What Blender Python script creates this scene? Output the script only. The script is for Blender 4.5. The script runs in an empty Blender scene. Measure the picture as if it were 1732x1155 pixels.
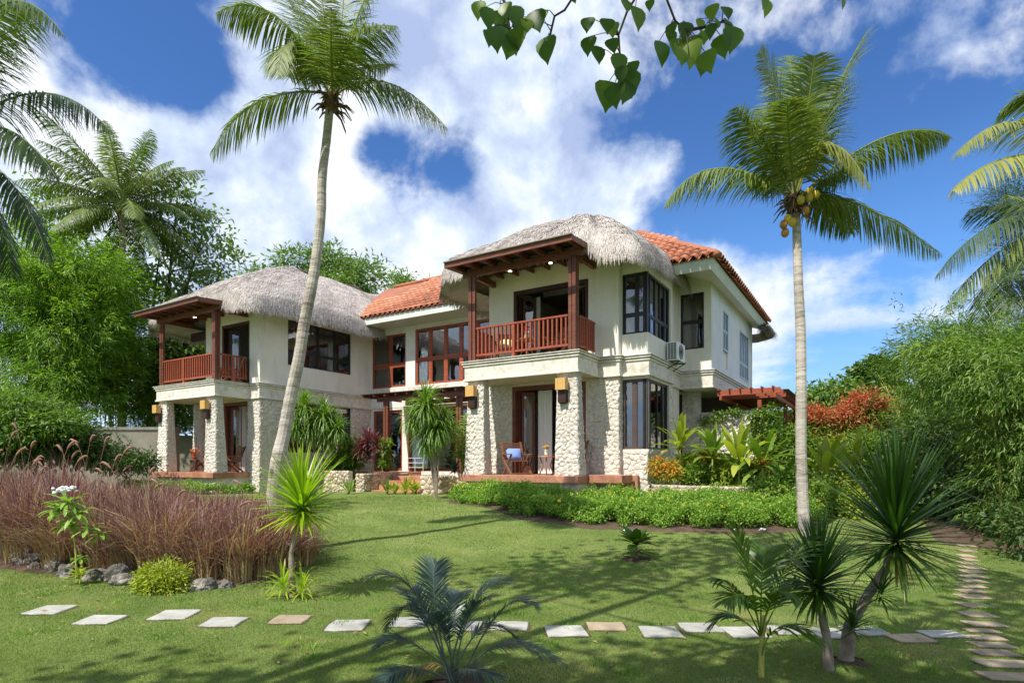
import bpy, math, random
import numpy as np
from mathutils import Vector, Matrix
random.seed(7)
RNG = np.random.default_rng(11)
S = bpy.context.scene
COL = S.collection
R = math.radians

# ------------------------------------------------------------------ camera
EYE = 1.6
FPX, CX, HY = 995.0, 866.0, 783.0          # focal length, centre and horizon in photo pixels
cam_d = bpy.data.cameras.new('camera')
cam = bpy.data.objects.new('camera', cam_d)
COL.objects.link(cam)
cam.location = (0, 0, EYE)
cam.rotation_euler = (R(90), 0, 0)
cam_d.sensor_width = 36.0
cam_d.lens = 36.0 * FPX / 1732.0
cam_d.shift_y = (HY - 577.5) / 1732.0
cam_d.clip_start = 0.05
cam_d.clip_end = 2000
S.camera = cam

# ------------------------------------------------------------------ light
SUN_TO = Vector((-0.66, -0.75, 0)).normalized()
SUN_EL = R(54)
sun_vec = Vector((SUN_TO.x * math.cos(SUN_EL), SUN_TO.y * math.cos(SUN_EL), math.sin(SUN_EL)))
sd = bpy.data.lights.new('sun', 'SUN')
sd.energy = 3.6
sd.angle = R(0.53)
sd.color = (1.0, 0.95, 0.86)
so = bpy.data.objects.new('sun', sd)
COL.objects.link(so)
so.location = (-20, -8, 40)
so.rotation_euler = sun_vec.to_track_quat('Z', 'Y').to_euler()

S.view_settings.view_transform = 'Standard'
S.view_settings.look = 'None'
S.view_settings.gamma = 1.0
S.view_settings.use_curve_mapping = False
S.view_settings.exposure = 0.88
S.render.film_transparent = False
S.cycles.max_bounces = 8
S.cycles.diffuse_bounces = 3
S.cycles.transparent_max_bounces = 16
S.cycles.sample_clamp_indirect = 6


class NT:
    """small helper round a node tree"""
    def __init__(self, tree):
        self.t = tree
        self.n = tree.nodes
        self.l = tree.links

    def add(self, typ, ins=None, **props):
        nd = self.n.new(typ)
        for k, v in props.items():
            setattr(nd, k, v)
        if ins:
            for k, v in ins.items():
                sock = nd.inputs[k]
                if isinstance(v, bpy.types.NodeSocket):
                    self.l.new(v, sock)
                else:
                    sock.default_value = v
        return nd

    def math(self, op, a, b=0.0, c=None, clamp=False):
        nd = self.n.new('ShaderNodeMath')
        nd.operation = op
        nd.use_clamp = clamp
        for i, v in enumerate((a, b) if c is None else (a, b, c)):
            if isinstance(v, bpy.types.NodeSocket):
                self.l.new(v, nd.inputs[i])
            else:
                nd.inputs[i].default_value = v
        return nd.outputs[0]

    def mix(self, f, a, b, blend='MIX'):
        nd = self.n.new('ShaderNodeMix')
        nd.data_type = 'RGBA'
        nd.blend_type = blend
        for s, v in ((nd.inputs[0], f), (nd.inputs[6], a), (nd.inputs[7], b)):
            if isinstance(v, bpy.types.NodeSocket):
                self.l.new(v, s)
            elif isinstance(v, (tuple, list)):
                s.default_value = tuple(v) + (1,) if len(v) == 3 else v
            else:
                s.default_value = v
        return nd.outputs[2]

    def ramp(self, f, stops):
        nd = self.n.new('ShaderNodeValToRGB')
        self.l.new(f, nd.inputs[0])
        cr = nd.color_ramp
        while len(cr.elements) < len(stops):
            cr.elements.new(0.5)
        for e, (p, c) in zip(cr.elements, stops):
            e.position = p
            e.color = tuple(c) + (1,) if len(c) == 3 else c
        return nd.outputs[0]


def wdir(px, py):
    v = Vector(((px - CX) / FPX, 1.0, (HY - py) / FPX))
    return v.normalized()


def make_world():
    w = bpy.data.worlds.new('World')
    S.world = w
    w.use_nodes = True
    w.node_tree.nodes.clear()
    N = NT(w.node_tree)
    sky = N.add('ShaderNodeTexSky', sky_type='NISHITA', sun_disc=False)
    sky.sun_elevation = SUN_EL
    sky.sun_rotation = math.atan2(SUN_TO.x, SUN_TO.y)
    sky.altitude = 0
    sky.air_density = 1.0
    sky.dust_density = 0.3
    sky.ozone_density = 3.0
    tc = N.add('ShaderNodeTexCoord')
    d = tc.outputs['Generated']
    nrm = N.add('ShaderNodeVectorMath', {0: d}, operation='NORMALIZE').outputs[0]
    sep = N.add('ShaderNodeSeparateXYZ', {0: nrm})
    z = sep.outputs[2]
    den = N.math('MAXIMUM', N.math('ADD', z, 0.16), 0.05)
    px = N.math('DIVIDE', sep.outputs[0], den)
    py = N.math('DIVIDE', sep.outputs[1], den)
    p = N.add('ShaderNodeCombineXYZ', {0: px, 1: py, 2: 0.0}).outputs[0]
    # cloud cover: layered noise on the cloud plane
    n1 = N.add('ShaderNodeTexNoise', {'Vector': nrm, 'Scale': 2.4, 'Detail': 3.0, 'Roughness': 0.5, 'Distortion': 0.0})
    n2 = N.add('ShaderNodeTexNoise', {'Vector': nrm, 'Scale': 6.5, 'Detail': 11.0, 'Roughness': 0.58, 'Distortion': 0.12})
    mp = N.add('ShaderNodeMapping', {'Vector': nrm, 'Scale': (1.3, 1.3, 6.5), 'Rotation': (0.0, R(12), 0.0)})
    n3 = N.add('ShaderNodeTexNoise', {'Vector': mp.outputs[0], 'Scale': 3.2, 'Detail': 9.0, 'Roughness': 0.58, 'Distortion': 0.2})
    low = N.math('SUBTRACT', 1.0, N.math('MULTIPLY', z, 2.6), clamp=True)       # 1 towards the horizon
    fine = N.math('ADD', N.math('MULTIPLY', n2.outputs[0], N.math('SUBTRACT', 1.0, low)), N.math('MULTIPLY', n3.outputs[0], low))
    base = N.math('ADD', N.math('MULTIPLY', n1.outputs[0], 0.25), N.math('MULTIPLY', fine, 1.35))
    # large weather: where this sky is open and where it is closed
    spots = [(-.47, 275, 70, .13), (-.34, 340, 130, .05), (-.30, 215, 110, .06), (-.55, 690, 262, .085), (-.34, 765, 300, .065), (-.30, 620, 245, .055),
             (-.40, 1220, 220, .17), (-.44, 1560, 270, .20), (-.18, 1060, 170, .10), (-.30, 1760, 240, .2), (-.34, 1400, 610, .13), (-.25, 1290, 330, .13),
             (.20, 130, 230, .20), (.20, 450, 350, .22), (.20, 900, 330, .13), (.22, 1090, 300, .08), (.14, 640, 420, .25),
             (.14, 950, 60, .25), (.22, 1480, 480, .16), (.22, 1230, 480, .13), (.10, 1340, 30, .12), (.12, 1320, 520, .12), (.20, 1500, 110, .14), (.16, 1680, 90, .12), (.13, 1350, 60, .1), (.16, 1620, 520, .14), (-.06, 1300, 600, .08), (.2, 620, 110, .15), (.12, 40, 30, .2)]
    acc = base
    for wgt, x, y, s in spots:
        c = wdir(x, y)
        dt = N.add('ShaderNodeVectorMath', {0: nrm, 1: (c.x, c.y, c.z)}, operation='DISTANCE').outputs[1]
        q = N.math('DIVIDE', dt, s)
        g = N.math('POWER', 2.718, N.math('MULTIPLY', N.math('MULTIPLY', q, q), -1.0))
        acc = N.math('ADD', acc, N.math('MULTIPLY', g, wgt * 0.85))
    mr = N.add('ShaderNodeMapRange', {'Value': acc, 'From Min': 0.57, 'From Max': 0.88, 'To Min': 0.0, 'To Max': 1.0}, interpolation_type='SMOOTHSTEP')
    cover = mr.outputs[0]
    # cloud body: lit tops and greyer, bluer bases
    off = N.add('ShaderNodeVectorMath', {0: nrm, 1: (3.1, 1.7, 0.4)}, operation='ADD').outputs[0]
    n4 = N.add('ShaderNodeTexNoise', {'Vector': off, 'Scale': 5.5, 'Detail': 9.0, 'Roughness': 0.56, 'Distortion': 0.1})
    body = N.ramp(n4.outputs[0], [(0.37, (2.2, 2.7, 4.0)), (0.48, (3.5, 4.05, 5.0)), (0.57, (5.1, 5.3, 5.6))])
    blue = N.add('ShaderNodeHueSaturation', {'Color': sky.outputs[0], 'Saturation': 1.12, 'Value': 1.0}).outputs[0]
    blue = N.mix(1.0, blue, (0.46, 0.59, 0.77), 'MULTIPLY')
    hz = N.math('SUBTRACT', 1.0, N.math('MULTIPLY', N.math('ABSOLUTE', z), 5.0), clamp=True)
    mid = N.math('SUBTRACT', 1.0, N.math('MULTIPLY', N.math('ABSOLUTE', z), 2.3), clamp=True)
    blue = N.mix(N.math('MULTIPLY', mid, 0.75), blue, (1.15, 2.9, 6.0))
    blue = N.mix(N.math('MULTIPLY', hz, 0.35), blue, (4.2, 5.0, 6.0))
    col = N.mix(N.math('MULTIPLY', cover, 0.97), blue, body)
    bg = N.add('ShaderNodeBackground', {'Color': col, 'Strength': 0.118})
    out = N.add('ShaderNodeOutputWorld', {'Surface': bg.outputs[0]})


make_world()

# ------------------------------------------------------------------ materials
MATS = {}


def new_mat(name):
    m = bpy.data.materials.new(name)
    m.use_nodes = True
    m.node_tree.nodes.clear()
    N = NT(m.node_tree)
    out = N.add('ShaderNodeOutputMaterial')
    MATS[name] = m
    return m, N, out


def solid(name, c1, c2=None, scale=6.0, rough=0.7, bump=0.0, bscale=40.0, detail=6.0, stretch=(1, 1, 1), coord='Object',
          c3=None, spec=0.4, metallic=0.0, rnd=0.0, bdist=0.02, stain=None):
    m, N, out = new_mat(name)
    tc = N.add('ShaderNodeTexCoord')
    mp = N.add('ShaderNodeMapping', {'Vector': tc.outputs[coord], 'Scale': stretch})
    v = mp.outputs[0]
    n = N.add('ShaderNodeTexNoise', {'Vector': v, 'Scale': scale, 'Detail': detail, 'Roughness': 0.6})
    stops = [(0.3, c1), (0.7, c2 or c1)]
    if c3:
        stops = [(0.28, c1), (0.5, c2), (0.72, c3)]
    c = N.ramp(n.outputs[0], stops)
    if stain:
        ns = N.add('ShaderNodeTexNoise', {'Vector': N.add('ShaderNodeMapping', {'Vector': tc.outputs[coord], 'Scale': (1, 1, 0.13)}).outputs[0],
                                          'Scale': 3.4, 'Detail': 7.0, 'Roughness': 0.65})
        f = N.add('ShaderNodeMapRange', {'Value': ns.outputs[0], 'From Min': 0.55, 'From Max': 0.8, 'To Min': 0.0, 'To Max': 0.62}).outputs[0]
        c = N.mix(f, c, stain)
    if rnd:
        oi = N.add('ShaderNodeObjectInfo')
        f = N.math('MULTIPLY_ADD', oi.outputs['Random'], 2 * rnd, 1 - rnd)
        c = N.add('ShaderNodeHueSaturation', {'Color': c, 'Value': f}).outputs[0]
    b = N.add('ShaderNodeBsdfPrincipled', {'Base Color': c, 'Roughness': rough, 'Metallic': metallic, 'Specular IOR Level': spec})
    if bump:
        nb = N.add('ShaderNodeTexNoise', {'Vector': v, 'Scale': bscale, 'Detail': 8.0, 'Roughness': 0.65})
        bp = N.add('ShaderNodeBump', {'Height': nb.outputs[0], 'Strength': bump, 'Distance': bdist})
        N.l.new(bp.outputs[0], b.inputs['Normal'])
    N.l.new(b.outputs[0], out.inputs[0])
    return m


def leaf(name, cdark, cmid, clight, trans=0.35, rough=0.42, noise=0.0, spec=0.4, tcol=None):
    """foliage: colour runs with a per-face attribute, some light passes through"""
    m, N, out = new_mat(name)
    at = N.add('ShaderNodeAttribute', attribute_name='tint')
    f = at.outputs['Fac']
    c = N.ramp(f, [(0.0, cdark), (0.5, cmid), (1.0, clight)])
    if noise:
        tc = N.add('ShaderNodeTexCoord')
        n = N.add('ShaderNodeTexNoise', {'Vector': tc.outputs['Object'], 'Scale': noise, 'Detail': 4.0})
        c = N.add('ShaderNodeHueSaturation', {'Color': c, 'Value': N.math('MULTIPLY_ADD', n.outputs[0], 0.9, 0.55)}).outputs[0]
    b = N.add('ShaderNodeBsdfPrincipled', {'Base Color': c, 'Roughness': rough, 'Specular IOR Level': spec})
    tcc = N.mix(1.0, c, tcol or (1.25, 1.45, 0.45), 'MULTIPLY')
    t = N.add('ShaderNodeBsdfTranslucent', {'Color': tcc})
    mx = N.add('ShaderNodeMixShader', {0: trans, 1: b.outputs[0], 2: t.outputs[0]})
    N.l.new(mx.outputs[0], out.inputs[0])
    return m


def wood(name, c1, c2, c3, scale=3.0, rough=0.5, axis=(1, 1, 14), rnd=0.12, spec=0.35):
    m, N, out = new_mat(name)
    tc = N.add('ShaderNodeTexCoord')
    mp = N.add('ShaderNodeMapping', {'Vector': tc.outputs['Object'], 'Scale': axis})
    n = N.add('ShaderNodeTexNoise', {'Vector': mp.outputs[0], 'Scale': scale, 'Detail': 8.0, 'Roughness': 0.65, 'Distortion': 0.4})
    c = N.ramp(n.outputs[0], [(0.25, c1), (0.5, c2), (0.75, c3)])
    oi = N.add('ShaderNodeObjectInfo')
    c = N.add('ShaderNodeHueSaturation', {'Color': c, 'Value': N.math('MULTIPLY_ADD', oi.outputs['Random'], 2 * rnd, 1 - rnd)}).outputs[0]
    bp = N.add('ShaderNodeBump', {'Height': n.outputs[0], 'Strength': 0.25, 'Distance': 0.01})
    b = N.add('ShaderNodeBsdfPrincipled', {'Base Color': c, 'Roughness': rough, 'Normal': bp.outputs[0], 'Specular IOR Level': spec})
    N.l.new(b.outputs[0], out.inputs[0])
    return m


def glass(name, tint=(0.75, 0.8, 0.8), refl=0.16):
    m, N, out = new_mat(name)
    fr = N.add('ShaderNodeFresnel', {'IOR': 1.5})
    f = N.math('ADD', fr.outputs[0], refl, clamp=True)
    t = N.add('ShaderNodeBsdfTransparent', {'Color': tint + (1,)})
    tc = N.add('ShaderNodeTexCoord')
    nn = N.add('ShaderNodeTexNoise', {'Vector': tc.outputs['Object'], 'Scale': 1.3, 'Detail': 2.0})
    bp = N.add('ShaderNodeBump', {'Height': nn.outputs[0], 'Strength': 0.12, 'Distance': 0.05})
    g = N.add('ShaderNodeBsdfGlossy', {'Color': (1, 1, 1, 1), 'Roughness': 0.02, 'Normal': bp.outputs[0]})
    mx = N.add('ShaderNodeMixShader', {0: f, 1: t.outputs[0], 2: g.outputs[0]})
    N.l.new(mx.outputs[0], out.inputs[0])
    return m


def emis(name, c, s):
    m, N, out = new_mat(name)
    e = N.add('ShaderNodeEmission', {'Color': tuple(c) + (1,), 'Strength': s})
    N.l.new(e.outputs[0], out.inputs[0])
    return m


solid('plaster', (0.70, 0.665, 0.58), (0.80, 0.77, 0.695), 1.4, 0.85, 0.12, 60, stain=(0.50, 0.45, 0.34))
solid('plaster_white', (0.62, 0.66, 0.70), (0.74, 0.77, 0.79), 1.4, 0.85, 0.12, 60, stain=(0.5, 0.53, 0.55))  # plaster with the bluish skylight of the shaded long wall put into its colour
solid('coral', (0.50, 0.45, 0.375), (0.63, 0.58, 0.51), 7.0, 0.95, 0.9, 20, rnd=0.12, c3=(0.72, 0.68, 0.60), bdist=0.02, spec=0.1)
solid('mortar', (0.58, 0.53, 0.46), (0.70, 0.65, 0.58), 9.0, 0.95, 0.6, 50)
solid('coral_smooth', (0.46, 0.41, 0.335), (0.66, 0.62, 0.54), 5.0, 0.85, 0.5, 22, c3=(0.74, 0.71, 0.63), bdist=0.015, stain=(0.42, 0.36, 0.27))
solid('fascia', (0.52, 0.56, 0.50), (0.66, 0.70, 0.64), 3.0, 0.7, 0.15, 30, stain=(0.75, 0.78, 0.76))
solid('soffit', (0.50, 0.50, 0.40), (0.60, 0.60, 0.50), 3.0, 0.8)
wood('wood', (0.065, 0.022, 0.013), (0.155, 0.052, 0.031), (0.26, 0.098, 0.058), 2.5, 0.45)
wood('wood_red', (0.17, 0.035, 0.018), (0.30, 0.072, 0.035), (0.40, 0.115, 0.06), 2.5, 0.42)
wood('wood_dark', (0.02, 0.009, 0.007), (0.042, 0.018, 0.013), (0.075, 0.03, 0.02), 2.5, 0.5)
wood('wood_chair', (0.10, 0.045, 0.025), (0.20, 0.085, 0.045), (0.30, 0.14, 0.08), 5, 0.5)
wood('wood_orange', (0.25, 0.09, 0.03), (0.40, 0.16, 0.06), (0.5, 0.22, 0.09), 5, 0.45)
wood('wood_grey', (0.10, 0.08, 0.065), (0.19, 0.16, 0.13), (0.30, 0.27, 0.23), 4, 0.8)
solid('metal_dark', (0.012, 0.014, 0.017), (0.02, 0.022, 0.026), 3.0, 0.4)
solid('metal_brown', (0.075, 0.05, 0.042), (0.10, 0.07, 0.058), 3.0, 0.4)
solid('metal_blue', (0.36, 0.45, 0.55), (0.45, 0.54, 0.62), 3.0, 0.45)
solid('steel', (0.55, 0.55, 0.53), (0.65, 0.65, 0.63), 4.0, 0.35, metallic=0.6)
glass('glass', (0.62, 0.66, 0.66), 0.10)
glass('glass_dark', (0.30, 0.33, 0.35), 0.16)
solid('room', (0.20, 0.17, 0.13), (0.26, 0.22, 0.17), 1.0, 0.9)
solid('curtain', (0.74, 0.76, 0.76), (0.84, 0.85, 0.84), 12.0, 0.9, stretch=(8, 8, 0.3))
solid('curtain_grey', (0.36, 0.36, 0.34), (0.52, 0.51, 0.48), 12.0, 0.9, stretch=(8, 8, 0.3))
solid('ac_white', (0.72, 0.73, 0.72), (0.80, 0.81, 0.80), 6.0, 0.45)
solid('ac_dark', (0.03, 0.03, 0.03), (0.06, 0.06, 0.06), 6.0, 0.5)
solid('amber', (0.50, 0.28, 0.08), (0.66, 0.42, 0.14), 14.0, 0.5, stretch=(6, 6, 1))
solid('cushion_blue', (0.20, 0.30, 0.66), (0.26, 0.37, 0.74), 20.0, 0.9)
solid('cushion_green', (0.42, 0.56, 0.32), (0.5, 0.64, 0.38), 20.0, 0.9)
solid('cushion_cream', (0.70, 0.64, 0.30), (0.78, 0.72, 0.4), 20.0, 0.9)
solid('flower_yellow', (0.82, 0.45, 0.02), (0.92, 0.66, 0.03), 20.0, 0.7)
solid('flower_orange', (0.80, 0.20, 0.03), (0.88, 0.34, 0.05), 20.0, 0.7)
solid('flower_pink', (0.75, 0.08, 0.22), (0.82, 0.14, 0.3), 20.0, 0.7)
solid('petal_white', (0.80, 0.82, 0.80), (0.88, 0.9, 0.88), 20.0, 0.7)
solid('vase_white', (0.72, 0.66, 0.56), (0.78, 0.72, 0.62), 10.0, 0.4)
solid('vase_red', (0.45, 0.08, 0.03), (0.55, 0.12, 0.05), 10.0, 0.35)
emis('lamp', (1.0, 0.78, 0.45), 9.0)
solid('concrete', (0.19, 0.17, 0.13), (0.30, 0.275, 0.22), 1.2, 0.95, 0.3, 25, stain=(0.10, 0.10, 0.06))
solid('tin_roof', (0.34, 0.48, 0.62), (0.50, 0.62, 0.74), 0.9, 0.5, stretch=(6, 1, 1))
solid('paver_white', (0.27, 0.265, 0.235), (0.43, 0.425, 0.39), 5.0, 0.9, 0.4, 40, rnd=0.14, coord='Object', stain=(0.34, 0.33, 0.24))
solid('paver_tan', (0.28, 0.215, 0.145), (0.42, 0.335, 0.24), 5.0, 0.9, 0.5, 30, rnd=0.18)
solid('rock', (0.055, 0.05, 0.043), (0.20, 0.185, 0.16), 6.0, 0.95, 1.0, 14, c3=(0.46, 0.43, 0.38), bdist=0.06)
solid('soil', (0.06, 0.038, 0.025), (0.14, 0.09, 0.06), 4.0, 1.0, 0.8, 30, bdist=0.04)
solid('rubble', (0.32, 0.24, 0.17), (0.50, 0.41, 0.31), 6.0, 0.95, 0.8, 30, rnd=0.26, c3=(0.64, 0.56, 0.45), spec=0.1)
solid('bark', (0.15, 0.115, 0.08), (0.30, 0.25, 0.19), 5.0, 0.95, 0.7, 30, stretch=(1, 1, 0.5))
solid('bark_dark', (0.03, 0.024, 0.018), (0.085, 0.065, 0.045), 6.0, 0.95, 0.8, 30)
solid('bark_grey', (0.15, 0.115, 0.08), (0.34, 0.28, 0.21), 8.0, 0.95, 0.6, 30)
solid('husk', (0.10, 0.06, 0.035), (0.24, 0.16, 0.09), 12.0, 0.95, 0.5, 30)
solid('coconut', (0.42, 0.27, 0.04), (0.55, 0.42, 0.06), 6.0, 0.6, c3=(0.34, 0.31, 0.06), spec=0.2)
solid('coconut_old', (0.30, 0.14, 0.03), (0.44, 0.24, 0.05), 6.0, 0.6)
solid('bamboo_culm', (0.30, 0.32, 0.06), (0.50, 0.46, 0.12), 6.0, 0.45)
solid('bamboo_fence', (0.28, 0.20, 0.10), (0.46, 0.35, 0.19), 6.0, 0.8, rnd=0.2)


def m_thatch():
    m, N, out = new_mat('thatch')
    at = N.add('ShaderNodeAttribute', attribute_name='tint')
    tc = N.add('ShaderNodeTexCoord')
    n = N.add('ShaderNodeTexNoise', {'Vector': tc.outputs['Object'], 'Scale': 3.2, 'Detail': 9.0, 'Roughness': 0.68})
    n2 = N.add('ShaderNodeTexNoise', {'Vector': tc.outputs['Object'], 'Scale': 0.8, 'Detail': 5.0, 'Roughness': 0.6})
    f = N.math('ADD', N.math('MULTIPLY', at.outputs['Fac'], 0.55), N.math('MULTIPLY', n.outputs[0], 0.45))
    c = N.ramp(f, [(0.18, (0.22, 0.19, 0.165)), (0.45, (0.45, 0.405, 0.37)), (0.8, (0.68, 0.625, 0.58))])
    c = N.mix(N.add('ShaderNodeMapRange', {'Value': n2.outputs[0], 'From Min': 0.5, 'From Max': 0.75, 'To Min': 0.0, 'To Max': 0.4}).outputs[0],
              c, (0.27, 0.255, 0.235))
    b = N.add('ShaderNodeBsdfPrincipled', {'Base Color': c, 'Roughness': 0.95, 'Specular IOR Level': 0.1})
    nb = N.add('ShaderNodeTexNoise', {'Vector': tc.outputs['Object'], 'Scale': 26.0, 'Detail': 6.0})
    bp = N.add('ShaderNodeBump', {'Height': nb.outputs[0], 'Strength': 0.7, 'Distance': 0.04})
    N.l.new(bp.outputs[0], b.inputs['Normal'])
    N.l.new(b.outputs[0], out.inputs[0])


def m_rooftile():
    m, N, out = new_mat('roof_tile')
    oi = N.add('ShaderNodeObjectInfo')
    at = N.add('ShaderNodeAttribute', attribute_name='tint')
    tc = N.add('ShaderNodeTexCoord')
    geo = N.add('ShaderNodeNewGeometry')
    n = N.add('ShaderNodeTexNoise', {'Vector': geo.outputs['Position'], 'Scale': 1.6, 'Detail': 8.0, 'Roughness': 0.65})
    f = N.math('ADD', N.math('MULTIPLY', N.math('ADD', oi.outputs['Random'], at.outputs['Fac']), 0.30), N.math('MULTIPLY', n.outputs[0], 0.5))
    c = N.ramp(f, [(0.15, (0.22, 0.085, 0.048)), (0.45, (0.40, 0.14, 0.072)), (0.8, (0.54, 0.24, 0.14))])
    n2 = N.add('ShaderNodeTexNoise', {'Vector': geo.outputs['Position'], 'Scale': 6.0, 'Detail': 8.0, 'Roughness': 0.7})
    k = N.add('ShaderNodeMapRange', {'Value': n2.outputs[0], 'From Min': 0.58, 'From Max': 0.72, 'To Min': 0.0, 'To Max': 0.65}).outputs[0]
    c = N.mix(k, c, (0.17, 0.10, 0.065))
    b = N.add('ShaderNodeBsdfPrincipled', {'Base Color': c, 'Roughness': 0.8})
    N.l.new(b.outputs[0], out.inputs[0])


def m_terra():
    m, N, out = new_mat('terracotta')
    tc = N.add('ShaderNodeTexCoord')
    n = N.add('ShaderNodeTexNoise', {'Vector': tc.outputs['Object'], 'Scale': 3.0, 'Detail': 8.0, 'Roughness': 0.6})
    c = N.ramp(n.outputs[0], [(0.3, (0.34, 0.13, 0.07)), (0.7, (0.52, 0.25, 0.15))])
    br = N.add('ShaderNodeTexBrick', {'Vector': tc.outputs['Object'], 'Color1': (1, 1, 1, 1), 'Color2': (0.8, 0.8, 0.8, 1), 'Mortar': (0.55, 0.5, 0.45, 1),
                                      'Scale': 1.0, 'Mortar Size': 0.006, 'Brick Width': 0.3, 'Row Height': 0.3})
    br.offset = 0.0
    c = N.mix(1.0, c, br.outputs[0], 'MULTIPLY')
    b = N.add('ShaderNodeBsdfPrincipled', {'Base Color': c, 'Roughness': 0.6})
    N.l.new(b.outputs[0], out.inputs[0])


def m_palmbark():
    m, N, out = new_mat('palm_bark')
    tc = N.add('ShaderNodeTexCoord')
    mp = N.add('ShaderNodeMapping', {'Vector': tc.outputs['Object'], 'Scale': (1.0, 1.0, 5.0)})
    n = N.add('ShaderNodeTexNoise', {'Vector': mp.outputs[0], 'Scale': 2.0, 'Detail': 8.0, 'Roughness': 0.65, 'Distortion': 1.6})
    n2 = N.add('ShaderNodeTexNoise', {'Vector': tc.outputs['Object'], 'Scale': 1.1, 'Detail': 6.0})
    f = N.math('ADD', N.math('MULTIPLY', n.outputs[0], 0.6), N.math('MULTIPLY', n2.outputs[0], 0.4))
    c = N.ramp(f, [(0.36, (0.17, 0.14, 0.105)), (0.48, (0.40, 0.355, 0.30)), (0.66, (0.60, 0.555, 0.49))])
    vo = N.add('ShaderNodeTexVoronoi', {'Vector': N.add('ShaderNodeMapping', {'Vector': tc.outputs['Object'], 'Scale': (3.0, 3.0, 1.7)}).outputs[0], 'Scale': 1.0})
    k = N.add('ShaderNodeMapRange', {'Value': vo.outputs['Distance'], 'From Min': 0.10, 'From Max': 0.19, 'To Min': 0.75, 'To Max': 0.0}).outputs[0]
    c = N.mix(k, c, (0.045, 0.035, 0.028))
    b = N.add('ShaderNodeBsdfPrincipled', {'Base Color': c, 'Roughness': 0.95, 'Specular IOR Level': 0.15})
    bp = N.add('ShaderNodeBump', {'Height': n.outputs[0], 'Strength': 0.6, 'Distance': 0.03})
    N.l.new(bp.outputs[0], b.inputs['Normal'])
    N.l.new(b.outputs[0], out.inputs[0])


def m_lawn():
    m, N, out = new_mat('lawn')
    tc = N.add('ShaderNodeTexCoord')
    g = tc.outputs['Object']
    n1 = N.add('ShaderNodeTexNoise', {'Vector': g, 'Scale': 0.9, 'Detail': 6.0, 'Roughness': 0.6})
    n2 = N.add('ShaderNodeTexNoise', {'Vector': g, 'Scale': 30.0, 'Detail': 8.0, 'Roughness': 0.7})
    c = N.ramp(n1.outputs[0], [(0.3, (0.115, 0.165, 0.042)), (0.6, (0.18, 0.235, 0.068)), (0.75, (0.27, 0.27, 0.11))])
    c = N.mix(0.85, c, N.ramp(n2.outputs[0], [(0.3, (0.45, 0.5, 0.4)), (0.7, (1.35, 1.3, 1.3))]), 'MULTIPLY')
    n3 = N.add('ShaderNodeTexNoise', {'Vector': g, 'Scale': 0.55, 'Detail': 9.0, 'Roughness': 0.7, 'Distortion': 0.6})
    k = N.add('ShaderNodeMapRange', {'Value': n3.outputs[0], 'From Min': 0.60, 'From Max': 0.74, 'To Min': 0.0, 'To Max': 0.7}).outputs[0]
    c = N.mix(k, c, (0.24, 0.17, 0.085))
    b = N.add('ShaderNodeBsdfPrincipled', {'Base Color': c, 'Roughness': 0.95, 'Specular IOR Level': 0.1})
    bp = N.add('ShaderNodeBump', {'Height': n2.outputs[0], 'Strength': 0.9, 'Distance': 0.03})
    N.l.new(bp.outputs[0], b.inputs['Normal'])
    N.l.new(b.outputs[0], out.inputs[0])


m_thatch(); m_rooftile(); m_terra(); m_palmbark(); m_lawn()
leaf('lf_palm', (0.060, 0.105, 0.022), (0.130, 0.19, 0.042), (0.28, 0.31, 0.09), 0.30, 0.48, spec=0.3)
leaf('lf_palm_y', (0.09, 0.13, 0.02), (0.17, 0.21, 0.04), (0.33, 0.33, 0.09), 0.36, 0.48, spec=0.3)
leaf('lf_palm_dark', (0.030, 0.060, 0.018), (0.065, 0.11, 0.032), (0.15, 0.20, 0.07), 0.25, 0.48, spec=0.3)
leaf('lf_tree', (0.045, 0.090, 0.020), (0.095, 0.165, 0.036), (0.18, 0.26, 0.065), 0.30, 0.45)
leaf('lf_tree_light', (0.080, 0.145, 0.034), (0.15, 0.245, 0.058), (0.27, 0.37, 0.10), 0.35, 0.5)
leaf('lf_bamboo', (0.055, 0.125, 0.010), (0.14, 0.27, 0.020), (0.30, 0.44, 0.045), 0.42, 0.5)
leaf('lf_bamboo_r', (0.055, 0.115, 0.020), (0.14, 0.235, 0.045), (0.27, 0.37, 0.09), 0.42, 0.5)
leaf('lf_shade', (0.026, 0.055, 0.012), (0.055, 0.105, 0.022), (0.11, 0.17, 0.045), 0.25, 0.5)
leaf('lf_hedge', (0.08, 0.17, 0.022), (0.18, 0.32, 0.04), (0.34, 0.48, 0.085), 0.35, 0.45)
leaf('lf_mid', (0.065, 0.13, 0.018), (0.155, 0.25, 0.036), (0.32, 0.40, 0.08), 0.38, 0.4)
leaf('lf_yellow', (0.13, 0.19, 0.02), (0.30, 0.36, 0.04), (0.52, 0.53, 0.09), 0.40, 0.45)
leaf('litter', (0.10, 0.055, 0.025), (0.26, 0.17, 0.07), (0.42, 0.34, 0.10), 0.15, 0.8)
leaf('lf_red', (0.26, 0.13, 0.04), (0.50, 0.155, 0.075), (0.62, 0.27, 0.14), 0.35, 0.45, tcol=(1.3, 0.7, 0.4))
leaf('lf_orange', (0.45, 0.15, 0.03), (0.62, 0.28, 0.04), (0.72, 0.46, 0.06), 0.35, 0.5, tcol=(1.2, 0.9, 0.4))
leaf('lf_cordyline', (0.07, 0.026, 0.032), (0.16, 0.065, 0.07), (0.34, 0.17, 0.16), 0.28, 0.35, tcol=(1.3, 0.5, 0.6))
leaf('lf_drac', (0.022, 0.060, 0.010), (0.050, 0.115, 0.016), (0.20, 0.25, 0.030), 0.30, 0.30, spec=0.6)
leaf('lf_lime', (0.10, 0.21, 0.014), (0.25, 0.39, 0.020), (0.50, 0.52, 0.06), 0.42, 0.33, spec=0.5)
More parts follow.
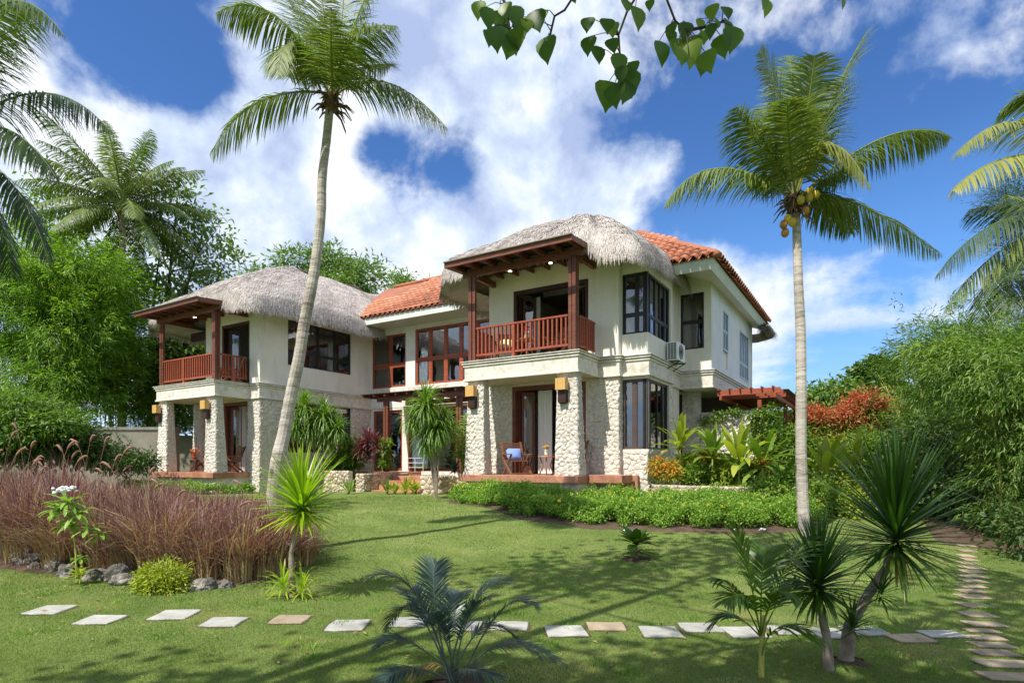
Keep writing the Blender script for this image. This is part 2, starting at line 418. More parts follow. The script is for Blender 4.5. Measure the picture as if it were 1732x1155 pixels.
leaf('lf_spider', (0.075, 0.15, 0.024), (0.17, 0.28, 0.05), (0.42, 0.52, 0.16), 0.36, 0.35, spec=0.5)
leaf('lf_cycad', (0.022, 0.046, 0.036), (0.045, 0.085, 0.068), (0.12, 0.165, 0.12), 0.16, 0.36, spec=0.5, tcol=(1.0, 1.3, 0.6))
leaf('lf_areca', (0.035, 0.085, 0.010), (0.075, 0.15, 0.016), (0.22, 0.32, 0.03), 0.40, 0.33, spec=0.5)
leaf('lf_heart', (0.045, 0.10, 0.012), (0.075, 0.145, 0.018), (0.17, 0.25, 0.03), 0.52, 0.4)
leaf('fgrass', (0.50, 0.41, 0.20), (0.31, 0.195, 0.14), (0.165, 0.075, 0.088), 0.30, 0.6, tcol=(1.2, 0.9, 0.6))
leaf('plume', (0.40, 0.23, 0.17), (0.52, 0.34, 0.26), (0.66, 0.45, 0.34), 0.35, 0.8, tcol=(1.2, 0.9, 0.8))
leaf('lawn_blade', (0.125, 0.190, 0.048), (0.195, 0.285, 0.068), (0.43, 0.40, 0.18), 0.35, 0.6, spec=0.2)


# ------------------------------------------------------------------ mesh helpers
def link(name, me, mat, parent=None, loc=(0, 0, 0)):
    o = bpy.data.objects.new(name, me)
    COL.objects.link(o)
    if mat:
        if not me.materials:
            me.materials.append(MATS[mat] if isinstance(mat, str) else mat)
    o.location = loc
    if parent:
        o.parent = parent
    return o


def tag(o, label=None, cat=None, group=None, kind=None):
    for k, v in (('label', label), ('category', cat), ('group', group), ('kind', kind)):
        if v:
            o[k] = v
    return o


def empty(name, loc=(0, 0, 0), rz=0.0):
    o = bpy.data.objects.new(name, None)
    o.empty_display_size = 0.3
    COL.objects.link(o)
    o.location = loc
    o.rotation_euler = (0, 0, rz)
    return o


def np_mesh(name, V, F, tint=None, smooth=False):
    """V (n,3); F (m,3) or (m,4) or a list of such arrays; tint per face"""
    me = bpy.data.meshes.new(name)
    Fs = F if isinstance(F, list) else [F]
    Fs = [f for f in Fs if len(f)]
    V = np.ascontiguousarray(V, dtype=np.float32)
    me.vertices.add(len(V))
    me.vertices.foreach_set('co', V.ravel())
    tot = sum(f.size for f in Fs)
    me.loops.add(tot)
    me.loops.foreach_set('vertex_index', np.concatenate([f.ravel() for f in Fs]).astype(np.int32))
    npoly = sum(len(f) for f in Fs)
    me.polygons.add(npoly)
    st = []
    o = 0
    for f in Fs:
        k = f.shape[1]
        st.append(o + np.arange(len(f)) * k)
        o += f.size
    me.polygons.foreach_set('loop_start', np.concatenate(st).astype(np.int32))
    me.update(calc_edges=True)
    if smooth:
        me.polygons.foreach_set('use_smooth', np.ones(npoly, dtype=bool))
    if tint is not None:
        a = me.attributes.new('tint', 'FLOAT', 'FACE')
        a.data.foreach_set('value', np.clip(np.asarray(tint, dtype=np.float32), 0, 1))
    return me


class MB:
    """collects simple solids and builds one mesh"""
    def __init__(s):
        s.v = []
        s.f = []

    def add(s, verts, faces):
        o = len(s.v)
        s.v += [tuple(v) for v in verts]
        s.f += [tuple(i + o for i in f) for f in faces]
        return s

    def box(s, x0, x1, y0, y1, z0, z1):
        if x0 > x1: x0, x1 = x1, x0
        if y0 > y1: y0, y1 = y1, y0
        if z0 > z1: z0, z1 = z1, z0
        return s.add([(x0, y0, z0), (x1, y0, z0), (x1, y1, z0), (x0, y1, z0), (x0, y0, z1), (x1, y0, z1), (x1, y1, z1), (x0, y1, z1)],
                     [(3, 2, 1, 0), (4, 5, 6, 7), (0, 1, 5, 4), (1, 2, 6, 5), (2, 3, 7, 6), (3, 0, 4, 7)])

    def beam(s, p, q, w, h, up=(0, 0, 1)):
        p = Vector(p); q = Vector(q)
        d = (q - p).normalized()
        u = Vector(up)
        if abs(d.dot(u)) > 0.95:
            u = Vector((1, 0, 0))
        x = d.cross(u).normalized() * (w / 2)
        y = x.cross(d).normalized() * (h / 2)
        vs = [p - x - y, p + x - y, p + x + y, p - x + y, q - x - y, q + x - y, q + x + y, q - x + y]
        return s.add(vs, [(0, 1, 2, 3), (7, 6, 5, 4), (0, 4, 5, 1), (1, 5, 6, 2), (2, 6, 7, 3), (3, 7, 4, 0)])

    def tube(s, pts, rad, n=8, cap=True):
        pts = [Vector(p) for p in pts]
        if not isinstance(rad, (list, tuple)):
            rad = [rad] * len(pts)
        o = len(s.v)
        ref = Vector((0.31, 0.95, 0.05)).normalized()
        for i, p in enumerate(pts):
            d = (pts[min(i + 1, len(pts) - 1)] - pts[max(i - 1, 0)]).normalized()
            if abs(d.dot(ref)) > 0.97:
                ref = Vector((0.9, 0.1, 0.3)).normalized()
            x = d.cross(ref).normalized()
            y = d.cross(x).normalized()
            for k in range(n):
                a = 2 * math.pi * k / n
                s.v.append(tuple(p + (x * math.cos(a) + y * math.sin(a)) * rad[i]))
        for i in range(len(pts) - 1):
            for k in range(n):
                a = o + i * n + k; b = o + i * n + (k + 1) % n
                s.f.append((a, b, b + n, a + n))
        if cap:
            s.f.append(tuple(o + k for k in reversed(range(n))))
            s.f.append(tuple(o + (len(pts) - 1) * n + k for k in range(n)))
        return s

    def ball(s, c, r, n=8, m=6, sq=(1, 1, 1)):
        o = len(s.v)
        c = Vector(c)
        for i in range(1, m):
            t = math.pi * i / m
            for k in range(n):
                a = 2 * math.pi * k / n
                s.v.append((c.x + r * sq[0] * math.sin(t) * math.cos(a), c.y + r * sq[1] * math.sin(t) * math.sin(a), c.z + r * sq[2] * math.cos(t)))
        s.v.append((c.x, c.y, c.z + r * sq[2])); s.v.append((c.x, c.y, c.z - r * sq[2]))
        T = len(s.v) - 2; B = len(s.v) - 1
        for k in range(n):
            s.f.append((T, o + k, o + (k + 1) % n))
            s.f.append((B, o + (m - 2) * n + (k + 1) % n, o + (m - 2) * n + k))
        for i in range(m - 2):
            for k in range(n):
                a = o + i * n + k; b = o + i * n + (k + 1) % n
                s.f.append((a, a + n, b + n, b))
        return s

    def lathe(s, c, prof, n=12):
        o = len(s.v)
        for (r, z) in prof:
            for k in range(n):
                a = 2 * math.pi * k / n
                s.v.append((c[0] + r * math.cos(a), c[1] + r * math.sin(a), c[2] + z))
        for i in range(len(prof) - 1):
            for k in range(n):
                a = o + i * n + k; b = o + i * n + (k + 1) % n
                s.f.append((a, b, b + n, a + n))
        s.f.append(tuple(o + k for k in reversed(range(n))))
        s.f.append(tuple(o + (len(prof) - 1) * n + k for k in range(n)))
        return s

    def mesh(s, name, off=(0, 0, 0), smooth=False):
        me = bpy.data.meshes.new(name)
        v = s.v
        if off != (0, 0, 0):
            v = [(a - off[0], b - off[1], c - off[2]) for a, b, c in v]
        me.from_pydata(v, [], s.f)
        me.update()
        if smooth:
            me.polygons.foreach_set('use_smooth', np.ones(len(me.polygons), dtype=bool))
        return me

    def build(s, name, mat, parent=None, world=False, smooth=False, bevel=0.0):
        """world=True: the coordinates are world ones, the parent an unrotated thing"""
        off = (0, 0, 0)
        if world and parent:
            p = parent
            while p.parent:
                p = p.parent
            off = tuple(p.location)
        o = link(name, s.mesh(name, off, smooth), mat, parent)
        if bevel:
            b = o.modifiers.new('bevel', 'BEVEL')
            b.width = bevel
            b.segments = 1
            b.limit_method = 'ANGLE'
        return o


# ------------------------------------------------------------------ place helpers
def smooth(t):
    t = min(1, max(0, t))
    return t * t * (3 - 2 * t)


def G(x, y):
    """height of the ground"""
    h = 0.52 * smooth((y - 8.0) / 8.5)
    h += 0.03 * math.sin(x * 0.7 + 1.3) * math.sin(y * 0.5) * smooth((y - 3) / 4)
    return h


def Gn(x, y):
    t = np.clip((y - 8.0) / 8.5, 0, 1)
    h = 0.52 * t * t * (3 - 2 * t)
    u = np.clip((y - 3) / 4, 0, 1)
    return h + 0.03 * np.sin(x * 0.7 + 1.3) * np.sin(y * 0.5) * u * u * (3 - 2 * u)


def W(px, py, Y):
    """world point seen at photo pixel px,py at depth Y"""
    return Vector(((px - CX) / FPX * Y, Y, EYE + (HY - py) / FPX * Y))


HA, HB, HO = (0.8491, -0.5282), (0.5282, 0.8491), (1.769, 16.0)
HROT = math.atan2(-0.5282, 0.8491)


def H(a, b, z=0.0):
    return Vector((HO[0] + a * HA[0] + b * HB[0], HO[1] + a * HA[1] + b * HB[1], z))
# ================================================================== GROUND
def build_ground():
    xs = np.concatenate([np.linspace(-400, -32, 12), np.arange(-30, 30.1, 0.5), np.linspace(32, 400, 12)])
    ys = np.concatenate([np.linspace(-200, -6, 8), np.arange(-5, 45.1, 0.5), np.linspace(50, 900, 14)])
    X, Y = np.meshgrid(xs, ys)
    Z = Gn(X, Y)
    V = np.stack([X.ravel(), Y.ravel(), Z.ravel()], 1)
    n, m = len(xs), len(ys)
    i = np.arange(n - 1)[None, :] + np.arange(m - 1)[:, None] * n
    F = np.stack([i, i + 1, i + 1 + n, i + n], -1).reshape(-1, 4)
    o = link('ground', np_mesh('ground', V, F, smooth=True), 'lawn')
    tag(o, 'mown green lawn sloping gently up to the villa', kind='structure')


def in_poly(x, y, P):
    ins = np.zeros(x.shape, bool)
    n = len(P)
    for i in range(n):
        x0, y0 = P[i]; x1, y1 = P[(i + 1) % n]
        c = ((y0 > y) != (y1 > y)) & (x < (x1 - x0) * (y - y0) / (y1 - y0 + 1e-12) + x0)
        ins ^= c
    return ins


BED = [(-13, 9.9), (-9.6, 9.7), (-7.9, 9.0), (-5.9, 8.15), (-4.4, 7.55), (-3.7, 7.4), (-3.3, 7.8), (-3.25, 9.0), (-3.8, 10.4), (-4.9, 12.0), (-6.8, 13.3), (-9, 14.3), (-14, 14.5)]
HEDGE = [(-2.05, 17.2), (-1.75, 16.0), (-0.6, 14.5), (0.3, 13.2), (1.5, 12.4), (3.0, 12.0), (4.4, 11.7), (5.6, 11.9), (6.6, 12.4), (8.2, 15.2), (6.6, 16.4), (3.6, 15.6), (2.1, 15.35), (-1.2, 17.6)]


def soil_sheet(name, P, label, z=0.006):
    me = bpy.data.meshes.new(name)
    # a fan of the polygon refined along a grid so that it follows the ground
    mb = MB()
    P2 = []
    for i in range(len(P)):
        a = P[i]; b = P[(i + 1) % len(P)]
        k = max(1, int(math.dist(a, b) / 0.35))
        for t in range(k):
            x = a[0] + (b[0] - a[0]) * t / k; y = a[1] + (b[1] - a[1]) * t / k
            P2.append((x + random.uniform(-.07, .07), y + random.uniform(-.07, .07)))
    cx = sum(p[0] for p in P2) / len(P2); cy = sum(p[1] for p in P2) / len(P2)
    rings = 14
    vs = []
    for r in range(rings + 1):
        s = 1 - r / rings
        for p in P2:
            x = cx + (p[0] - cx) * s; y = cy + (p[1] - cy) * s
            vs.append((x, y, G(x, y) + z + (0.02 if r else -0.01)))
    n = len(P2)
    fs = []
    for r in range(rings):
        for i in range(n):
            a = r * n + i; b = r * n + (i + 1) % n
            fs.append((a, b, b + n, a + n))
    mb.add(vs, fs)
    o = mb.build(name, 'soil', None, smooth=True)
    tag(o, label, kind='structure')
    return o


def blades(name, X, Y, h, w, mat, lean=0.35, label=None):
    n = len(X)
    ang = RNG.uniform(0, 2 * np.pi, n)
    la = RNG.uniform(0, 2 * np.pi, n)
    hh = h * RNG.uniform(0.55, 1.25, n)
    ww = w * RNG.uniform(0.7, 1.3, n)
    Z = Gn(X, Y)
    le = lean * RNG.uniform(0.2, 1.6, n) * hh
    p0 = np.stack([X - np.cos(ang) * ww / 2, Y - np.sin(ang) * ww / 2, Z - 0.004], 1)
    p1 = np.stack([X + np.cos(ang) * ww / 2, Y + np.sin(ang) * ww / 2, Z - 0.004], 1)
    p2 = np.stack([X + np.cos(la) * le, Y + np.sin(la) * le, Z + hh], 1)
    V = np.stack([p0, p1, p2], 1).reshape(-1, 3)
    F = np.arange(3 * n).reshape(-1, 3)
    big = 0.5 + 0.5 * np.sin(X * 1.1 + 0.7) * np.sin(Y * 1.7 + X * 0.4)
    # worn straw-coloured patches
    wear = np.clip(np.sin(X * 2.3 + np.sin(Y * 1.9) * 1.2) * np.sin(Y * 2.9 + np.cos(X * 1.3)) * 1.7 - 0.52 + .5 * np.sin(X * 9 + 3 * np.sin(Y * 7)) * np.sin(Y * 8.3 + np.sin(X * 6)), 0, 1)
    fine = np.sin(X * 6.1 + 2 * np.sin(Y * 5.3)) * np.sin(Y * 7.7 + 2 * np.cos(X * 4.9))
    t = 0.36 + 0.22 * (big - 0.5) + .09 * fine + RNG.normal(0, 0.19, n) + wear * 0.62
    o = link(name, np_mesh(name, V, F, t), mat)
    return o


EDGE = []
STONES_W = []   # filled by the path, used to keep blades off the slabs


def build_grass():
    def keep(X, Y):
        k = ~in_poly(X, Y, BED) & ~in_poly(X, Y, HEDGE)
        for (cx, cy, wx, wy) in STONES_W:
            k &= ~((np.abs(X - cx) < wx / 2 - 0.01 - .03 * np.sin(X * 31) * np.sin(Y * 37)) & (np.abs(Y - cy) < wy / 2 - 0.012 - .02 * np.sin(X * 27 + 1)))
        # inside the frame only, with a margin
        k &= (np.abs(X) < Y * 0.93 + 0.8)
        # not inside the house plot
        a = (X - HO[0]) * HA[0] + (Y - HO[1]) * HA[1]
        b = (X - HO[0]) * HB[0] + (Y - HO[1]) * HB[1]
        k &= ~((b > -0.4) & (a > -5))
        return k
    Xs, Ys, Hs, Ws = [], [], [], []
    for (y0, y1, dens, h, w) in ((3.9, 5.4, 7500, .020, .0055), (5.4, 7.2, 5000, .021, .0065), (7.2, 9.5, 2600, .024, .009), (9.5, 13, 1000, .028, .013), (13, 19, 380, .032, .02)):
        x1 = y1 * 0.93 + 0.8
        n = int(dens * (y1 - y0) * 2 * x1)
        X = RNG.uniform(-x1, x1, n); Y = RNG.uniform(y0, y1, n)
        k = keep(X, Y)
        # patchy density
        dn = 0.5 + 0.5 * np.sin(X * 3.7 + 2 * np.sin(Y * 2.1)) * np.sin(Y * 4.3 + np.sin(X * 2.7))
        k &= RNG.uniform(0, 1, n) < 0.45 + 0.6 * dn
        X = X[k]; Y = Y[k]
        Xs.append(X); Ys.append(Y); Hs.append(np.full(len(X), h)); Ws.append(np.full(len(X), w))
    X = np.concatenate(Xs); Y = np.concatenate(Ys)
    o = blades('lawn_grass', X, Y, np.concatenate(Hs), np.concatenate(Ws), 'lawn_blade')
    tag(o, 'short green lawn grass with straw coloured worn patches', 'grass', kind='stuff')


def build_litter():
    V, F, T = [], [], []
    for k in range(420):
        y = random.uniform(4.2, 12.5); x = random.uniform(-.9, .9) * (y * .93)
        if in_poly(np.array([x]), np.array([y]), BED)[0]: continue
        L = random.uniform(.025, .075); w = L * random.uniform(.25, .5); a = random.uniform(0, 6.28); z = G(x, y) + random.uniform(.012, .026)
        dx, dy = math.cos(a), math.sin(a); o = len(V)
        V += [(x, y, z), (x + dx * L * .5 - dy * w * .5, y + dy * L * .5 + dx * w * .5, z + random.uniform(0, .012)), (x + dx * L, y + dy * L, z + random.uniform(-.002, .015)), (x + dx * L * .5 + dy * w * .5, y + dy * L * .5 - dx * w * .5, z + random.uniform(0, .012))]
        F += [(o, o + 1, o + 2), (o, o + 2, o + 3)]; t = random.random(); T += [t, t]
    o = link('leaf_litter', np_mesh('leaf_litter', np.array(V), np.array(F), T), 'litter')
    n = 5200
    cx = RNG.uniform(-6, 6, 95); cy = RNG.uniform(4.3, 10, 95); ok = ~in_poly(cx, cy, BED); cx, cy = cx[ok], cy[ok]
    i = RNG.integers(0, len(cx), n)
    w = blades('lawn_weeds', cx[i] + RNG.normal(0, .06, n), cy[i] + RNG.normal(0, .05, n), np.full(n, .045), np.full(n, .010), 'lf_hedge', lean=.9)
    tag(w, 'small broad leaved weeds growing in the lawn', 'weeds', kind='stuff')
    tag(o, 'small dry fallen leaves scattered over the lawn', 'fallen leaves', kind='stuff')


# ================================================================== PATHS
def slab(mb_pts, z, th):
    n = len(mb_pts)
    vs = [(x, y, zz - th) for (x, y, zz) in mb_pts] + [(x, y, zz) for (x, y, zz) in mb_pts]
    c = tuple(sum(p[i] for p in mb_pts) / n for i in range(3))
    inner = [(c[0] + (p[0] - c[0]) * 0.95, c[1] + (p[1] - c[1]) * 0.95, p[2] + 0.006) for p in mb_pts]
    vs += inner
    fs = [tuple(range(2 * n, 3 * n))]
    for i in range(n):
        j = (i + 1) % n
        fs.append((i, j, n + j, n + i))
        fs.append((n + i, n + j, 2 * n + j, 2 * n + i))
    return MB().add(vs, fs)


def build_paths():
    p = empty('stepping_path', (0, 5.8, 0)); tag(p, 'row of stepping stones crossing the lawn', kind='structure')
    L = [(85, 1032, 78, 14), (170, 1048, 84, 14), (295, 1040, 86, 15), (378, 1052, 78, 15), (490, 1048, 62, 13), (588, 1058, 66, 18), (690, 1053, 66, 16), (785, 1060, 62, 16),
         (862, 1060, 56, 14), (957, 1069, 58, 18), (1025, 1061, 60, 13), (1118, 1070, 64, 18), (1185, 1062, 58, 15), (1260, 1070, 54, 17), (1335, 1066, 50, 15), (1395, 1071, 48, 17),
         (1465, 1067, 50, 15), (1540, 1079, 54, 13), (1594, 1072, 48, 11)]
    for i, (px, py, wpx, hpx) in enumerate(L):
        Y = FPX * EYE / (py - HY); Xc = (px - CX) / FPX * Y
        d = hpx * Y * Y / (FPX * EYE)
        w = max(.36, wpx / FPX * Y - abs(Xc) * d / Y * .8)
        r = random.uniform(-0.06, 0.06)
        pts = []
        for sx, sy in ((-1, -1), (-.3, -1.03), (.35, -.98), (1, -1), (1.02, 0), (1, 1), (.3, 1.02), (-1, 1), (-1.02, .1)):
            x = sx * w / 2 + random.uniform(-.012, .012); y = sy * d / 2 + random.uniform(-.012, .012)
            x, y = x * math.cos(r) - y * math.sin(r), x * math.sin(r) + y * math.cos(r)
            pts.append((Xc + x, Y + y, G(Xc + x, Y + y) + 0.010))
        STONES_W.append((Xc, Y, w, d))
        EDGE.append((Xc, Y, w, d, r))
        o = slab(pts, 0, 0.05).build('stepping_stone', 'paver_tan' if i in (4, 10, 17) else 'paver_white', p, world=True)
    q = empty('garden_path', (5, 7, 0)); tag(q, 'narrow path of tan slabs running along the right hand hedge', kind='structure')
    K = [(60, 255, 325, 7), (95, 252, 328, 8), (130, 250, 330, 8), (165, 248, 332, 9), (202, 248, 336, 10), (240, 250, 340, 10), (275, 255, 345, 10), (310, 250, 340, 12), (335, 262, 352, 12), (360, 250, 350, 14), (392, 262, 385, 14), (420, 262, 398, 16), (455, 263, 405, 17), (487, 275, 407, 20), (522, 250, 405, 20),
         (555, 250, 405, 20), (590, 252, 418, 24), (645, 272, 440, 32), (703, 283, 455, 34), (762, 305, 515, 32), (805, 295, 490, 20), (852, 325, 530, 26), (900, 345, 580, 32),
         (952, 358, 608, 42), (1026, 385, 730, 48), (1110, 405, 780, 56), (1190, 440, 830, 50)]
    for cy, x0, x1, hh in K:
        py = 860 + cy / 3.913; Y = FPX * EYE / (py - HY)
        if Y > 8.2:
            for _ in range(30):
                Y = .5 * Y + .5 * FPX * (EYE - G(7, Y)) / (py - HY)
        xa = (1560 + x0 / 3.913 - CX) / FPX * Y; xb = (1560 + x1 / 3.913 - CX) / FPX * Y
        d = hh / 3.913 * Y * Y / (FPX * EYE)
        sk = -0.22 * (xb - xa) * 0.6
        pts = []
        for sx, sy in ((-1, -1), (0, -1.04), (1, -1), (1, 1), (.1, 1.05), (-1, 1)):
            x = (xa + xb) / 2 + sx * (xb - xa) / 2 + random.uniform(-.012, .012)
            y = Y + sy * d / 2 + sk * sx * 0.5 + random.uniform(-.012, .012)
            pts.append((x, y, G(x, y) + 0.008))
        STONES_W.append(((xa + xb) / 2, Y, xb - xa, d * 1.1))
        EDGE.append(((xa + xb) / 2, Y, xb - xa, d, -.1))
        slab(pts, 0, 0.05).build('paving_slab', 'paver_tan', q, world=True)
    mb = MB()
    for (x, y, w, d, r) in EDGE:
        ring = []
        for k in range(28):
            a = 2 * math.pi * k / 28; c, s_ = math.cos(a), math.sin(a)
            m = max(abs(c), abs(s_)); u = c / m * (w / 2 + random.uniform(.004, .045)); v = s_ / m * (d / 2 + random.uniform(.004, .04))
            u, v = u * math.cos(r) - v * math.sin(r), u * math.sin(r) + v * math.cos(r)
            ring.append((x + u, y + v, G(x + u, y + v) + .004))
        mb.add(ring, [tuple(range(28))])
    o = mb.build('path_edge_soil', 'soil', None); tag(o, 'thin dark rims of soil round the stepping stones', 'soil', kind='stuff')


# ================================================================== VILLA
ZD, ZL, ZB, ZT = 1.25, 4.67, 4.08, 7.75
villa = empty('villa', (HO[0], HO[1], 0), HROT)
tag(villa, 'two storey cream villa with thatched wings, orange tiled roofs and coral stone ground floor', 'villa')


def mapper(mode, c):
    """u along the face, w inwards, z up  ->  local villa coordinates"""
    if mode == 'b':                      # faces the front (-b)
        return lambda u, w, z: (u, c + w, z)
    return lambda u, w, z: (c - w, u, z)  # faces +a


def wall(name, mode, c, u0, u1, z0, z1, holes=(), th=0.2, mat='plaster', parent=None, back=None):
    f = mapper(mode, c)
    us = sorted({u0, u1} | {max(u0, min(u1, h[k])) for h in holes for k in (0, 1)})
    zs = sorted({z0, z1} | {max(z0, min(z1, h[k])) for h in holes for k in (2, 3)})
    nu, nz = len(us) - 1, len(zs) - 1
    def solid_(i, j):
        if i < 0 or j < 0 or i >= nu or j >= nz:
            return False
        u = (us[i] + us[i + 1]) / 2; z = (zs[j] + zs[j + 1]) / 2
        return not any(h[0] < u < h[1] and h[2] < z < h[3] for h in holes)
    mb = MB()
    for i in range(nu):
        for j in range(nz):
            if not solid_(i, j):
                continue
            a, b, p, q = us[i], us[i + 1], zs[j], zs[j + 1]
            mb.add([f(a, 0, p), f(b, 0, p), f(b, 0, q), f(a, 0, q)], [(0, 1, 2, 3)])
            mb.add([f(a, th, p), f(b, th, p), f(b, th, q), f(a, th, q)], [(3, 2, 1, 0)])
            if not solid_(i - 1, j): mb.add([f(a, 0, p), f(a, th, p), f(a, th, q), f(a, 0, q)], [(3, 2, 1, 0)])
            if not solid_(i + 1, j): mb.add([f(b, 0, p), f(b, th, p), f(b, th, q), f(b, 0, q)], [(0, 1, 2, 3)])
            if not solid_(i, j - 1): mb.add([f(a, 0, p), f(b, 0, p), f(b, th, p), f(a, th, p)], [(3, 2, 1, 0)])
            if not solid_(i, j + 1): mb.add([f(a, 0, q), f(b, 0, q), f(b, th, q), f(a, th, q)], [(0, 1, 2, 3)])
    return mb.build(name, mat, parent or villa)


def clip(poly, nx, ny, d):
    """keep the side nx*x+ny*y <= d"""
    out = []
    for i in range(len(poly)):
        p = poly[i]; q = poly[(i + 1) % len(poly)]
        dp = nx * p[0] + ny * p[1] - d; dq = nx * q[0] + ny * q[1] - d
        if dp <= 0:
            out.append(p)
        if dp * dq < 0:
            t = dp / (dp - dq)
            out.append((p[0] + (q[0] - p[0]) * t, p[1] + (q[1] - p[1]) * t))
    return out


STONE_LIST = []     # (size seen, villa part, verts, faces, material)


def stones(part, f, u0, u1, z0, z1, holes=(), size=0.145, depth=0.013, warp=None, mat='coral', wpt=None):
    """irregular fitted stones over a face; f(u, w, z) gives the point, w negative = proud of the wall"""
    nu = max(1, round((u1 - u0) / size)); nz = max(1, round((z1 - z0) / (size * 0.82)))
    du = (u1 - u0) / nu; dz = (z1 - z0) / nz
    seeds = {}
    for i in range(nu):
        for j in range(nz):
            seeds[i, j] = (u0 + (i + .5 + random.uniform(-.42, .42) + (0.25 if j % 2 else -0.25)) * du, z0 + (j + .5 + random.uniform(-.36, .36)) * dz)
    for (i, j), (x, y) in seeds.items():
        if any(h[0] - .02 < x < h[1] + .02 and h[2] - .02 < y < h[3] + .02 for h in holes):
            continue
        poly = [(u0, z0), (u1, z0), (u1, z1), (u0, z1)]
        for di in (-2, -1, 0, 1, 2):
            for dj in (-2, -1, 0, 1, 2):
                if (di or dj) and (i + di, j + dj) in seeds:
                    qx, qy = seeds[i + di, j + dj]
                    nx, ny = qx - x, qy - y
                    poly = clip(poly, nx, ny, (qx * qx + qy * qy - x * x - y * y) / 2)
        for h in holes:
            if any(h[0] < p[0] < h[1] and h[2] < p[1] < h[3] for p in poly) or (poly and min(p[0] for p in poly) < h[1] and max(p[0] for p in poly) > h[0] and min(p[1] for p in poly) < h[3] and max(p[1] for p in poly) > h[2]):
                opts = [(h[0] - x, -1), (x - h[1], -2), (h[2] - y, -3), (y - h[3], -4)]
                m = max(opts)
                poly = {-1: lambda P: clip(P, 1, 0, h[0]), -2: lambda P: clip(P, -1, 0, -h[1]), -3: lambda P: clip(P, 0, 1, h[2]), -4: lambda P: clip(P, 0, -1, -h[3])}[m[1]](poly)
        if len(poly) < 3:
            continue
        cx = sum(p[0] for p in poly) / len(poly); cy = sum(p[1] for p in poly) / len(poly)
        area = abs(sum(poly[k][0] * poly[(k + 1) % len(poly)][1] - poly[(k + 1) % len(poly)][0] * poly[k][1] for k in range(len(poly)))) / 2
        if area < 0.002:
            continue
        # round the corners a little
        rp = []
        for k in range(len(poly)):
            p = poly[k]; q = poly[(k + 1) % len(poly)]
            rp.append((p[0] * .88 + q[0] * .12, p[1] * .88 + q[1] * .12)); rp.append((p[0] * .12 + q[0] * .88, p[1] * .12 + q[1] * .88))
        d = depth * random.uniform(0.5, 1.5)
        tx, ty = random.uniform(-.25, .25), random.uniform(-.3, .3)
        n = len(rp)
        vs = []
        for s, w in ((0.99, 0.012), (0.965, -0.45 * d), (0.80, -d)):
            for p in rp:
                ux = cx + (p[0] - cx) * s; uz = cy + (p[1] - cy) * s
                ww = w - (tx * (ux - cx) + ty * (uz - cy)) * (1 if w < -0.9 * d else 0.5 if w < 0 else 0)
                vs.append(f(ux, ww, uz))
        vs.append(f(cx + random.uniform(-.02, .02), -d * 1.12, cy + random.uniform(-.02, .02)))
        fs = []
        for r in range(2):
            for k in range(n):
                a = r * n + k; b = r * n + (k + 1) % n
                fs.append((a, b, b + n, a + n))
        for k in range(n):
            fs.append((2 * n + k, 2 * n + (k + 1) % n, 3 * n))
        wp = H(*vs[-1][:2], 0) if part_root(part) is villa else Vector(vs[-1]) + part_root(part).location
        STONE_LIST.append((area / (wp.y ** 2), part, vs, fs, mat))


def part_root(p):
    while p.parent:
        p = p.parent
    return p


def flush_stones():
    roots = {}
    for s in STONE_LIST:
        roots.setdefault(part_root(s[1]).name, []).append(s)
    for rn, lst in roots.items():
        lst.sort(key=lambda s: -s[0])
        for s in lst[:290]:
            MB().add(s[2], s[3]).build('stone', s[4], s[1], smooth=True)
        rest = {}
        for s in lst[290:]:
            rest.setdefault((s[1].name, s[4]), []).append(s)
        for k, ss in rest.items():
            mb = MB()
            for s in ss:
                mb.add(s[2], s[3])
            o = mb.build('stone_cladding', ss[0][4], ss[0][1], smooth=True)
            tag(o, kind='stuff')


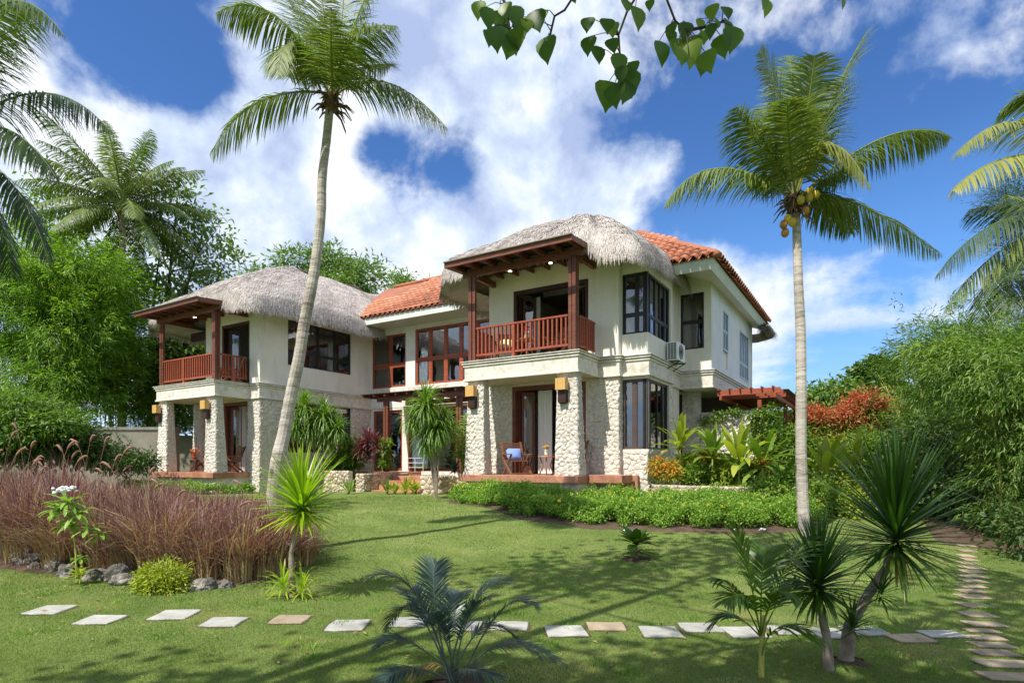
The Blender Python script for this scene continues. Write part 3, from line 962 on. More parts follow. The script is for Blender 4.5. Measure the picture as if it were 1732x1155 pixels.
def window(mode, c, u0, u1, z0, z1, us=(), zs=(), mat='metal_dark', fw=0.06, depth=0.10, gl='glass', curtains=(), name='window', panes=True, set_in=0.06, cmat='curtain'):
    """frame with mullions (part) and a pane per light (sub-parts)"""
    f = mapper(mode, c)
    fr = MB()
    def bx(a, b, w0, w1, p, q, m=fr):
        c0 = f(a, w0, p); c1 = f(b, w1, q)
        m.box(c0[0], c1[0], c0[1], c1[1], c0[2], c1[2])
    w0, w1 = set_in, set_in + depth
    bx(u0, u1, w0, w1, z0, z0 + fw); bx(u0, u1, w0, w1, z1 - fw, z1)
    bx(u0, u0 + fw, w0, w1, z0 + fw, z1 - fw); bx(u1 - fw, u1, w0, w1, z0 + fw, z1 - fw)
    U = [u0] + list(us) + [u1]; Zs = [z0] + list(zs) + [z1]
    for u in us:
        bx(u - fw * .6, u + fw * .6, w0 + .008, w1 - .008, z0 + fw, z1 - fw)
    for z in zs:
        for i in range(len(U) - 1):
            bx(U[i] + fw * (.6 if i else 1), U[i + 1] - fw * (.6 if i < len(U) - 2 else 1), w0 + .012, w1 - .012, z - fw * .45, z + fw * .45)
    o = fr.build(name, mat, villa)
    for i in range(len(U) - 1):
        for j in range(len(Zs) - 1):
            a, b, p, q = U[i] + fw * .5, U[i + 1] - fw * .5, Zs[j] + fw * .45, Zs[j + 1] - fw * .45
            pm = MB()
            # casement frame of the light, then the glass
            cf = MB()
            t = fw * .55
            for (aa, bb, pp, qq) in ((a, b, p, p + t), (a, b, q - t, q), (a, a + t, p + t, q - t), (b - t, b, p + t, q - t)):
                bx(aa, bb, w0 + .022, w1 - .03, pp, qq, cf)
            cf.build('sash', mat, o)
            bx(a + .004, b - .004, w0 + .04, w0 + .046, p + .004, q - .004, pm)
            pm.build('pane', gl, o)
    for (a, b, zt, zb) in curtains:
        cm = MB()
        n = max(6, int((b - a) / 0.045))
        vs = []
        for k in range(n + 1):
            u = a + (b - a) * k / n
            w = w1 + 0.10 + 0.035 * math.sin(k * 1.9) + random.uniform(-.008, .008)
            vs += [f(u, w, zb), f(u, w, zt)]
        cm.add(vs, [(2 * k, 2 * k + 2, 2 * k + 3, 2 * k + 1) for k in range(n)])
        cm.build('curtain', cmat, o, smooth=True)
    return o


def sweep(name, path, prof, mat, parent=None, close=False):
    """mitred moulding: path of (a,b) with the outside on the right hand; prof of (out,z)"""
    P = [Vector(p) for p in path]
    n = len(P)
    nr = []
    for i in range(n - 1):
        d = (P[i + 1] - P[i]).normalized()
        nr.append(Vector((d.y, -d.x)))
    vs = []
    for i in range(n):
        if i == 0: m = nr[0]
        elif i == n - 1: m = nr[-1]
        else:
            m = (nr[i - 1] + nr[i]); m = m / max(0.2, m.dot(nr[i]))
        for (o, z) in prof:
            q = P[i] + m * o
            vs.append((q.x, q.y, z))
    k = len(prof)
    fs = []
    for i in range(n - 1):
        for j in range(k):
            a = i * k + j; b = i * k + (j + 1) % k
            fs.append((a, b, b + k, a + k))
    fs.append(tuple(range(k))); fs.append(tuple((n - 1) * k + j for j in reversed(range(k))))
    return MB().add(vs, fs).build(name, mat, parent or villa)


BAND = [(-0.02, ZB), (0.085, ZB), (0.085, ZB + .045), (0.05, ZB + .06), (0.05, ZL - .17), (0.085, ZL - .16), (0.085, ZL - .115), (0.055, ZL - .11),
        (0.055, ZL - .095), (0.12, ZL - .085), (0.12, ZL - .04), (0.095, ZL - .035), (0.095, ZL - .025), (0.15, ZL - .02), (0.15, ZL), (-0.02, ZL)]


def frustum_col(name, a0, a1, b0, b1, z0, z1, spread, parent=None, faces=('front', 'right'), size=0.14):
    """tapering pier: wider at its foot by spread=(left, right, front, back)"""
    l, r, fr, bk = spread
    def rect(t):
        s = (1 - t) ** 1.15
        return a0 - l * s, a1 + r * s, b0 - fr * s, b1 + bk * s
    mb = MB(); K = 6; vs = []
    for k in range(K + 1):
        t = k / K; A0, A1, B0, B1 = rect(t); z = z0 + (z1 - z0) * t
        vs += [(A0, B0, z), (A1, B0, z), (A1, B1, z), (A0, B1, z)]
    fs = [(3, 2, 1, 0), tuple(4 * K + i for i in range(4))]
    for k in range(K):
        for i in range(4):
            a = 4 * k + i; b = 4 * k + (i + 1) % 4
            fs.append((a, b, b + 4, a + 4))
    mb.add(vs, fs)
    o = mb.build(name, 'mortar', parent or villa)
    def fm(side):
        def f(u, w, z):
            A0, A1, B0, B1 = rect((z - z0) / (z1 - z0))
            if side == 'front': return (A0 + (A1 - A0) * u, B0 + w, z)
            if side == 'left': return (A0 + w, B0 + (B1 - B0) * u, z)
            return (A1 - w, B0 + (B1 - B0) * u, z)
        return f
    for s in faces:
        Wd = (a1 - a0 + (l + r) / 2) if s == 'front' else (b1 - b0 + (fr + bk) / 2)
        g = fm(s)
        stones(o, (lambda u, w, z, g=g, Wd=Wd: g(u / Wd, w, z)), 0, Wd, z0 + .01, z1 - .005, size=size)
    return o


def railing(p, q, newels, nb, zb=ZL):
    """timber balustrade from p to q; each baluster its own piece"""
    P = Vector(p); Q = Vector(q); d = (Q - P); L = d.length; d.normalize()
    o = MB().beam((P.x, P.y, zb + 1.0), (Q.x, Q.y, zb + 1.0), 0.085, 0.055).beam((P.x, P.y, zb + .19), (Q.x, Q.y, zb + .19), 0.06, 0.06).build('railing', 'wood_red', villa, bevel=0.006)
    bm = MB().box(-.023, .023, -.03, .03, 0, .755).mesh('baluster'); bm.materials.append(MATS['wood_red'])
    nm = MB().box(-.045, .045, -.045, .045, 0, .965).mesh('newel'); nm.materials.append(MATS['wood_red'])
    ang = math.atan2(d.y, d.x)
    for k in range(nb):
        t = (k + .5) / nb * L
        if any(abs(t - x) < .07 for x in newels):
            continue
        c = P + d * t
        x = link('baluster', bm, None, o, (c.x, c.y, zb + .218)); x.rotation_euler = (0, 0, ang)
    for t in newels:
        c = P + d * t
        x = link('newel', nm, None, o, (c.x, c.y, zb + .005)); x.rotation_euler = (0, 0, ang)
    return o


def door_open(b, a0, a1, z0, z1, mat='wood_dark', leaf_w=0.42, folded=True):
    fr = MB()
    fr.box(a0, a0 + .11, b + .03, b + .17, z0, z1); fr.box(a1 - .11, a1, b + .03, b + .17, z0, z1); fr.box(a0 + .11, a1 - .11, b + .03, b + .17, z1 - .13, z1)
    o = fr.build('door_frame', mat, villa)
    for (h, s, an) in ((a0 + .13, 1, 1.25), (a1 - .13, -1, 1.25)):
        for k in range(2):
            an2 = an - k * 0.55
            dx = s * math.cos(an2) * leaf_w; dy = -math.sin(an2) * leaf_w * (-1)
            x0 = h + s * k * .10; y0 = b + .20 + k * 0.02
            lf = MB()
            L2 = Vector((dx, dy, 0)); u = L2.normalized()
            z00, z11 = z0 + .03, z1 - .16
            P0 = Vector((x0, y0, 0))
            for (t0, t1, za, zb_) in ((0, .2, z00, z11), (.8, 1, z00, z11), (.2, .8, z00, z00 + .22), (.2, .8, z11 - .12, z11)):
                c0 = P0 + L2 * (t0 + t1) / 2
                lf.beam((c0.x, c0.y, za), (c0.x, c0.y, zb_), .045, leaf_w * (t1 - t0), up=(u.x, u.y, 0))
            dl = lf.build('door_leaf', mat, o)
            gm = MB(); c0 = P0 + L2 * .5
            gm.beam((c0.x, c0.y, z00 + .2), (c0.x, c0.y, z11 - .1), .008, leaf_w * .6, up=(u.x, u.y, 0)); gm.build('door_glass', 'glass', o)
    return o


def downlight(a, b, z):
    o = MB().lathe((a, b, z), [(.05, 0), (.05, -.012), (.04, -.014)], 10).build('downlight', 'lamp', villa)
    return o


def sconce(a, b, z, label):
    """wall lamp on the front face: amber shade over a dark timber back"""
    t = empty('wall_lamp', tuple(H(a, b, z)), HROT)
    MB().box(-.13, .13, -.03, -.0, -.38, .08).build('backplate', 'wood_dark', t)
    MB().box(-.12, .12, -.13, -.032, -.36, -.02).build('lamp_body', 'wood_dark', t)
    sh = MB()
    for k in range(4):
        sh.box(-.15 + k * .076, -.15 + k * .076 + .072, -.22, -.034, -.018, .30)
    sh.build('lamp_shade', 'amber', t)
    tag(t, label, 'wall lamp', 'wall lamps on the porch piers')


def wing(oa, ob, w, tag_side):
    """one thatched wing with porch and balcony, ledge corner at (oa,ob), porch w wide"""
    A = lambda a: oa + a
    B = lambda b: ob + b
    left = -w
    back = B(1.39)
    # balcony slab, with its mouldings
    MB().box(A(left) + .0, A(0), B(0), back, ZB + .02, ZL - .01).build('balcony_floor', 'soffit', villa)
    sweep('balcony_band', [(A(left), back), (A(left), B(0)), (A(0), B(0)), (A(0), back + .02)], BAND, 'coral_smooth')
    # deck
    MB().box(A(left) - .22, A(.1), B(-.16), back, 1.05, ZD).build('porch_deck', 'terracotta', villa, bevel=0.01)
    pl = MB().box(A(left) - .05, A(0.0), B(-.0), back, 0.2, 1.05).build('porch_base', 'mortar', villa)
    stones(pl, mapper('b', B(0)), A(left) - .05, A(0), 0.3, 1.04, size=.2)
    # piers carrying the balcony
    frustum_col('porch_pier', A(-.62), A(0) - .02, B(.03), B(.30), ZD, ZB + .02, (.06, .08, .05, .16))
    frustum_col('porch_pier', A(left) + .03, A(left) + .58, B(.03), B(.30), ZD, ZB + .02, (.12, .05, .05, .12))
    if tag_side == 'L':
        frustum_col('porch_pier', A(left) + .0, A(left) + .5, B(1.45), B(1.75), ZD, ZB + .02, (.02, .05, .05, .1))
    # back wall of porch and balcony
    d0, d1 = (A(-2.95), A(-.38)) if tag_side == 'R' else (A(-1.75), A(-.12))
    lw0 = A(left) - .12 if tag_side == 'R' else A(-2.35)
    wl = wall('lower_wall', 'b', back, lw0, A(.0), 0.3, ZB + .02, [(d0, d1, ZD, 4.02)], mat='mortar')
    stones(wl, mapper('b', back), lw0, A(0), ZD, ZB, [(d0, d1, ZD, 4.02)])
    u0, u1 = (A(-2.9), A(-.3)) if tag_side == 'R' else (A(-1.85), A(.0))
    uw0 = A(left) - .12 if tag_side == 'R' else A(-2.95)
    ztop = 7.05 if tag_side == 'R' else 7.15
    wall('upper_wall', 'b', back, uw0, A(.64), ZL, ZT + .3, [(u0, u1, ZL, ztop)])
    door_open(back, d0, d1, ZD, 4.02, 'wood')
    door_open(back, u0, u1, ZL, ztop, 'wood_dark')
    # balcony posts, in pairs
    for a, nm in ((left + .10, 2), (-.10, 2)):
        MB().box(A(a) - .065, A(a) + .045, B(.02), B(.13), ZL, 7.27).build('balcony_post', 'wood', villa, bevel=.006)
        s = .16 if a < -1 else -.0
        if a < -1:
            MB().box(A(a) + .075, A(a) + .175, B(.03), B(.12), ZL, 7.27).build('balcony_post', 'wood', villa, bevel=.006)
        else:
            MB().box(A(a) - .185, A(a) - .085, B(.03), B(.12), ZL, 7.27).build('balcony_post', 'wood', villa, bevel=.006)
            MB().box(A(a) - .055, A(a) + .04, B(.155), B(.25), ZL, 7.27).build('balcony_post', 'wood', villa, bevel=.006)
    # head beams
    MB().box(A(left) - .18, A(.14), B(.015), B(.135), 7.27, 7.45).build('head_beam', 'wood', villa, bevel=.006)
    MB().box(A(left) + .03, A(left) + .15, B(.14), back - .01, 7.27, 7.45).build('head_beam', 'wood', villa)
    MB().box(A(-.16), A(-.05), B(.14), back - .01, 7.27, 7.45).build('head_beam', 'wood', villa)
    # rafters, the edge boards and the ceiling boards over them
    nr = 8
    for k in range(nr):
        a = A(left - .12 + k * (w + .22) / (nr - 1))
        MB().beam((a, B(-.74), 7.42), (a, back - .02, 7.56), .06, .12).build('rafter', 'wood', villa)
    fa0, fa1 = A(left - .25), A(.24)
    MB().box(fa0, fa1, B(-.80), B(-.755), 7.36, 7.50).build('edge_board', 'wood', villa)
    MB().box(fa0, fa1, B(-.86), B(-.75), 7.503, 7.53).build('edge_board', 'wood_grey', villa)
    MB().beam((fa1 - .02, B(-.75), 7.44), (fa1 - .02, back + .2, 7.58), .045, .15).build('edge_board', 'wood', villa)
    MB().beam((fa0 + .02, B(-.75), 7.44), (fa0 + .02, back + .2, 7.58), .045, .15).build('edge_board', 'wood', villa)
    k = 0
    b = -.38
    while b < 1.35:
        zz = 7.50 + (b + .75) * .065
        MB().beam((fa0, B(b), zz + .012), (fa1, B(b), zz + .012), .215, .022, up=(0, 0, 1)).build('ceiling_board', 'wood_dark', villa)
        b += .222
    for dx in (-1.2, -2.6):
        downlight(A(dx), B(.72), 7.465)
    # balustrade
    railing((A(left) + .30, B(.08)), (A(-.30), B(.08)), (w * .44 - .3,), 22)
    railing((A(-.08), B(.27)), (A(-.08), back - .06), (.48,), 9)
    railing((A(left) + .09, B(.16)), (A(left) + .09, back - .06), (.5,), 8)
    # the stone pier at the porch end
    frustum_col('corner_pier', A(.0), A(.64), back - .0, back + .35, 0.35, ZB + .02, (.34, .03, .05, 0), size=.145)


def thatch(oa, ob, aL, aR, bF, ra, rb, bend, zr, zl_fn, nstr, extra=()):
    """thick thatch over the hip: body surface, rolled lip and underside, plus loose straws"""
    # eave path, left back -> left front -> right front -> right back
    path = []
    rc = 0.7
    def add(x, y): path.append((x, y))
    nb = 26
    for k in range(nb): add(aL, bend + (bF + rc - bend) * k / nb)
    for k in range(8):
        t = math.pi / 2 * k / 8; add(aL + rc - rc * math.cos(t), bF + rc - rc * math.sin(t))
    nf = 30
    for k in range(nf): add(aL + rc + (aR - aL - 2 * rc) * k / nf, bF)
    for k in range(8):
        t = math.pi / 2 * k / 8; add(aR - rc + rc * math.sin(t), bF + rc - rc * math.cos(t))
    for k in range(nb + 1): add(aR, bF + rc + (bend - bF - rc) * k / nb)
    # profile: inner underside, lip bottom, rolled edge, slope, ridge.  (inset, rise above lip, along-slope flag)
    T = 18
    def pt(i, j):
        ex, ey = path[i]
        fr = (ey - bF) / (bend - bF)
        rx, ry = ra, rb + (bend - rb) * max(0, fr)
        if j < 0:
            s = (-j) * 0.30
            L = math.hypot(rx - ex, ry - ey)
            t = min(1, s / L)
            z = zl_fn(ex, ey) + 0.10 * (-j) + .02
            return ex + (rx - ex) * t, ey + (ry - ey) * t, z
        t = (j / T) ** 1.5
        L = math.hypot(rx - ex, ry - ey)
        s = t * L
        lip = 0.40 * math.sqrt(max(0, 1 - (1 - min(1, s / .45)) ** 2))
        out = 0.0
        z0 = zl_fn(ex, ey)
        zz = z0 + lip + (zr - z0 - 0.40) * (t ** 0.92)
        zz += 0.13 * math.sin(math.pi * min(1, t * 1.0))
        nz = 0.075 * math.sin(ex * 2.1 + ey * 1.3 + t * 5) + 0.02 * math.sin(t * 38) + 0.045 * math.sin(ex * 4.7 - ey * 3.9 + 1.0) * (1 - t) + 0.05 * math.sin(ey * 1.7 + t * 3)
        zz += nz * min(1, .5 + s)
        return ex + (rx - ex) * t, ey + (ry - ey) * t, zz
    js = [-3, -2, -1] + list(range(0, T + 1))
    n = len(path); m = len(js)
    P = np.array([[pt(i, j) for j in js] for i in range(n)])
    V = P.reshape(-1, 3).copy()
    V[:, 0] += oa; V[:, 1] += ob
    idx = np.arange(n - 1)[:, None] * m + np.arange(m - 1)[None, :]
    F = np.stack([idx, idx + m, idx + m + 1, idx + 1], -1).reshape(-1, 4)
    tint = RNG.uniform(0.35, 0.6, len(F))
    body = link('thatch_roof', np_mesh('thatch_roof', V, F, tint, smooth=True), 'thatch', villa)
    # straws lying down the slope and hanging off the lip
    ns = nstr
    ii = RNG.uniform(0, n - 1.001, ns)
    jj = 3 + RNG.uniform(0, 1, ns) ** 1.25 * (T - .1)
    hang = RNG.uniform(0, 1, ns) < 0.36
    jj[hang] = 3 + RNG.uniform(0, 3.5, hang.sum())
    Pg = V.reshape(n, m, 3)
    def samp(i, j):
        i0 = np.floor(i).astype(int); j0 = np.floor(j).astype(int)
        i0 = np.clip(i0, 0, n - 2); j0 = np.clip(j0, 0, m - 2)
        a = (i - i0)[:, None]; b = (j - j0)[:, None]
        return (Pg[i0, j0] * (1 - a) * (1 - b) + Pg[i0 + 1, j0] * a * (1 - b) + Pg[i0, j0 + 1] * (1 - a) * b + Pg[i0 + 1, j0 + 1] * a * b)
    p = samp(ii, jj)
    dn = samp(ii, np.maximum(jj - 1.0, 3)) - samp(ii, np.maximum(jj - 1.0, 3) + 1.0)
    dn /= np.linalg.norm(dn, axis=1)[:, None] + 1e-9
    sd = samp(np.minimum(ii + .5, n - 1.01), jj) - samp(np.maximum(ii - .5, 0), jj)
    sd /= np.linalg.norm(sd, axis=1)[:, None] + 1e-9
    nm = np.cross(sd, dn); nm *= np.sign(nm[:, 2:3] + 1e-9)
    L = RNG.uniform(.16, .42, ns)
    wd = RNG.uniform(.006, .014, ns)
    up = RNG.uniform(0.004, 0.03, ns)
    L[hang] *= 0.85
    jit = RNG.normal(0, .16, ns)
    d = dn + sd * jit[:, None]
    base = p + nm * .004
    g = np.zeros_like(d); g[:, 2] = -1
    mid = base + d * (L * .5)[:, None] + nm * up[:, None]
    hf = np.where(hang, .8, .12)[:, None]
    tip = mid + (d * (1 - hf) + g * hf) * (L * .5)[:, None] + nm * (up * RNG.uniform(-.3, 1.2, ns))[:, None]
    wv = sd * wd[:, None]
    V2 = np.stack([base - wv, base + wv, mid + wv, mid - wv, tip], 1).reshape(-1, 3)
    k = np.arange(ns) * 5
    F4 = np.stack([k, k + 1, k + 2, k + 3], 1); F3 = np.stack([k + 3, k + 2, k + 4], 1)
    t = np.clip(RNG.normal(.55, .20, ns) + .12 * np.sin(jj * 2.4 + ii * .05) + .14 * np.sin(ii * .9) * np.sin(jj * .7 + ii * .3), 0, 1)
    st = link('straw', np_mesh('straw', V2, [F4, F3], np.concatenate([t, t])), 'thatch', body)
    tag(st, kind='stuff')
    return body


TILE_LIST = []


def tile_slope(part, P0, U, D, nu, ns, inside, su=0.29, sd=0.33):
    """barrel tiles: P0 eave start, U along the eave, D up the slope (unit vectors, villa space)"""
    U = Vector(U); D = Vector(D); Nn = U.cross(D).normalized()
    if Nn.z < 0: Nn = -Nn
    for j in range(ns):
        for i in range(nu):
            c = Vector(P0) + U * ((i + .5) * su) + D * (j * sd)
            if not inside(c.x, c.y):
                continue
            TILE_LIST.append((part, c, U, D, Nn))


def flush_tiles():
    tm = MB()
    K = 5
    vs = []
    for (y, r, z) in ((-.03, .132, .024), (.36, .110, -.006)):
        for k in range(K + 1):
            a = math.pi * k / K
            vs.append((-math.cos(a) * r, y, math.sin(a) * r * .95 + z))
    for k in range(K + 1):      # thickness at the lower end
        a = math.pi * k / K
        vs.append((-math.cos(a) * .112, -.03, math.sin(a) * .112 * .95 + .010))
    fs = [(k, k + 1, K + 2 + k, K + 1 + k) for k in range(K)] + [(2 * K + 2 + k, 2 * K + 3 + k, k + 1, k) for k in range(K)]
    tm.add(vs, fs)
    me = tm.mesh('roof_tile', smooth=True); me.materials.append(MATS['roof_tile'])
    TILE_LIST.sort(key=lambda t: H(t[1].x, t[1].y).y + (6 if t[0]['far'] else 0))
    rest = {}
    for n, (part, c, U, D, Nn) in enumerate(TILE_LIST):
        M = Matrix((U, D, Nn)).transposed()
        M = M @ Matrix.Rotation(random.uniform(-.03, .03), 3, 'Z')
        if n < 296:
            o = link('roof_tile', me, None, part)
            M4 = M.to_4x4(); M4.translation = c + Nn * random.uniform(0, .012)
            o.matrix_local = M4
        else:
            rest.setdefault(part.name, [part, [], []])
            lst = rest[part.name]
            o0 = len(lst[1])
            for v in vs:
                lst[1].append(tuple(M @ Vector(v) + c + Nn * .004))
            lst[2] += [tuple(q + o0 for q in f) for f in fs]
    for k, (part, v, f) in rest.items():
        me2 = bpy.data.meshes.new('roof_tiles'); me2.from_pydata(v, [], f); me2.update()
        me2.polygons.foreach_set('use_smooth', np.ones(len(me2.polygons), dtype=bool))
        a = me2.attributes.new('tint', 'FLOAT', 'FACE')
        tv = np.repeat(RNG.uniform(0, 1, len(me2.polygons) // 10 + 1), 10)[:len(me2.polygons)]
        a.data.foreach_set('value', tv.astype(np.float32))
        o = link('roof_tile_field', me2, 'roof_tile', part); tag(o, kind='stuff')


def build_villa():
    wing(0, 0, 3.7, 'R')
    wing(-13.8, -1.88, 3.95, 'L')
    # ---------- right wing: bay, side walls
    hb = (.66, 1.41, 2.0, 4.0)
    wl = wall('bay_wall', 'b', 1.6, .64, 1.43, .35, ZB + .02, [(.66, 1.431, 2.0, 4.0)], mat='mortar', th=.2)
    stones(wl, mapper('b', 1.6), .64, 1.43, .4, 1.98, size=.17)
    ws = wall('bay_wall', 'a', 1.43, 1.8, 3.85, .35, ZB + .02, [(1.79, 3.62, 2.0, 4.0)], mat='mortar')
    stones(ws, mapper('a', 1.43), 1.6, 3.85, .4, ZB, [(1.5, 3.62, 2.0, 4.3)], size=.17)
    wall('bay_wall', 'b', 1.6, .64, 1.43, ZL, 7.42, [(.66, 1.431, 5.3, 7.04)])
    wall('bay_wall', 'a', 1.43, 1.8, 3.85, ZL, 7.42, [(1.79, 3.78, 5.3, 7.04)])
    wall('side_wall', 'a', 1.25, 3.85, 5.32, .35, 7.92, mat='plaster')
    wall('bay_return', 'b', 3.86, 1.0, 1.43, .35, 7.6, th=.1)
    sp = MB().box(1.245, 1.262, 4.06, 4.5, .4, ZB).build('lower_wall', 'mortar', villa)
    stones(sp, mapper('a', 1.262), 3.88, 4.6, .4, ZB, size=.17)
    sweep('floor_band', [(-.02 + .02, 1.39), (.64, 1.39), (.64, 1.6), (1.43, 1.6), (1.43, 3.86), (1.25, 3.86), (1.25, 5.32), (2.31, 5.32), (2.31, 12.6)], BAND, 'coral_smooth')
    wall('step_wall', 'b', 5.32, 1.25, 2.31, ZB + .02, ZT + .6, [(1.29, 2.07, 5.4, 7.26)])
    wall('long_wall', 'a', 2.31, 5.52, 12.6, ZB + .02, ZT + .3, [(7.04, 7.82, 4.98, 7.0), (9.95, 11.75, 4.98, 6.85)], mat='plaster_white')
    MB().box(1.27, 2.29, 5.34, 12.6, ZB, ZB + .015).build('overhang_soffit', 'plaster', villa)
    # lower wall under the overhang, with a door slot, going on as the garden wall
    wl = wall('lower_wall', 'b', 6.1, 1.0, 1.74, .4, ZB + .02, [(1.02, 1.14, 1.3, 4.0)], mat='mortar')
    stones(wl, mapper('b', 6.1), 1.0, 1.74, .4, ZB, [(1.02, 1.16, 1.3, 4.0)], size=.17)
    MB().box(1.02, 1.14, 6.13, 6.16, 1.3, 4.0).build('side_door', 'wood_dark', villa)
    wall('lower_wall', 'a', 1.0, 5.32, 6.1, .4, ZB, mat='mortar')
    wall('lower_wall', 'b', 8.6, 1.0, 2.3, .4, ZB, mat='room')
    # dark bronze corner windows
    window('b', 1.6, .66, 1.40, 5.3, 7.04, (1.08,), (5.86,), curtains=((.98, 1.18, 6.95, 5.34), (.7, 1.3, 5.82, 5.34)))
    window('a', 1.43, 1.66, 3.78, 5.3, 7.04, (2.02, 2.5, 2.95, 3.4), (5.86,), curtains=((3.2, 3.7, 6.95, 5.34), (1.75, 2.2, 6.95, 5.34)), gl='glass_dark')
    window('b', 1.6, .66, 1.40, 2.0, 4.0, (1.02,), (), 'metal_brown', fw=.075, curtains=((.72, .98, 3.95, 2.05), (1.06, 1.38, 3.95, 2.05)))
    window('a', 1.43, 1.66, 3.62, 2.0, 4.0, (2.05, 2.7, 3.2), (), 'metal_dark', fw=.055, curtains=((1.72, 2.1, 3.95, 2.05), (3.3, 3.58, 3.95, 2.05)))
    window('b', 5.32, 1.29, 2.07, 5.4, 7.26, (), (6.32,), gl='glass_dark')
    window('a', 2.31, 7.04, 7.82, 5.6, 7.0, (7.43,), (6.3,), 'metal_blue', set_in=-.02, gl='glass_dark')
    MB().box(2.24, 2.25, 7.04, 7.82, 4.98, 5.6).build('window_panel', 'plaster', villa)
    window('a', 2.31, 9.95, 11.75, 4.98, 6.85, (10.4, 10.85, 11.3), (5.6,), 'metal_blue', set_in=-.02, gl='glass_dark')
    # rooms behind
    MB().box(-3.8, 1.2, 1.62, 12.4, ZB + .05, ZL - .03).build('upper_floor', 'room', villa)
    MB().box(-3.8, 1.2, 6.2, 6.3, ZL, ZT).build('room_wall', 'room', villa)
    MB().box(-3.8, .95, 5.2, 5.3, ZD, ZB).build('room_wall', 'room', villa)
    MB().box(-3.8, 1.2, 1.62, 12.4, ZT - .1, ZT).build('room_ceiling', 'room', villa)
    MB().box(-3.95, 1.2, 1.42, 6.2, .3, ZD - .005).build('ground_slab', 'terracotta', villa)
    wall('left_wall', 'a', -3.75, 1.6, 12.5, .3, ZT + .5, th=.15)
    wall('back_wall', 'b', 12.5, -3.75, 2.31, .3, ZT + .3)
    # curtains and things seen through the open doors
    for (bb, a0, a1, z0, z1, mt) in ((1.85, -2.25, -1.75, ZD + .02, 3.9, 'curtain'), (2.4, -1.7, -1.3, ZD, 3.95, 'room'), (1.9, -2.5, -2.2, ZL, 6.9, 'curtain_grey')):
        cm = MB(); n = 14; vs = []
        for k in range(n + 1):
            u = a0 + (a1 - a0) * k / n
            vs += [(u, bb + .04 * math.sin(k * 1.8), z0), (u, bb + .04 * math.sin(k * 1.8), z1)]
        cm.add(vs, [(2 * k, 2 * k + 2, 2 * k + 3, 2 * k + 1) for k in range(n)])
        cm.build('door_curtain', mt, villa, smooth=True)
    # ---------- left wing side wall
    aw = -13.16
    ws = wall('wing_wall', 'a', aw, -.29, 5.3, ZL, ZT + .3, [(.78, 4.12, 5.55, 7.38)])
    wl = wall('wing_wall', 'a', aw, -.14, 5.3, .3, ZB + .02, [(.78, 4.12, 2.03, 4.05)], mat='mortar')
    stones(wl, mapper('a', aw), -.1, 5.3, .5, ZB, [(.78, 4.12, 2.03, 4.05)], size=.19)
    sweep('floor_band', [(-13.8, -.49), (aw, -.49), (aw, 5.3)], BAND, 'coral_smooth')
    window('a', aw, .78, 4.12, 5.55, 7.38, (1.49, 2.34, 3.24), (6.14,), curtains=((.9, 1.5, 7.3, 5.6), (1.7, 2.3, 7.3, 5.6), (2.6, 3.1, 7.3, 5.6), (3.4, 4.05, 7.3, 5.6)), cmat='curtain_grey', gl='glass_dark')
    window('a', aw, .78, 4.12, 2.03, 4.05, (1.5, 2.34, 3.24), (), gl='glass_dark')
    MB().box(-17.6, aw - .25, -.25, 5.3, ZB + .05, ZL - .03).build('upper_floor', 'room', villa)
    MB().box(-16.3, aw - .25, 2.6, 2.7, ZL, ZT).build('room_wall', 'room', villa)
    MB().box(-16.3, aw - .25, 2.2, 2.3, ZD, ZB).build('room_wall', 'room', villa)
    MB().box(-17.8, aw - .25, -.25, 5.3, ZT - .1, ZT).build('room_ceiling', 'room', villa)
    MB().box(-17.9, aw - .25, -.45, 5.3, .3, ZD - .005).build('ground_slab', 'terracotta', villa)
    wall('left_wall', 'a', -16.2, -.29, 5.3, .3, ZB, th=.15)
    wall('left_wall', 'a', -16.6, -.29, 5.3, ZL, ZT, th=.15)
    MB().box(-17.75, -16.2, -.30, -.22, 3.75, 4.06).build('porch_beam', 'wood', villa)
    MB().box(-13.98, -13.86, -.46, -.34, ZD, 4.0).build('door_post', 'wood', villa)
    MB().box(-17.9, -16.75, -.47, -.40, 6.75, 7.1).build('eave_beam', 'wood_dark', villa)
    for (bb, a0, a1) in ((-.05, -15.2, -14.4),):
        cm = MB(); n = 16; vs = []
        for k in range(n + 1):
            u = a0 + (a1 - a0) * k / n
            vs += [(u, bb + .04 * math.sin(k * 1.8), ZD), (u, bb + .04 * math.sin(k * 1.8), 3.9)]
        cm.add(vs, [(2 * k, 2 * k + 2, 2 * k + 3, 2 * k + 1) for k in range(n)])
        cm.build('door_curtain', 'curtain_grey', villa, smooth=True)
    # ---------- centre range
    wall('centre_wall', 'b', 5.3, aw, -3.9, ZB + .02, ZT + .5, [(-13.07, -10.98, 5.03, 7.43), (-10.43, -5.2, 5.03, 7.5)])
    wc = wall('centre_wall', 'b', 5.3, aw, -3.9, .3, ZB, [(-12.99, -11.19, ZD, 4.0), (-10.84, -5.0, ZD, 4.0)], mat='plaster')
    sweep('floor_band', [(aw + .02, 5.3), (-3.9, 5.3)], [(-.02, 4.72), (.07, 4.72), (.07, 4.98), (-.02, 4.98)], 'coral_smooth')
    window('b', 5.3, -13.07, -10.98, 5.03, 7.43, (-11.95,), (6.04,), 'wood_red', fw=.10, curtains=((-12.9, -12.1, 7.3, 5.1),), cmat='curtain_grey')
    window('b', 5.3, -10.43, -5.2, 5.03, 7.5, (-9.62, -8.77, -7.95, -7.1, -6.2), (6.15,), 'wood_red', fw=.10)
    window('b', 5.3, -12.99, -11.19, ZD, 4.0, (-12.1,), (), 'wood_red', fw=.12)
    window('b', 5.3, -10.84, -5.0, ZD, 4.0, (-9.4, -8.0, -6.5), (), 'wood_red', fw=.12)
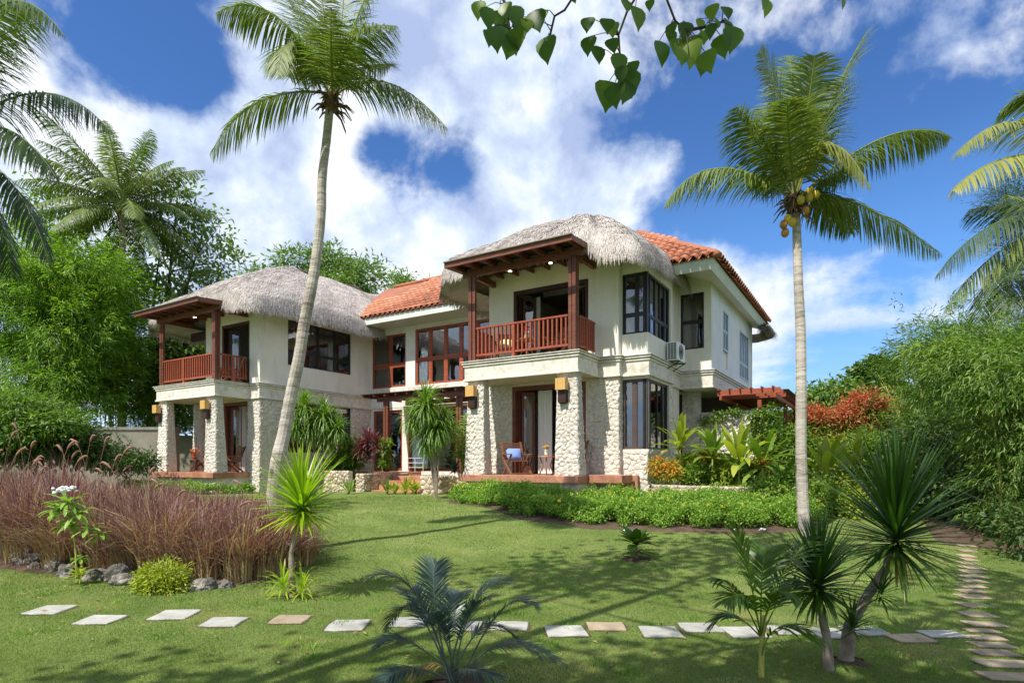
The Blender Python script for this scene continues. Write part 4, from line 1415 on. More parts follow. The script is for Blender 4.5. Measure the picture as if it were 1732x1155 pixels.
    MB().box(aw, -3.9, 5.5, 9.5, 4.25, 4.6).build('upper_floor', 'room', villa)
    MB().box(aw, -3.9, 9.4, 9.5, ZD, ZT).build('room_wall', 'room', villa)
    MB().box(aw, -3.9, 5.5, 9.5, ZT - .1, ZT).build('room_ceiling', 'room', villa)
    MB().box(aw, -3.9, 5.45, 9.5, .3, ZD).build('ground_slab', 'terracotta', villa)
    # entry terrace in front of the centre range
    MB().box(aw + .02, -4.0, 3.6, 5.29, .3, ZD - .02).build('terrace', 'terracotta', villa)
    MB().box(-8.4, -5.6, 3.35, 3.6, ZD - .12, ZD + .03).build('terrace_edge', 'coral_smooth', villa)
    # ---------- tiled roofs
    def roof(nm, polys, far=False):
        mb = MB()
        for P in polys:
            mb.add(P, [tuple(range(len(P)))])
        o = mb.build(nm, 'roof_tile', villa)
        o['far'] = far
        return o
    # centre roof
    ze, k = 7.98, .76
    cr = roof('tiled_roof', [[(-14, 4.15, ze), (-3, 4.15, ze), (-3, 7.2, ze + 3.05 * k), (-14, 7.2, ze + 3.05 * k)],
                             [(-14, 10.3, ze), (-14, 7.2, ze + 3.05 * k), (-3, 7.2, ze + 3.05 * k), (-3, 10.3, ze)]])
    D = Vector((0, 1, k)).normalized()
    tile_slope(cr, (-13.2, 4.13, ze + .02), (1, 0, 0), D, 30, 12, lambda a, b: -13.2 < a < -4.6 and b < 7.15 and not (b > 5.6 and a < -13.2 + (b - 4.1) * .9))
    MB().tube([(-13.4 + .16 * i, 7.2, ze + 3.05 * k + .03) for i in range(58)], [.11 if i % 2 else .085 for i in range(58)], 8).build('ridge_tiles', 'roof_tile', villa, smooth=True)
    MB().box(-13.0, -4.3, 4.17, 4.23, 7.70, 7.97).build('fascia', 'fascia', villa)
    MB().box(-13.0, -4.3, 4.23, 5.3, 7.70, 7.72).build('eave_soffit', 'soffit', villa)
    # right roof: hip to the front, long eave on the right
    e0, e1, bf, bk, zc, s = -4.6, 2.90, 3.40, 13.4, 7.70, .70
    ar = (e0 + e1) / 2; hw = (e1 - e0) / 2; zr = zc + hw * s
    rr = roof('tiled_roof', [[(e0, bf, zc), (e1, bf, zc), (ar, bf + hw, zr)],
                             [(e1, bf, zc), (e1, bk, zc), (ar, bk - hw, zr), (ar, bf + hw, zr)],
                             [(e1, bk, zc), (e0, bk, zc), (ar, bk - hw, zr)],
                             [(e0, bk, zc), (e0, bf, zc), (ar, bf + hw, zr), (ar, bk - hw, zr)]], far=True)
    D = Vector((0, 1, s)).normalized()
    tile_slope(rr, (e0, bf - .02, zc + .02), (1, 0, 0), D, 26, 14, lambda a, b: a < e1 - (b - bf) * .98 and a > -1.0)
    D = Vector((-1, 0, s)).normalized()
    tile_slope(rr, (e1 + .02, bf, zc + .02), (0, 1, 0), D, 34, 3, lambda a, b: b > bf + (e1 - a) and b < bk - (e1 - a))
    hip = [(e1 - t, bf + t, zc + t * s + .06) for t in np.linspace(-.05, hw, 16)]
    MB().tube(hip, [.115 + .012 * (i % 2) for i in range(16)], 8).build('hip_tiles', 'roof_tile', villa, smooth=True)
    sweep('fascia', [(-3.0, bf + .18), (e1 - .2, bf + .18), (e1 - .2, bk - .3)], [(-.05, 7.42), (0, 7.40), (.10, 7.66), (.10, 7.72), (-.05, 7.72)], 'fascia')
    # sloping soffit ring
    mb = MB()
    a1 = e1 - .22; b0 = bf + .2; ins = 1.9; rz = ins * .33
    mb.add([(-3, b0, 7.41), (a1, b0, 7.41), (a1 - ins, b0 + ins, 7.41 + rz), (-3, b0 + ins, 7.41 + rz)], [(0, 1, 2, 3)])
    mb.add([(a1, b0, 7.41), (a1, bk - .3, 7.41), (a1 - ins, bk - .3, 7.41 + rz), (a1 - ins, b0 + ins, 7.41 + rz)], [(0, 1, 2, 3)])
    mb.build('eave_soffit', 'plaster', villa)
    # ---------- thatch
    def zl_r(x, y):
        if x < -4.9: return 7.0 + .03 * max(0, y)
        if y < 1.0 and x < .1: return 7.52
        if y < 1.0: return 7.52 - .40 * smooth((x - .1) / .5)
        return 7.10 + .08 * min(3.5, y)
    thatch(0, 0, -5.2, 1.62, .15, -1.45, 4.3, 7.4, 10.12, zl_r, 34000)
    def zl_l(x, y):
        if x < -4.9: return 7.15
        if y < 1.0 and x < .1: return 7.55
        if y < 1.0: return 7.55 - .28 * smooth((x - .1) / .5)
        return 7.27 + .02 * min(6, y)
    thatch(-13.8, -1.88, -5.45, 1.6, .15, -1.3, 4.4, 10.2, 10.28, zl_l, 36000)
    # small thatched eave far down the right side
    mb = MB()
    mb.tube([(2.95, 11.6, 7.2), (3.0, 12.4, 7.2), (2.95, 13.2, 7.2), (2.4, 13.7, 7.2), (0, 13.7, 7.2)], [.14, .18, .20, .20, .2], 10)
    for k in range(1500):
        u = random.random(); y = 11.5 + 2.1 * u; x = 2.95 + random.uniform(-.22, .24); z = 7.40 - abs(x - 2.95) * .5
        l = random.uniform(.25, .52); dx = (x - 2.95) * .5; w = .012
        mb.add([(x, y - w, z), (x, y + w, z), (x + dx + random.uniform(-.03, .03), y + random.uniform(-.05, .05), z - l)], [(0, 1, 2)])
    o = mb.build('thatch_eave', 'thatch', villa)
    # rooftop vent pipe behind the left thatch
    MB().tube([(-11.4, 7.4, 9.8), (-11.4, 7.4, 10.75)], .05, 8).build('vent_pipe', 'plaster', villa)
    flush_tiles()


def build_entry():
    # canopy over the entrance
    c = empty('entrance_canopy', tuple(H(-8.6, 3.6, ZD)), HROT); tag(c, 'dark timber canopy on slender posts over the villa entrance', 'canopy')
    Z0 = ZD
    a0, a1, b0, b1 = -2.55, 1.75, -.8, 1.5
    for (x, y) in ((a0 + 1.0, b0 + .35), (a1 + .3, b0 + .5), (a0 + 1.14, b0 + .35), (a1 + .44, b0 + .5)):
        MB().box(x - .055, x + .055, y - .055, y + .055, 0, 2.86).build('post', 'wood', c)
    MB().box(a0 + .6, a1 + .7, b0 + .28, b0 + .42, 2.86, 3.04).build('beam', 'wood', c)
    MB().box(a0 + .6, a1 + .7, b1 - .3, b1 - .16, 2.86, 3.04).build('beam', 'wood', c)
    for k in range(9):
        x = a0 + .1 + k * (a1 + .7 - a0) / 8.4
        MB().box(x - .03, x + .03, b0, b1, 3.045, 3.13).build('rafter', 'wood', c)
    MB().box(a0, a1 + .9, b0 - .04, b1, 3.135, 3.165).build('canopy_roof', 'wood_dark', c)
    # steps
    s = empty('entry_steps', tuple(H(-7.85, 1.0, .4)), HROT); tag(s, 'terracotta steps rising from the lawn to the entrance', 'steps')
    for k in range(5):
        MB().box(-1.2, 1.2, k * .38 - .1, 2.9, -.2 + k * .17 + (0 if k == 0 else .003), k * .17 + .03).build('step', 'terracotta', s, bevel=.01)
    # rubble planter walls to either side of the steps
    def rubble(name, pts, z0, z1, th, label, cat='planter wall', size=.13, grp=None):
        base = pts[0]
        t = empty(name, (base[0], base[1], z0)); tag(t, label, cat, grp)
        mb = MB()
        loc = [(p[0] - base[0], p[1] - base[1]) for p in pts]
        n = len(loc)
        nr = []
        for i in range(n):
            d = Vector(loc[min(i + 1, n - 1)]) - Vector(loc[max(i - 1, 0)]); d.normalize(); nr.append(Vector((d.y, -d.x)))
        vs = []
        for i in range(n):
            for (o_, z) in ((0, 0), (0, z1 - z0), (-th, z1 - z0), (-th, 0)):
                vs.append((loc[i][0] + nr[i].x * o_, loc[i][1] + nr[i].y * o_, z))
        fs = []
        for i in range(n - 1):
            for j in range(4):
                a = i * 4 + j; b = i * 4 + (j + 1) % 4
                fs.append((a, b, b + 4, a + 4))
        fs += [(3, 2, 1, 0), tuple((n - 1) * 4 + j for j in range(4))]
        core = mb.add(vs, fs).build('wall_core', 'mortar', t)
        cum = [0]
        for i in range(n - 1):
            cum.append(cum[-1] + math.dist(loc[i], loc[i + 1]))
        def f(u, w, z):
            i = 0
            while i < n - 2 and u > cum[i + 1]: i += 1
            q = (u - cum[i]) / (cum[i + 1] - cum[i])
            x = loc[i][0] + (loc[i + 1][0] - loc[i][0]) * q; y = loc[i][1] + (loc[i + 1][1] - loc[i][1]) * q
            nx = nr[i] * (1 - q) + nr[i + 1] * q
            return (x - nx.x * w, y - nx.y * w, z)
        stones(core, f, 0, cum[-1], 0.02, z1 - z0 + .015, size=size, depth=.03, mat='rubble')
        return t
    hp = lambda a, b: (H(a, b).x, H(a, b).y)
    arc = [hp(-9.75 + .5 - .5 * math.cos(t), .95 + .5 - .5 * math.sin(t)) for t in np.linspace(0, math.pi / 2, 6)]
    rubble('planter_wall', [hp(-9.75, 3.2), hp(-9.75, 2.2)] + arc + [hp(-9.14, 1.0), hp(-9.12, 1.5), hp(-9.12, 2.4), hp(-9.12, 3.4)], .35, 1.2, .22, 'low rubble planter wall to the left of the entry steps', size=.12)
    arc2 = [hp(-6.58 + .4 - .4 * math.cos(t), 1.0 + .4 - .4 * math.sin(t)) for t in np.linspace(0, math.pi, 10)]
    rubble('planter_wall', [hp(-6.58, 2.8)] + arc2 + [hp(-5.78, 2.2), hp(-4.2, 2.2)], .35, 1.15, .2, 'curved rubble planter wall to the right of the entry steps', size=.2)
    rubble('planter_wall', [hp(-12.9, 1.0), hp(-12.9, .5), hp(-9.8, .9)], .4, 1.3, .2, 'low pale planter wall under the ground floor window of the left wing', size=.16)
    rubble('planter_wall', [hp(1.5, 1.75), hp(1.75, 1.2), hp(2.6, 1.0), hp(4.4, .9), hp(4.6, 1.2)], .35, 1.0, .25, 'long rubble planter wall behind the ground cover right of the bay window', size=.12)
    # garden wall going on from the house
    g = empty('garden_wall', tuple(H(1.76, 6.1, .4)), HROT); tag(g, 'cream rubble garden wall beside the red pergola, half hidden by plants', 'wall')
    core = MB().box(0, 2.0, 0, .25, 0, 2.93).build('wall_core', 'mortar', g)
    stones(core, (lambda u, w, z: (u, w, z)), 0, 2.0, .3, 2.93, size=.16)
    # handrail by the terrace
    h = empty('hand_rail', tuple(H(-9.1, 3.3, ZD)), HROT); tag(h, 'small white metal handrail at the top of the entry steps', 'handrail')
    mb = MB()
    for x in (0, .42, .84): mb.tube([(x, 0, 0), (x, 0, .55)], .010, 6)
    for z in (.18, .36, .55): mb.tube([(0, 0, z), (.84, 0, z)], .009, 6)
    mb.build('rail', 'ac_white', h)
    # pergola on the right
    p = empty('pergola', tuple(H(2.5, 5.7, .4)), HROT); tag(p, 'red brown timber pergola at the right end of the villa', 'pergola')
    w, L = 1.72, 5.6
    for k in range(9):
        y = .0 + k * .66
        MB().box(-.1, w + .12, y - .035, y + .035, 3.42, 3.60).build('cross_beam', 'wood_red', p)
    MB().box(0, .07, -.1, L, 3.28, 3.415).build('side_beam', 'wood_red', p)
    MB().box(w - .07, w, -.1, L, 3.28, 3.415).build('side_beam', 'wood_red', p)
    for k in range(6):
        MB().box(-.05 + k * .33, .0 + k * .33, -.15, L + .05, 3.603, 3.65).build('batten', 'wood_red', p)
    MB().box(-.15, w + .2, 1.2, L + .1, 3.655, 3.675).build('pergola_roof', 'wood_grey', p)
    for (x, y) in ((1.15, .5), (w - .04, 2.5), (w - .04, L - .2), (.1, L - .2)):
        MB().box(x - .06, x + .06, y - .06, y + .06, 0, 3.28).build('post', 'wood_red', p)
    # concrete boundary wall on the left and the tin roof beyond it
    b = empty('boundary_wall', (-21, 24.0, .5)); tag(b, 'weathered concrete boundary wall behind the left porch', 'wall')
    mb = MB(); mb.box(-6.5, 7.3, 0, .25, -.2, 2.45); mb.build('wall_panel', 'concrete', b)
    mb = MB(); mb.box(-6.55, 7.35, -.05, .3, 2.453, 2.57); mb.build('coping', 'concrete', b)
    t = empty('neighbour_shed', (-22.5, 34, .5)); tag(t, 'low pale blue metal roofed shed beyond the boundary wall', 'shed')
    MB().box(-3.5, 6.5, 0, 5, 0, 2.7).build('shed_wall', 'concrete', t)
    rb = MB()
    for k in range(30):
        x0 = -4 + k * .37
        rb.add([(x0, -.6, 2.75), (x0 + .3, -.6, 2.75), (x0 + .3, 2.6, 4.1), (x0, 2.6, 4.1), (x0 + .335, -.6, 2.81), (x0 + .335, 2.6, 4.16), (x0 + .37, -.6, 2.75), (x0 + .37, 2.6, 4.1)],
               [(0, 1, 2, 3), (1, 4, 5, 2), (4, 6, 7, 5)])
    rb.build('metal_roof', 'tin_roof', t)
    # bamboo fence deep on the right
    f = empty('bamboo_fence', (12.2, 16.9, .5)); tag(f, 'short bamboo pole fence in the shade at the end of the slab path', 'fence')
    cm = MB().tube([(0, 0, 0), (0, 0, 1.35)], .035, 6).mesh('bamboo_pole', smooth=True); cm.materials.append(MATS['bamboo_fence'])
    for k in range(24):
        o = link('bamboo_pole', cm, None, f, (k * .085 - .6, random.uniform(-.02, .02), random.uniform(-.1, .05)))
    MB().tube([(-.7, -.05, .45), (1.5, -.05, .47)], .03, 6).tube([(-.7, -.05, 1.0), (1.5, -.05, 1.02)], .03, 6).build('cross_pole', 'bamboo_fence', f)


# ------------------------------------------------------------------ furniture
def lounge_chair(name, a, b, z, rz, label, cushion=None, cat='chair', mat='wood_chair'):
    t = empty(name, tuple(H(a, b, z)), HROT + rz); tag(t, label, cat)
    t.scale = (1.18, 1.12, 1.0)
    st = MB()
    for k in range(8):
        st.box(-.25, .25, -.28 + k * .068, -.28 + k * .068 + .05, .40 + .005 * k, .42 + .005 * k)
    st.build('seat', mat, t)
    bk = MB()
    for k in range(7):
        z0 = .47 + k * .075; y0 = .25 + k * .022
        bk.box(-.25, .25, y0, y0 + .02, z0, z0 + .055)
    for x in (-.29, .255):
        bk.beam((x + .017, .22, .40), (x + .017, .42, 1.02), .035, .05)
    bk.build('backrest', mat, t)
    for x in (-.30, .265):
        MB().box(x, x + .05, -.30, .34, .60, .63).build('armrest', mat, t)
    for x in (-.28, .28):
        lg = MB().beam((x, -.34, 0), (x, .20, .42), .035, .055); lg.build('leg', mat, t)
        lg = MB().beam((x + (.04 if x < 0 else -.04), .36, 0), (x + (.04 if x < 0 else -.04), -.24, .61), .035, .055); lg.build('leg', mat, t)
    MB().beam((-.28, -.30, .04), (.28, -.30, .04), .03, .04).build('stretcher', mat, t)
    if cushion:
        cu = MB(); n = 7; vs = []; fs = []
        for s in (1, -1):
            o0 = len(vs)
            for i in range(n):
                for j in range(n):
                    u = i / (n - 1) * 2 - 1; v = j / (n - 1) * 2 - 1
                    th = .075 * (max(0, (1 - u * u) * (1 - v * v)) ** .5)
                    vs.append((u * .2, .2 - s * th + v * .06, .63 + v * .17))
            for i in range(n - 1):
                for j in range(n - 1):
                    a_ = o0 + i * n + j
                    fs.append((a_, a_ + 1, a_ + n + 1, a_ + n) if s < 0 else (a_, a_ + n, a_ + n + 1, a_ + 1))
        cu.add(vs, fs); c = cu.build('cushion', cushion, None, smooth=True)
        c.matrix_world = Matrix.Translation(t.location) @ Matrix.Rotation(HROT + rz, 4, 'Z') @ Matrix.Diagonal((1.18, 1.12, 1.0, 1.0))
        tag(c, {'cushion_blue': 'square blue cushion leaning on the slatted porch chair', 'cushion_green': 'pale green cushion on the chair in the left porch'}.get(cushion, 'cream yellow cushion propped on a balcony chair'), 'cushion')
    return t


def side_table(a, b, z, label, mat='wood_orange', r=.25, h=.55):
    t = empty('side_table', tuple(H(a, b, z)), HROT); tag(t, label, 'table')
    MB().lathe((0, 0, h - .03), [(r, 0), (r + .01, .012), (r, .03)], 20).build('tabletop', mat, t)
    for k in range(4):
        an = k * math.pi / 2 + .5
        pts = [(math.cos(an) * (r * .75), math.sin(an) * (r * .75), h - .03), (math.cos(an) * r * .45, math.sin(an) * r * .45, h * .5), (math.cos(an) * r * .85, math.sin(an) * r * .85, 0)]
        MB().tube(pts, .022, 6).build('leg', mat, t, smooth=True)
    return t


def flower_vase(a, b, z, label, vmat, fmat, s=1.0):
    t = empty('flower_vase', tuple(H(a, b, z)), HROT); tag(t, label, 'vase of flowers')
    MB().lathe((0, 0, 0), [(.045 * s, 0), (.065 * s, .06 * s), (.055 * s, .14 * s), (.06 * s, .19 * s)], 12).build('vase', vmat, t, smooth=True)
    st = MB()
    for k in range(16):
        fl = MB()
        an = random.uniform(0, 6.28); rr = random.uniform(.02, .13) * s; h = (.30 - rr * .6 + random.uniform(-.02, .02) * s) * 1.0 * s + .02
        p = (rr * math.cos(an), rr * math.sin(an), h)
        st.tube([(0, 0, .17 * s), p], .004, 4)
        for q in range(6):
            aq = q * math.pi / 3
            fl.add([p, (p[0] + .035 * s * math.cos(aq - .4), p[1] + .035 * s * math.sin(aq - .4), p[2] + .012), (p[0] + .045 * s * math.cos(aq), p[1] + .045 * s * math.sin(aq), p[2] + .004), (p[0] + .035 * s * math.cos(aq + .4), p[1] + .035 * s * math.sin(aq + .4), p[2] + .012)], [(0, 1, 2, 3)])
        fl.ball((p[0], p[1], p[2] + .008), .014 * s, 6, 4)
        fl.build('flower', fmat, t)
    st.build('stem', 'bamboo_culm', t)


def build_furniture():
    lounge_chair('porch_chair', -2.35, .70, ZD, 0.95, 'slatted brown wooden armchair on the right porch with a blue cushion', 'cushion_blue')
    side_table(-1.28, .62, ZD, 'round orange brown side table on the right porch')
    flower_vase(-1.28, .62, ZD + .555, 'white vase of yellow daisies on the right porch table', 'vase_white', 'flower_yellow')
    lounge_chair('porch_chair', -.72, .95, ZD, -0.5, 'wooden armchair half hidden behind the right porch pier', None)
    MB_ = empty('porch_step', tuple(H(.55, .9, 1.27)), HROT)
    MB().box(-.44, .55, -.42, .40, -.22, .0).build('step_block', 'terracotta', MB_, bevel=.01)
    tag(MB_, 'terracotta block continuing the right porch deck beside the stone pier', 'step')
    # left porch
    lounge_chair('porch_chair', -15.9, -1.0, ZD, 0.3, 'brown armchair with green cushion inside the left porch', 'cushion_green')
    side_table(-16.1, -1.35, ZD, 'small dark red table in the left porch', 'wood_chair', .22, .5)
    flower_vase(-16.1, -1.35, ZD + .505, 'tall red vase with orange lilies on the left porch table', 'vase_red', 'flower_orange', 1.5)
    lounge_chair('porch_chair', -14.35, -.95, ZD, -0.9, 'reclined dark wood folding chair by the open left porch door', None)
    # balconies
    lounge_chair('balcony_chair', -2.75, .75, ZL, 0.4, 'dark wood armchair at the left end of the right balcony', 'cushion_cream')
    side_table(-1.9, .55, ZL, 'small round table in the middle of the right balcony', 'wood_orange', .28, .6)
    flower_vase(-1.9, .55, ZL + .605, 'vase of pink flowers on the right balcony table', 'vase_white', 'flower_pink', 1.2)
    lounge_chair('balcony_chair', -.95, .75, ZL, -0.4, 'dark wood armchair at the right end of the right balcony', None)
    side_table(-14.7, -1.2, ZL, 'small table on the left balcony', 'wood_orange', .25, .55)
    lounge_chair('balcony_chair', -14.25, -1.0, ZL, -0.5, 'wooden armchair on the left balcony by the open door', None)
    # lamps
    sconce(-.40, -.01, 3.62, 'amber box wall lamp on the front pier nearest the right porch table')
    sconce(-3.45, -.01, 3.62, 'amber box wall lamp on the left pier of the right porch')
    sconce(-14.25, -1.89, 3.62, 'amber box wall lamp on the right front pier of the left porch')
    sconce(-17.62, -1.89, 3.62, 'amber box wall lamp on the outermost pier of the left porch')
    # air conditioner
    t = empty('air_conditioner', tuple(H(1.46, 3.2, 4.72)), HROT); tag(t, 'white outdoor air conditioner on a bracket beside the bay window', 'air conditioner')
    MB().box(0.02, .36, 0, .78, 0, .56).build('casing', 'ac_white', t, bevel=.015)
    g = MB()
    for i in range(3):
        for j in range(8):
            g.box(.06 + i * .09, .13 + i * .09, -.008, .002, .04 + j * .062, .04 + j * .062 + .042)
    g.build('grille', 'ac_dark', t)
    fan = MB()
    for r in (.06, .12, .18, .225):
        pts = [(.368, .33 + r * math.cos(x), .28 + r * math.sin(x)) for x in np.linspace(0, 2 * math.pi, 25)]
        fan.tube(pts, .006, 4, cap=False)
    for k in range(12):
        an = k * math.pi / 6
        fan.tube([(.368, .33, .28), (.368, .33 + .225 * math.cos(an), .28 + .225 * math.sin(an))], .004, 4)
    fan.build('fan_guard', 'ac_dark', t)
    br = MB()
    for y in (.08, .66):
        br.beam((-.03, y, -.03), (.42, y, -.03), .03, .03).beam((-.03, y, -.26), (.38, y, -.04), .025, .025)
    br.build('bracket', 'metal_dark', t)
# ================================================================== PLANTS
def unit(v):
    return v / (np.linalg.norm(v, axis=-1, keepdims=True) + 1e-9)


def leaf_quads(P, D, N, L, Wd, fold=0.25, droop=0.0):
    """pointed leaves of two triangles a side: base, left, tip, right (+ a folded mid rib)"""
    D = unit(D); S_ = unit(np.cross(D, N)); Nn = np.cross(S_, D)
    L = L[:, None]; Wd = Wd[:, None]
    mid = P + D * L * .45
    tip = P + D * L + np.array([0, 0, -1]) * L * droop
    l = mid + S_ * Wd * .5 + Nn * Wd * fold
    r = mid - S_ * Wd * .5 + Nn * Wd * fold
    V = np.stack([P, l, tip, r], 1).reshape(-1, 3)
    k = np.arange(len(P)) * 4
    F = np.concatenate([np.stack([k, k + 2, k + 1], 1), np.stack([k, k + 3, k + 2], 1)])
    return V, F


def crown_mesh(name, blobs, ncl, per, L, Wd, parent, mat, rc=0.35, spray=0.0, lift=.55, droop=0.2, outward=0.6, shell=0.55, flat=0.6, tone=(0.45, 0.2), off=None, hole=0.0, bottom=-1.0):
    """leaf clusters spread through ellipsoids; blobs = (x,y,z,rx,ry,rz)"""
    B = np.array(blobs, float)
    wgt = (B[:, 3] * B[:, 5]) ** 1.0
    wgt /= wgt.sum()
    bi = RNG.choice(len(B), ncl, p=wgt)
    d = unit(RNG.normal(size=(ncl, 3)))
    d[:, 2] = np.where(d[:, 2] < bottom, -d[:, 2], d[:, 2])
    r = shell + (1 - shell) * RNG.uniform(0, 1, ncl) ** .6
    lump = 1 + .20 * np.sin(d[:, 0] * 5 + bi) * np.cos(d[:, 2] * 6 + bi * 2) + RNG.normal(0, .07, ncl)
    c = B[bi, :3] + d * B[bi, 3:] * (r * lump)[:, None]
    if hole:
        q = np.sin(c[:, 0] * 1.9 + 1) * np.sin(c[:, 2] * 2.3) * np.sin(c[:, 1] * 1.7 + 2)
        kk = q < 1 - hole
        c, d, bi = c[kk], d[kk], bi[kk]
        ncl = len(c)
    ct = RNG.normal(0, 1, ncl)
    n = ncl * per
    ci = np.repeat(np.arange(ncl), per)
    off_ = RNG.normal(0, rc, (n, 3)) * np.array([1, 1, flat])
    if spray:
        sdir = unit(d * .8 + RNG.normal(0, .45, (ncl, 3)) + np.array([0, 0, lift]))
        u = RNG.uniform(-.35, 1, n); sl = spray * RNG.uniform(.6, 1.3, ncl)[ci]
        off_ = sdir[ci] * (u * sl)[:, None] + RNG.normal(0, rc, (n, 3))
        off_[:, 2] -= .55 * sl * np.clip(u, 0, 1) ** 2
    P = c[ci] + off_
    D = d[ci] * outward + unit(RNG.normal(size=(n, 3))) * .8 + unit(off_) * .5
    D[:, 2] -= droop
    N = unit(RNG.normal(size=(n, 3)) * .55 + np.array([0, 0, 1.0]) + d[ci] * .4)
    l = L * RNG.uniform(.6, 1.35, n); w = Wd * RNG.uniform(.7, 1.3, n)
    V, F = leaf_quads(P, D, N, l, w, droop=droop * .3)
    if parent is not None:
        p = part_root(parent)
        V = V - np.array(p.location)
    t = tone[0] + tone[1] * .6 * ct[ci] + RNG.normal(0, tone[1] * .6, n)
    return link(name, np_mesh(name, V, F, np.concatenate([t, t])), mat, parent)


def limbs(parent, base, tips, r0, mat='bark_dark', name='trunk'):
    mb = MB()
    base = Vector(base)
    top = base + Vector((0, 0, (sum(t[2] for t in tips) / len(tips) - base.z) * .45)) if tips else base
    mid = (base + top) / 2 + Vector((random.uniform(-.15, .15), random.uniform(-.15, .15), 0))
    mb.tube([base, mid, top], [r0, r0 * .82, r0 * .7], 8)
    for t in tips:
        t = Vector(t)
        m = (top + t) / 2 + Vector((random.uniform(-.3, .3), random.uniform(-.3, .3), random.uniform(-.1, .4)))
        mb.tube([top - Vector((0, 0, .1)), m, t], [r0 * .5, r0 * .28, r0 * .08], 6)
        for q in range(3):
            e = m + (t - m) * random.uniform(.1, .8)
            mb.tube([e, e + Vector((random.uniform(-1, 1), random.uniform(-1, 1), random.uniform(.1, .9))) * (t - m).length * .5], [r0 * .16, r0 * .04], 5)
    return mb.build(name, mat, parent, world=True, smooth=True)


def tree(name, label, cat, x, y, blobs, ncl, per, L, Wd, mat, r0=.16, group=None, bark='bark_dark', **kw):
    z = G(x, y)
    t = empty(name, (x, y, z)); tag(t, label, cat, group)
    tips = [(b[0], b[1], b[2] + b[5] * .2) for b in blobs]
    limbs(t, (x, y, z - .05), tips, r0, bark)
    crown_mesh('crown', blobs, ncl, per, L, Wd, t, mat, **kw)
    return t


def frond_mesh(p0, p1, p2, nl, Lmax, hang=.45, wid=.035, rad=.03, tone=.5, fwd=.55, ragged=.15, bare=.12, upv=None, twist=0.0, vee=0.0, off=(0, 0, 0), petcol=None):
    """a feather frond along a quadratic curve: rachis and two rows of drooping leaflets (numpy arrays)"""
    p0, p1, p2 = (np.array(p, float) for p in (p0, p1, p2))
    ts = np.linspace(0, 1, 15)[:, None]
    C = (1 - ts) ** 2 * p0 + 2 * ts * (1 - ts) * p1 + ts ** 2 * p2
    mb = MB(); mb.tube([tuple(c) for c in C], [rad * (1 - .85 * float(t)) for t in ts[:, 0]], 5)
    rv = np.array(mb.v); rf = [f for f in mb.f if len(f) == 4]
    n = nl * 2
    t = bare + (1 - bare) * (np.repeat(np.arange(nl), 2) + RNG.uniform(.2, .8, n)) / nl
    side = np.tile([1, -1], nl)
    tt = t[:, None]
    base = (1 - tt) ** 2 * p0 + 2 * tt * (1 - tt) * p1 + tt ** 2 * p2
    T = unit(2 * (1 - tt) * (p1 - p0) + 2 * tt * (p2 - p1))
    up = np.array([0, 0, 1.0]) if upv is None else np.array(upv, float)
    Sd = unit(np.cross(T, np.tile(up, (n, 1))))
    Un = unit(np.cross(Sd, T))
    if twist:
        ca, sa = math.cos(twist), math.sin(twist)
        Sd, Un = Sd * ca + Un * sa, Un * ca - Sd * sa
    prof = np.sin(np.pi * np.clip((t - bare) / (1 - bare) * .86 + .14, 0, 1)) ** .55
    L = Lmax * prof * RNG.uniform(1 - ragged, 1 + ragged * .4, n)
    f = fwd + .5 * t
    D = unit(Sd * side[:, None] * 1.0 + T * f[:, None] + Un * (vee + RNG.normal(0, .10, n))[:, None] + RNG.normal(0, .05, (n, 3)))
    g = np.array([0, 0, -1.0])
    h = hang * RNG.uniform(.6, 1.4, n)
    pts = [base]
    d = D.copy()
    for k in range(3):
        d = unit(d + g * (h * .55)[:, None])
        pts.append(pts[-1] + d * (L / 3)[:, None])
    wv = unit(np.cross(d, np.cross(T, d))) * 0 + T
    wv = unit(T - D * (np.sum(T * D, 1, keepdims=True)))
    ws = wid * RNG.uniform(.8, 1.2, n) * (.5 + .5 * prof)
    a0 = pts[0] - wv * (ws * .3)[:, None]; b0 = pts[0] + wv * (ws * .3)[:, None]
    a1 = pts[1] - wv * (ws * .5)[:, None]; b1 = pts[1] + wv * (ws * .5)[:, None]
    a2 = pts[2] - wv * (ws * .38)[:, None]; b2 = pts[2] + wv * (ws * .38)[:, None]
    V = np.stack([a0, b0, a1, b1, a2, b2, pts[3]], 1).reshape(-1, 3)
    k = np.arange(n) * 7
    F4 = np.concatenate([np.stack([k, k + 1, k + 3, k + 2], 1), np.stack([k + 2, k + 3, k + 5, k + 4], 1)])
    F3 = np.stack([k + 4, k + 5, k + 6], 1)
    tl = tone + RNG.normal(0, .11, n)
    V = np.concatenate([V, rv]) - np.array(off)
    rfa = np.array(rf) + 7 * n
    tint = np.concatenate([tl, tl, np.full(len(rfa), .95), tl])
    return V, [np.concatenate([F4, rfa]), F3], tint


def frond(parent, p0, p1, p2, mat, name='frond', **kw):
    V, F, t = frond_mesh(p0, p1, p2, off=tuple(part_root(parent).location), **kw)
    return link(name, np_mesh(name, V, F, t), mat, parent)


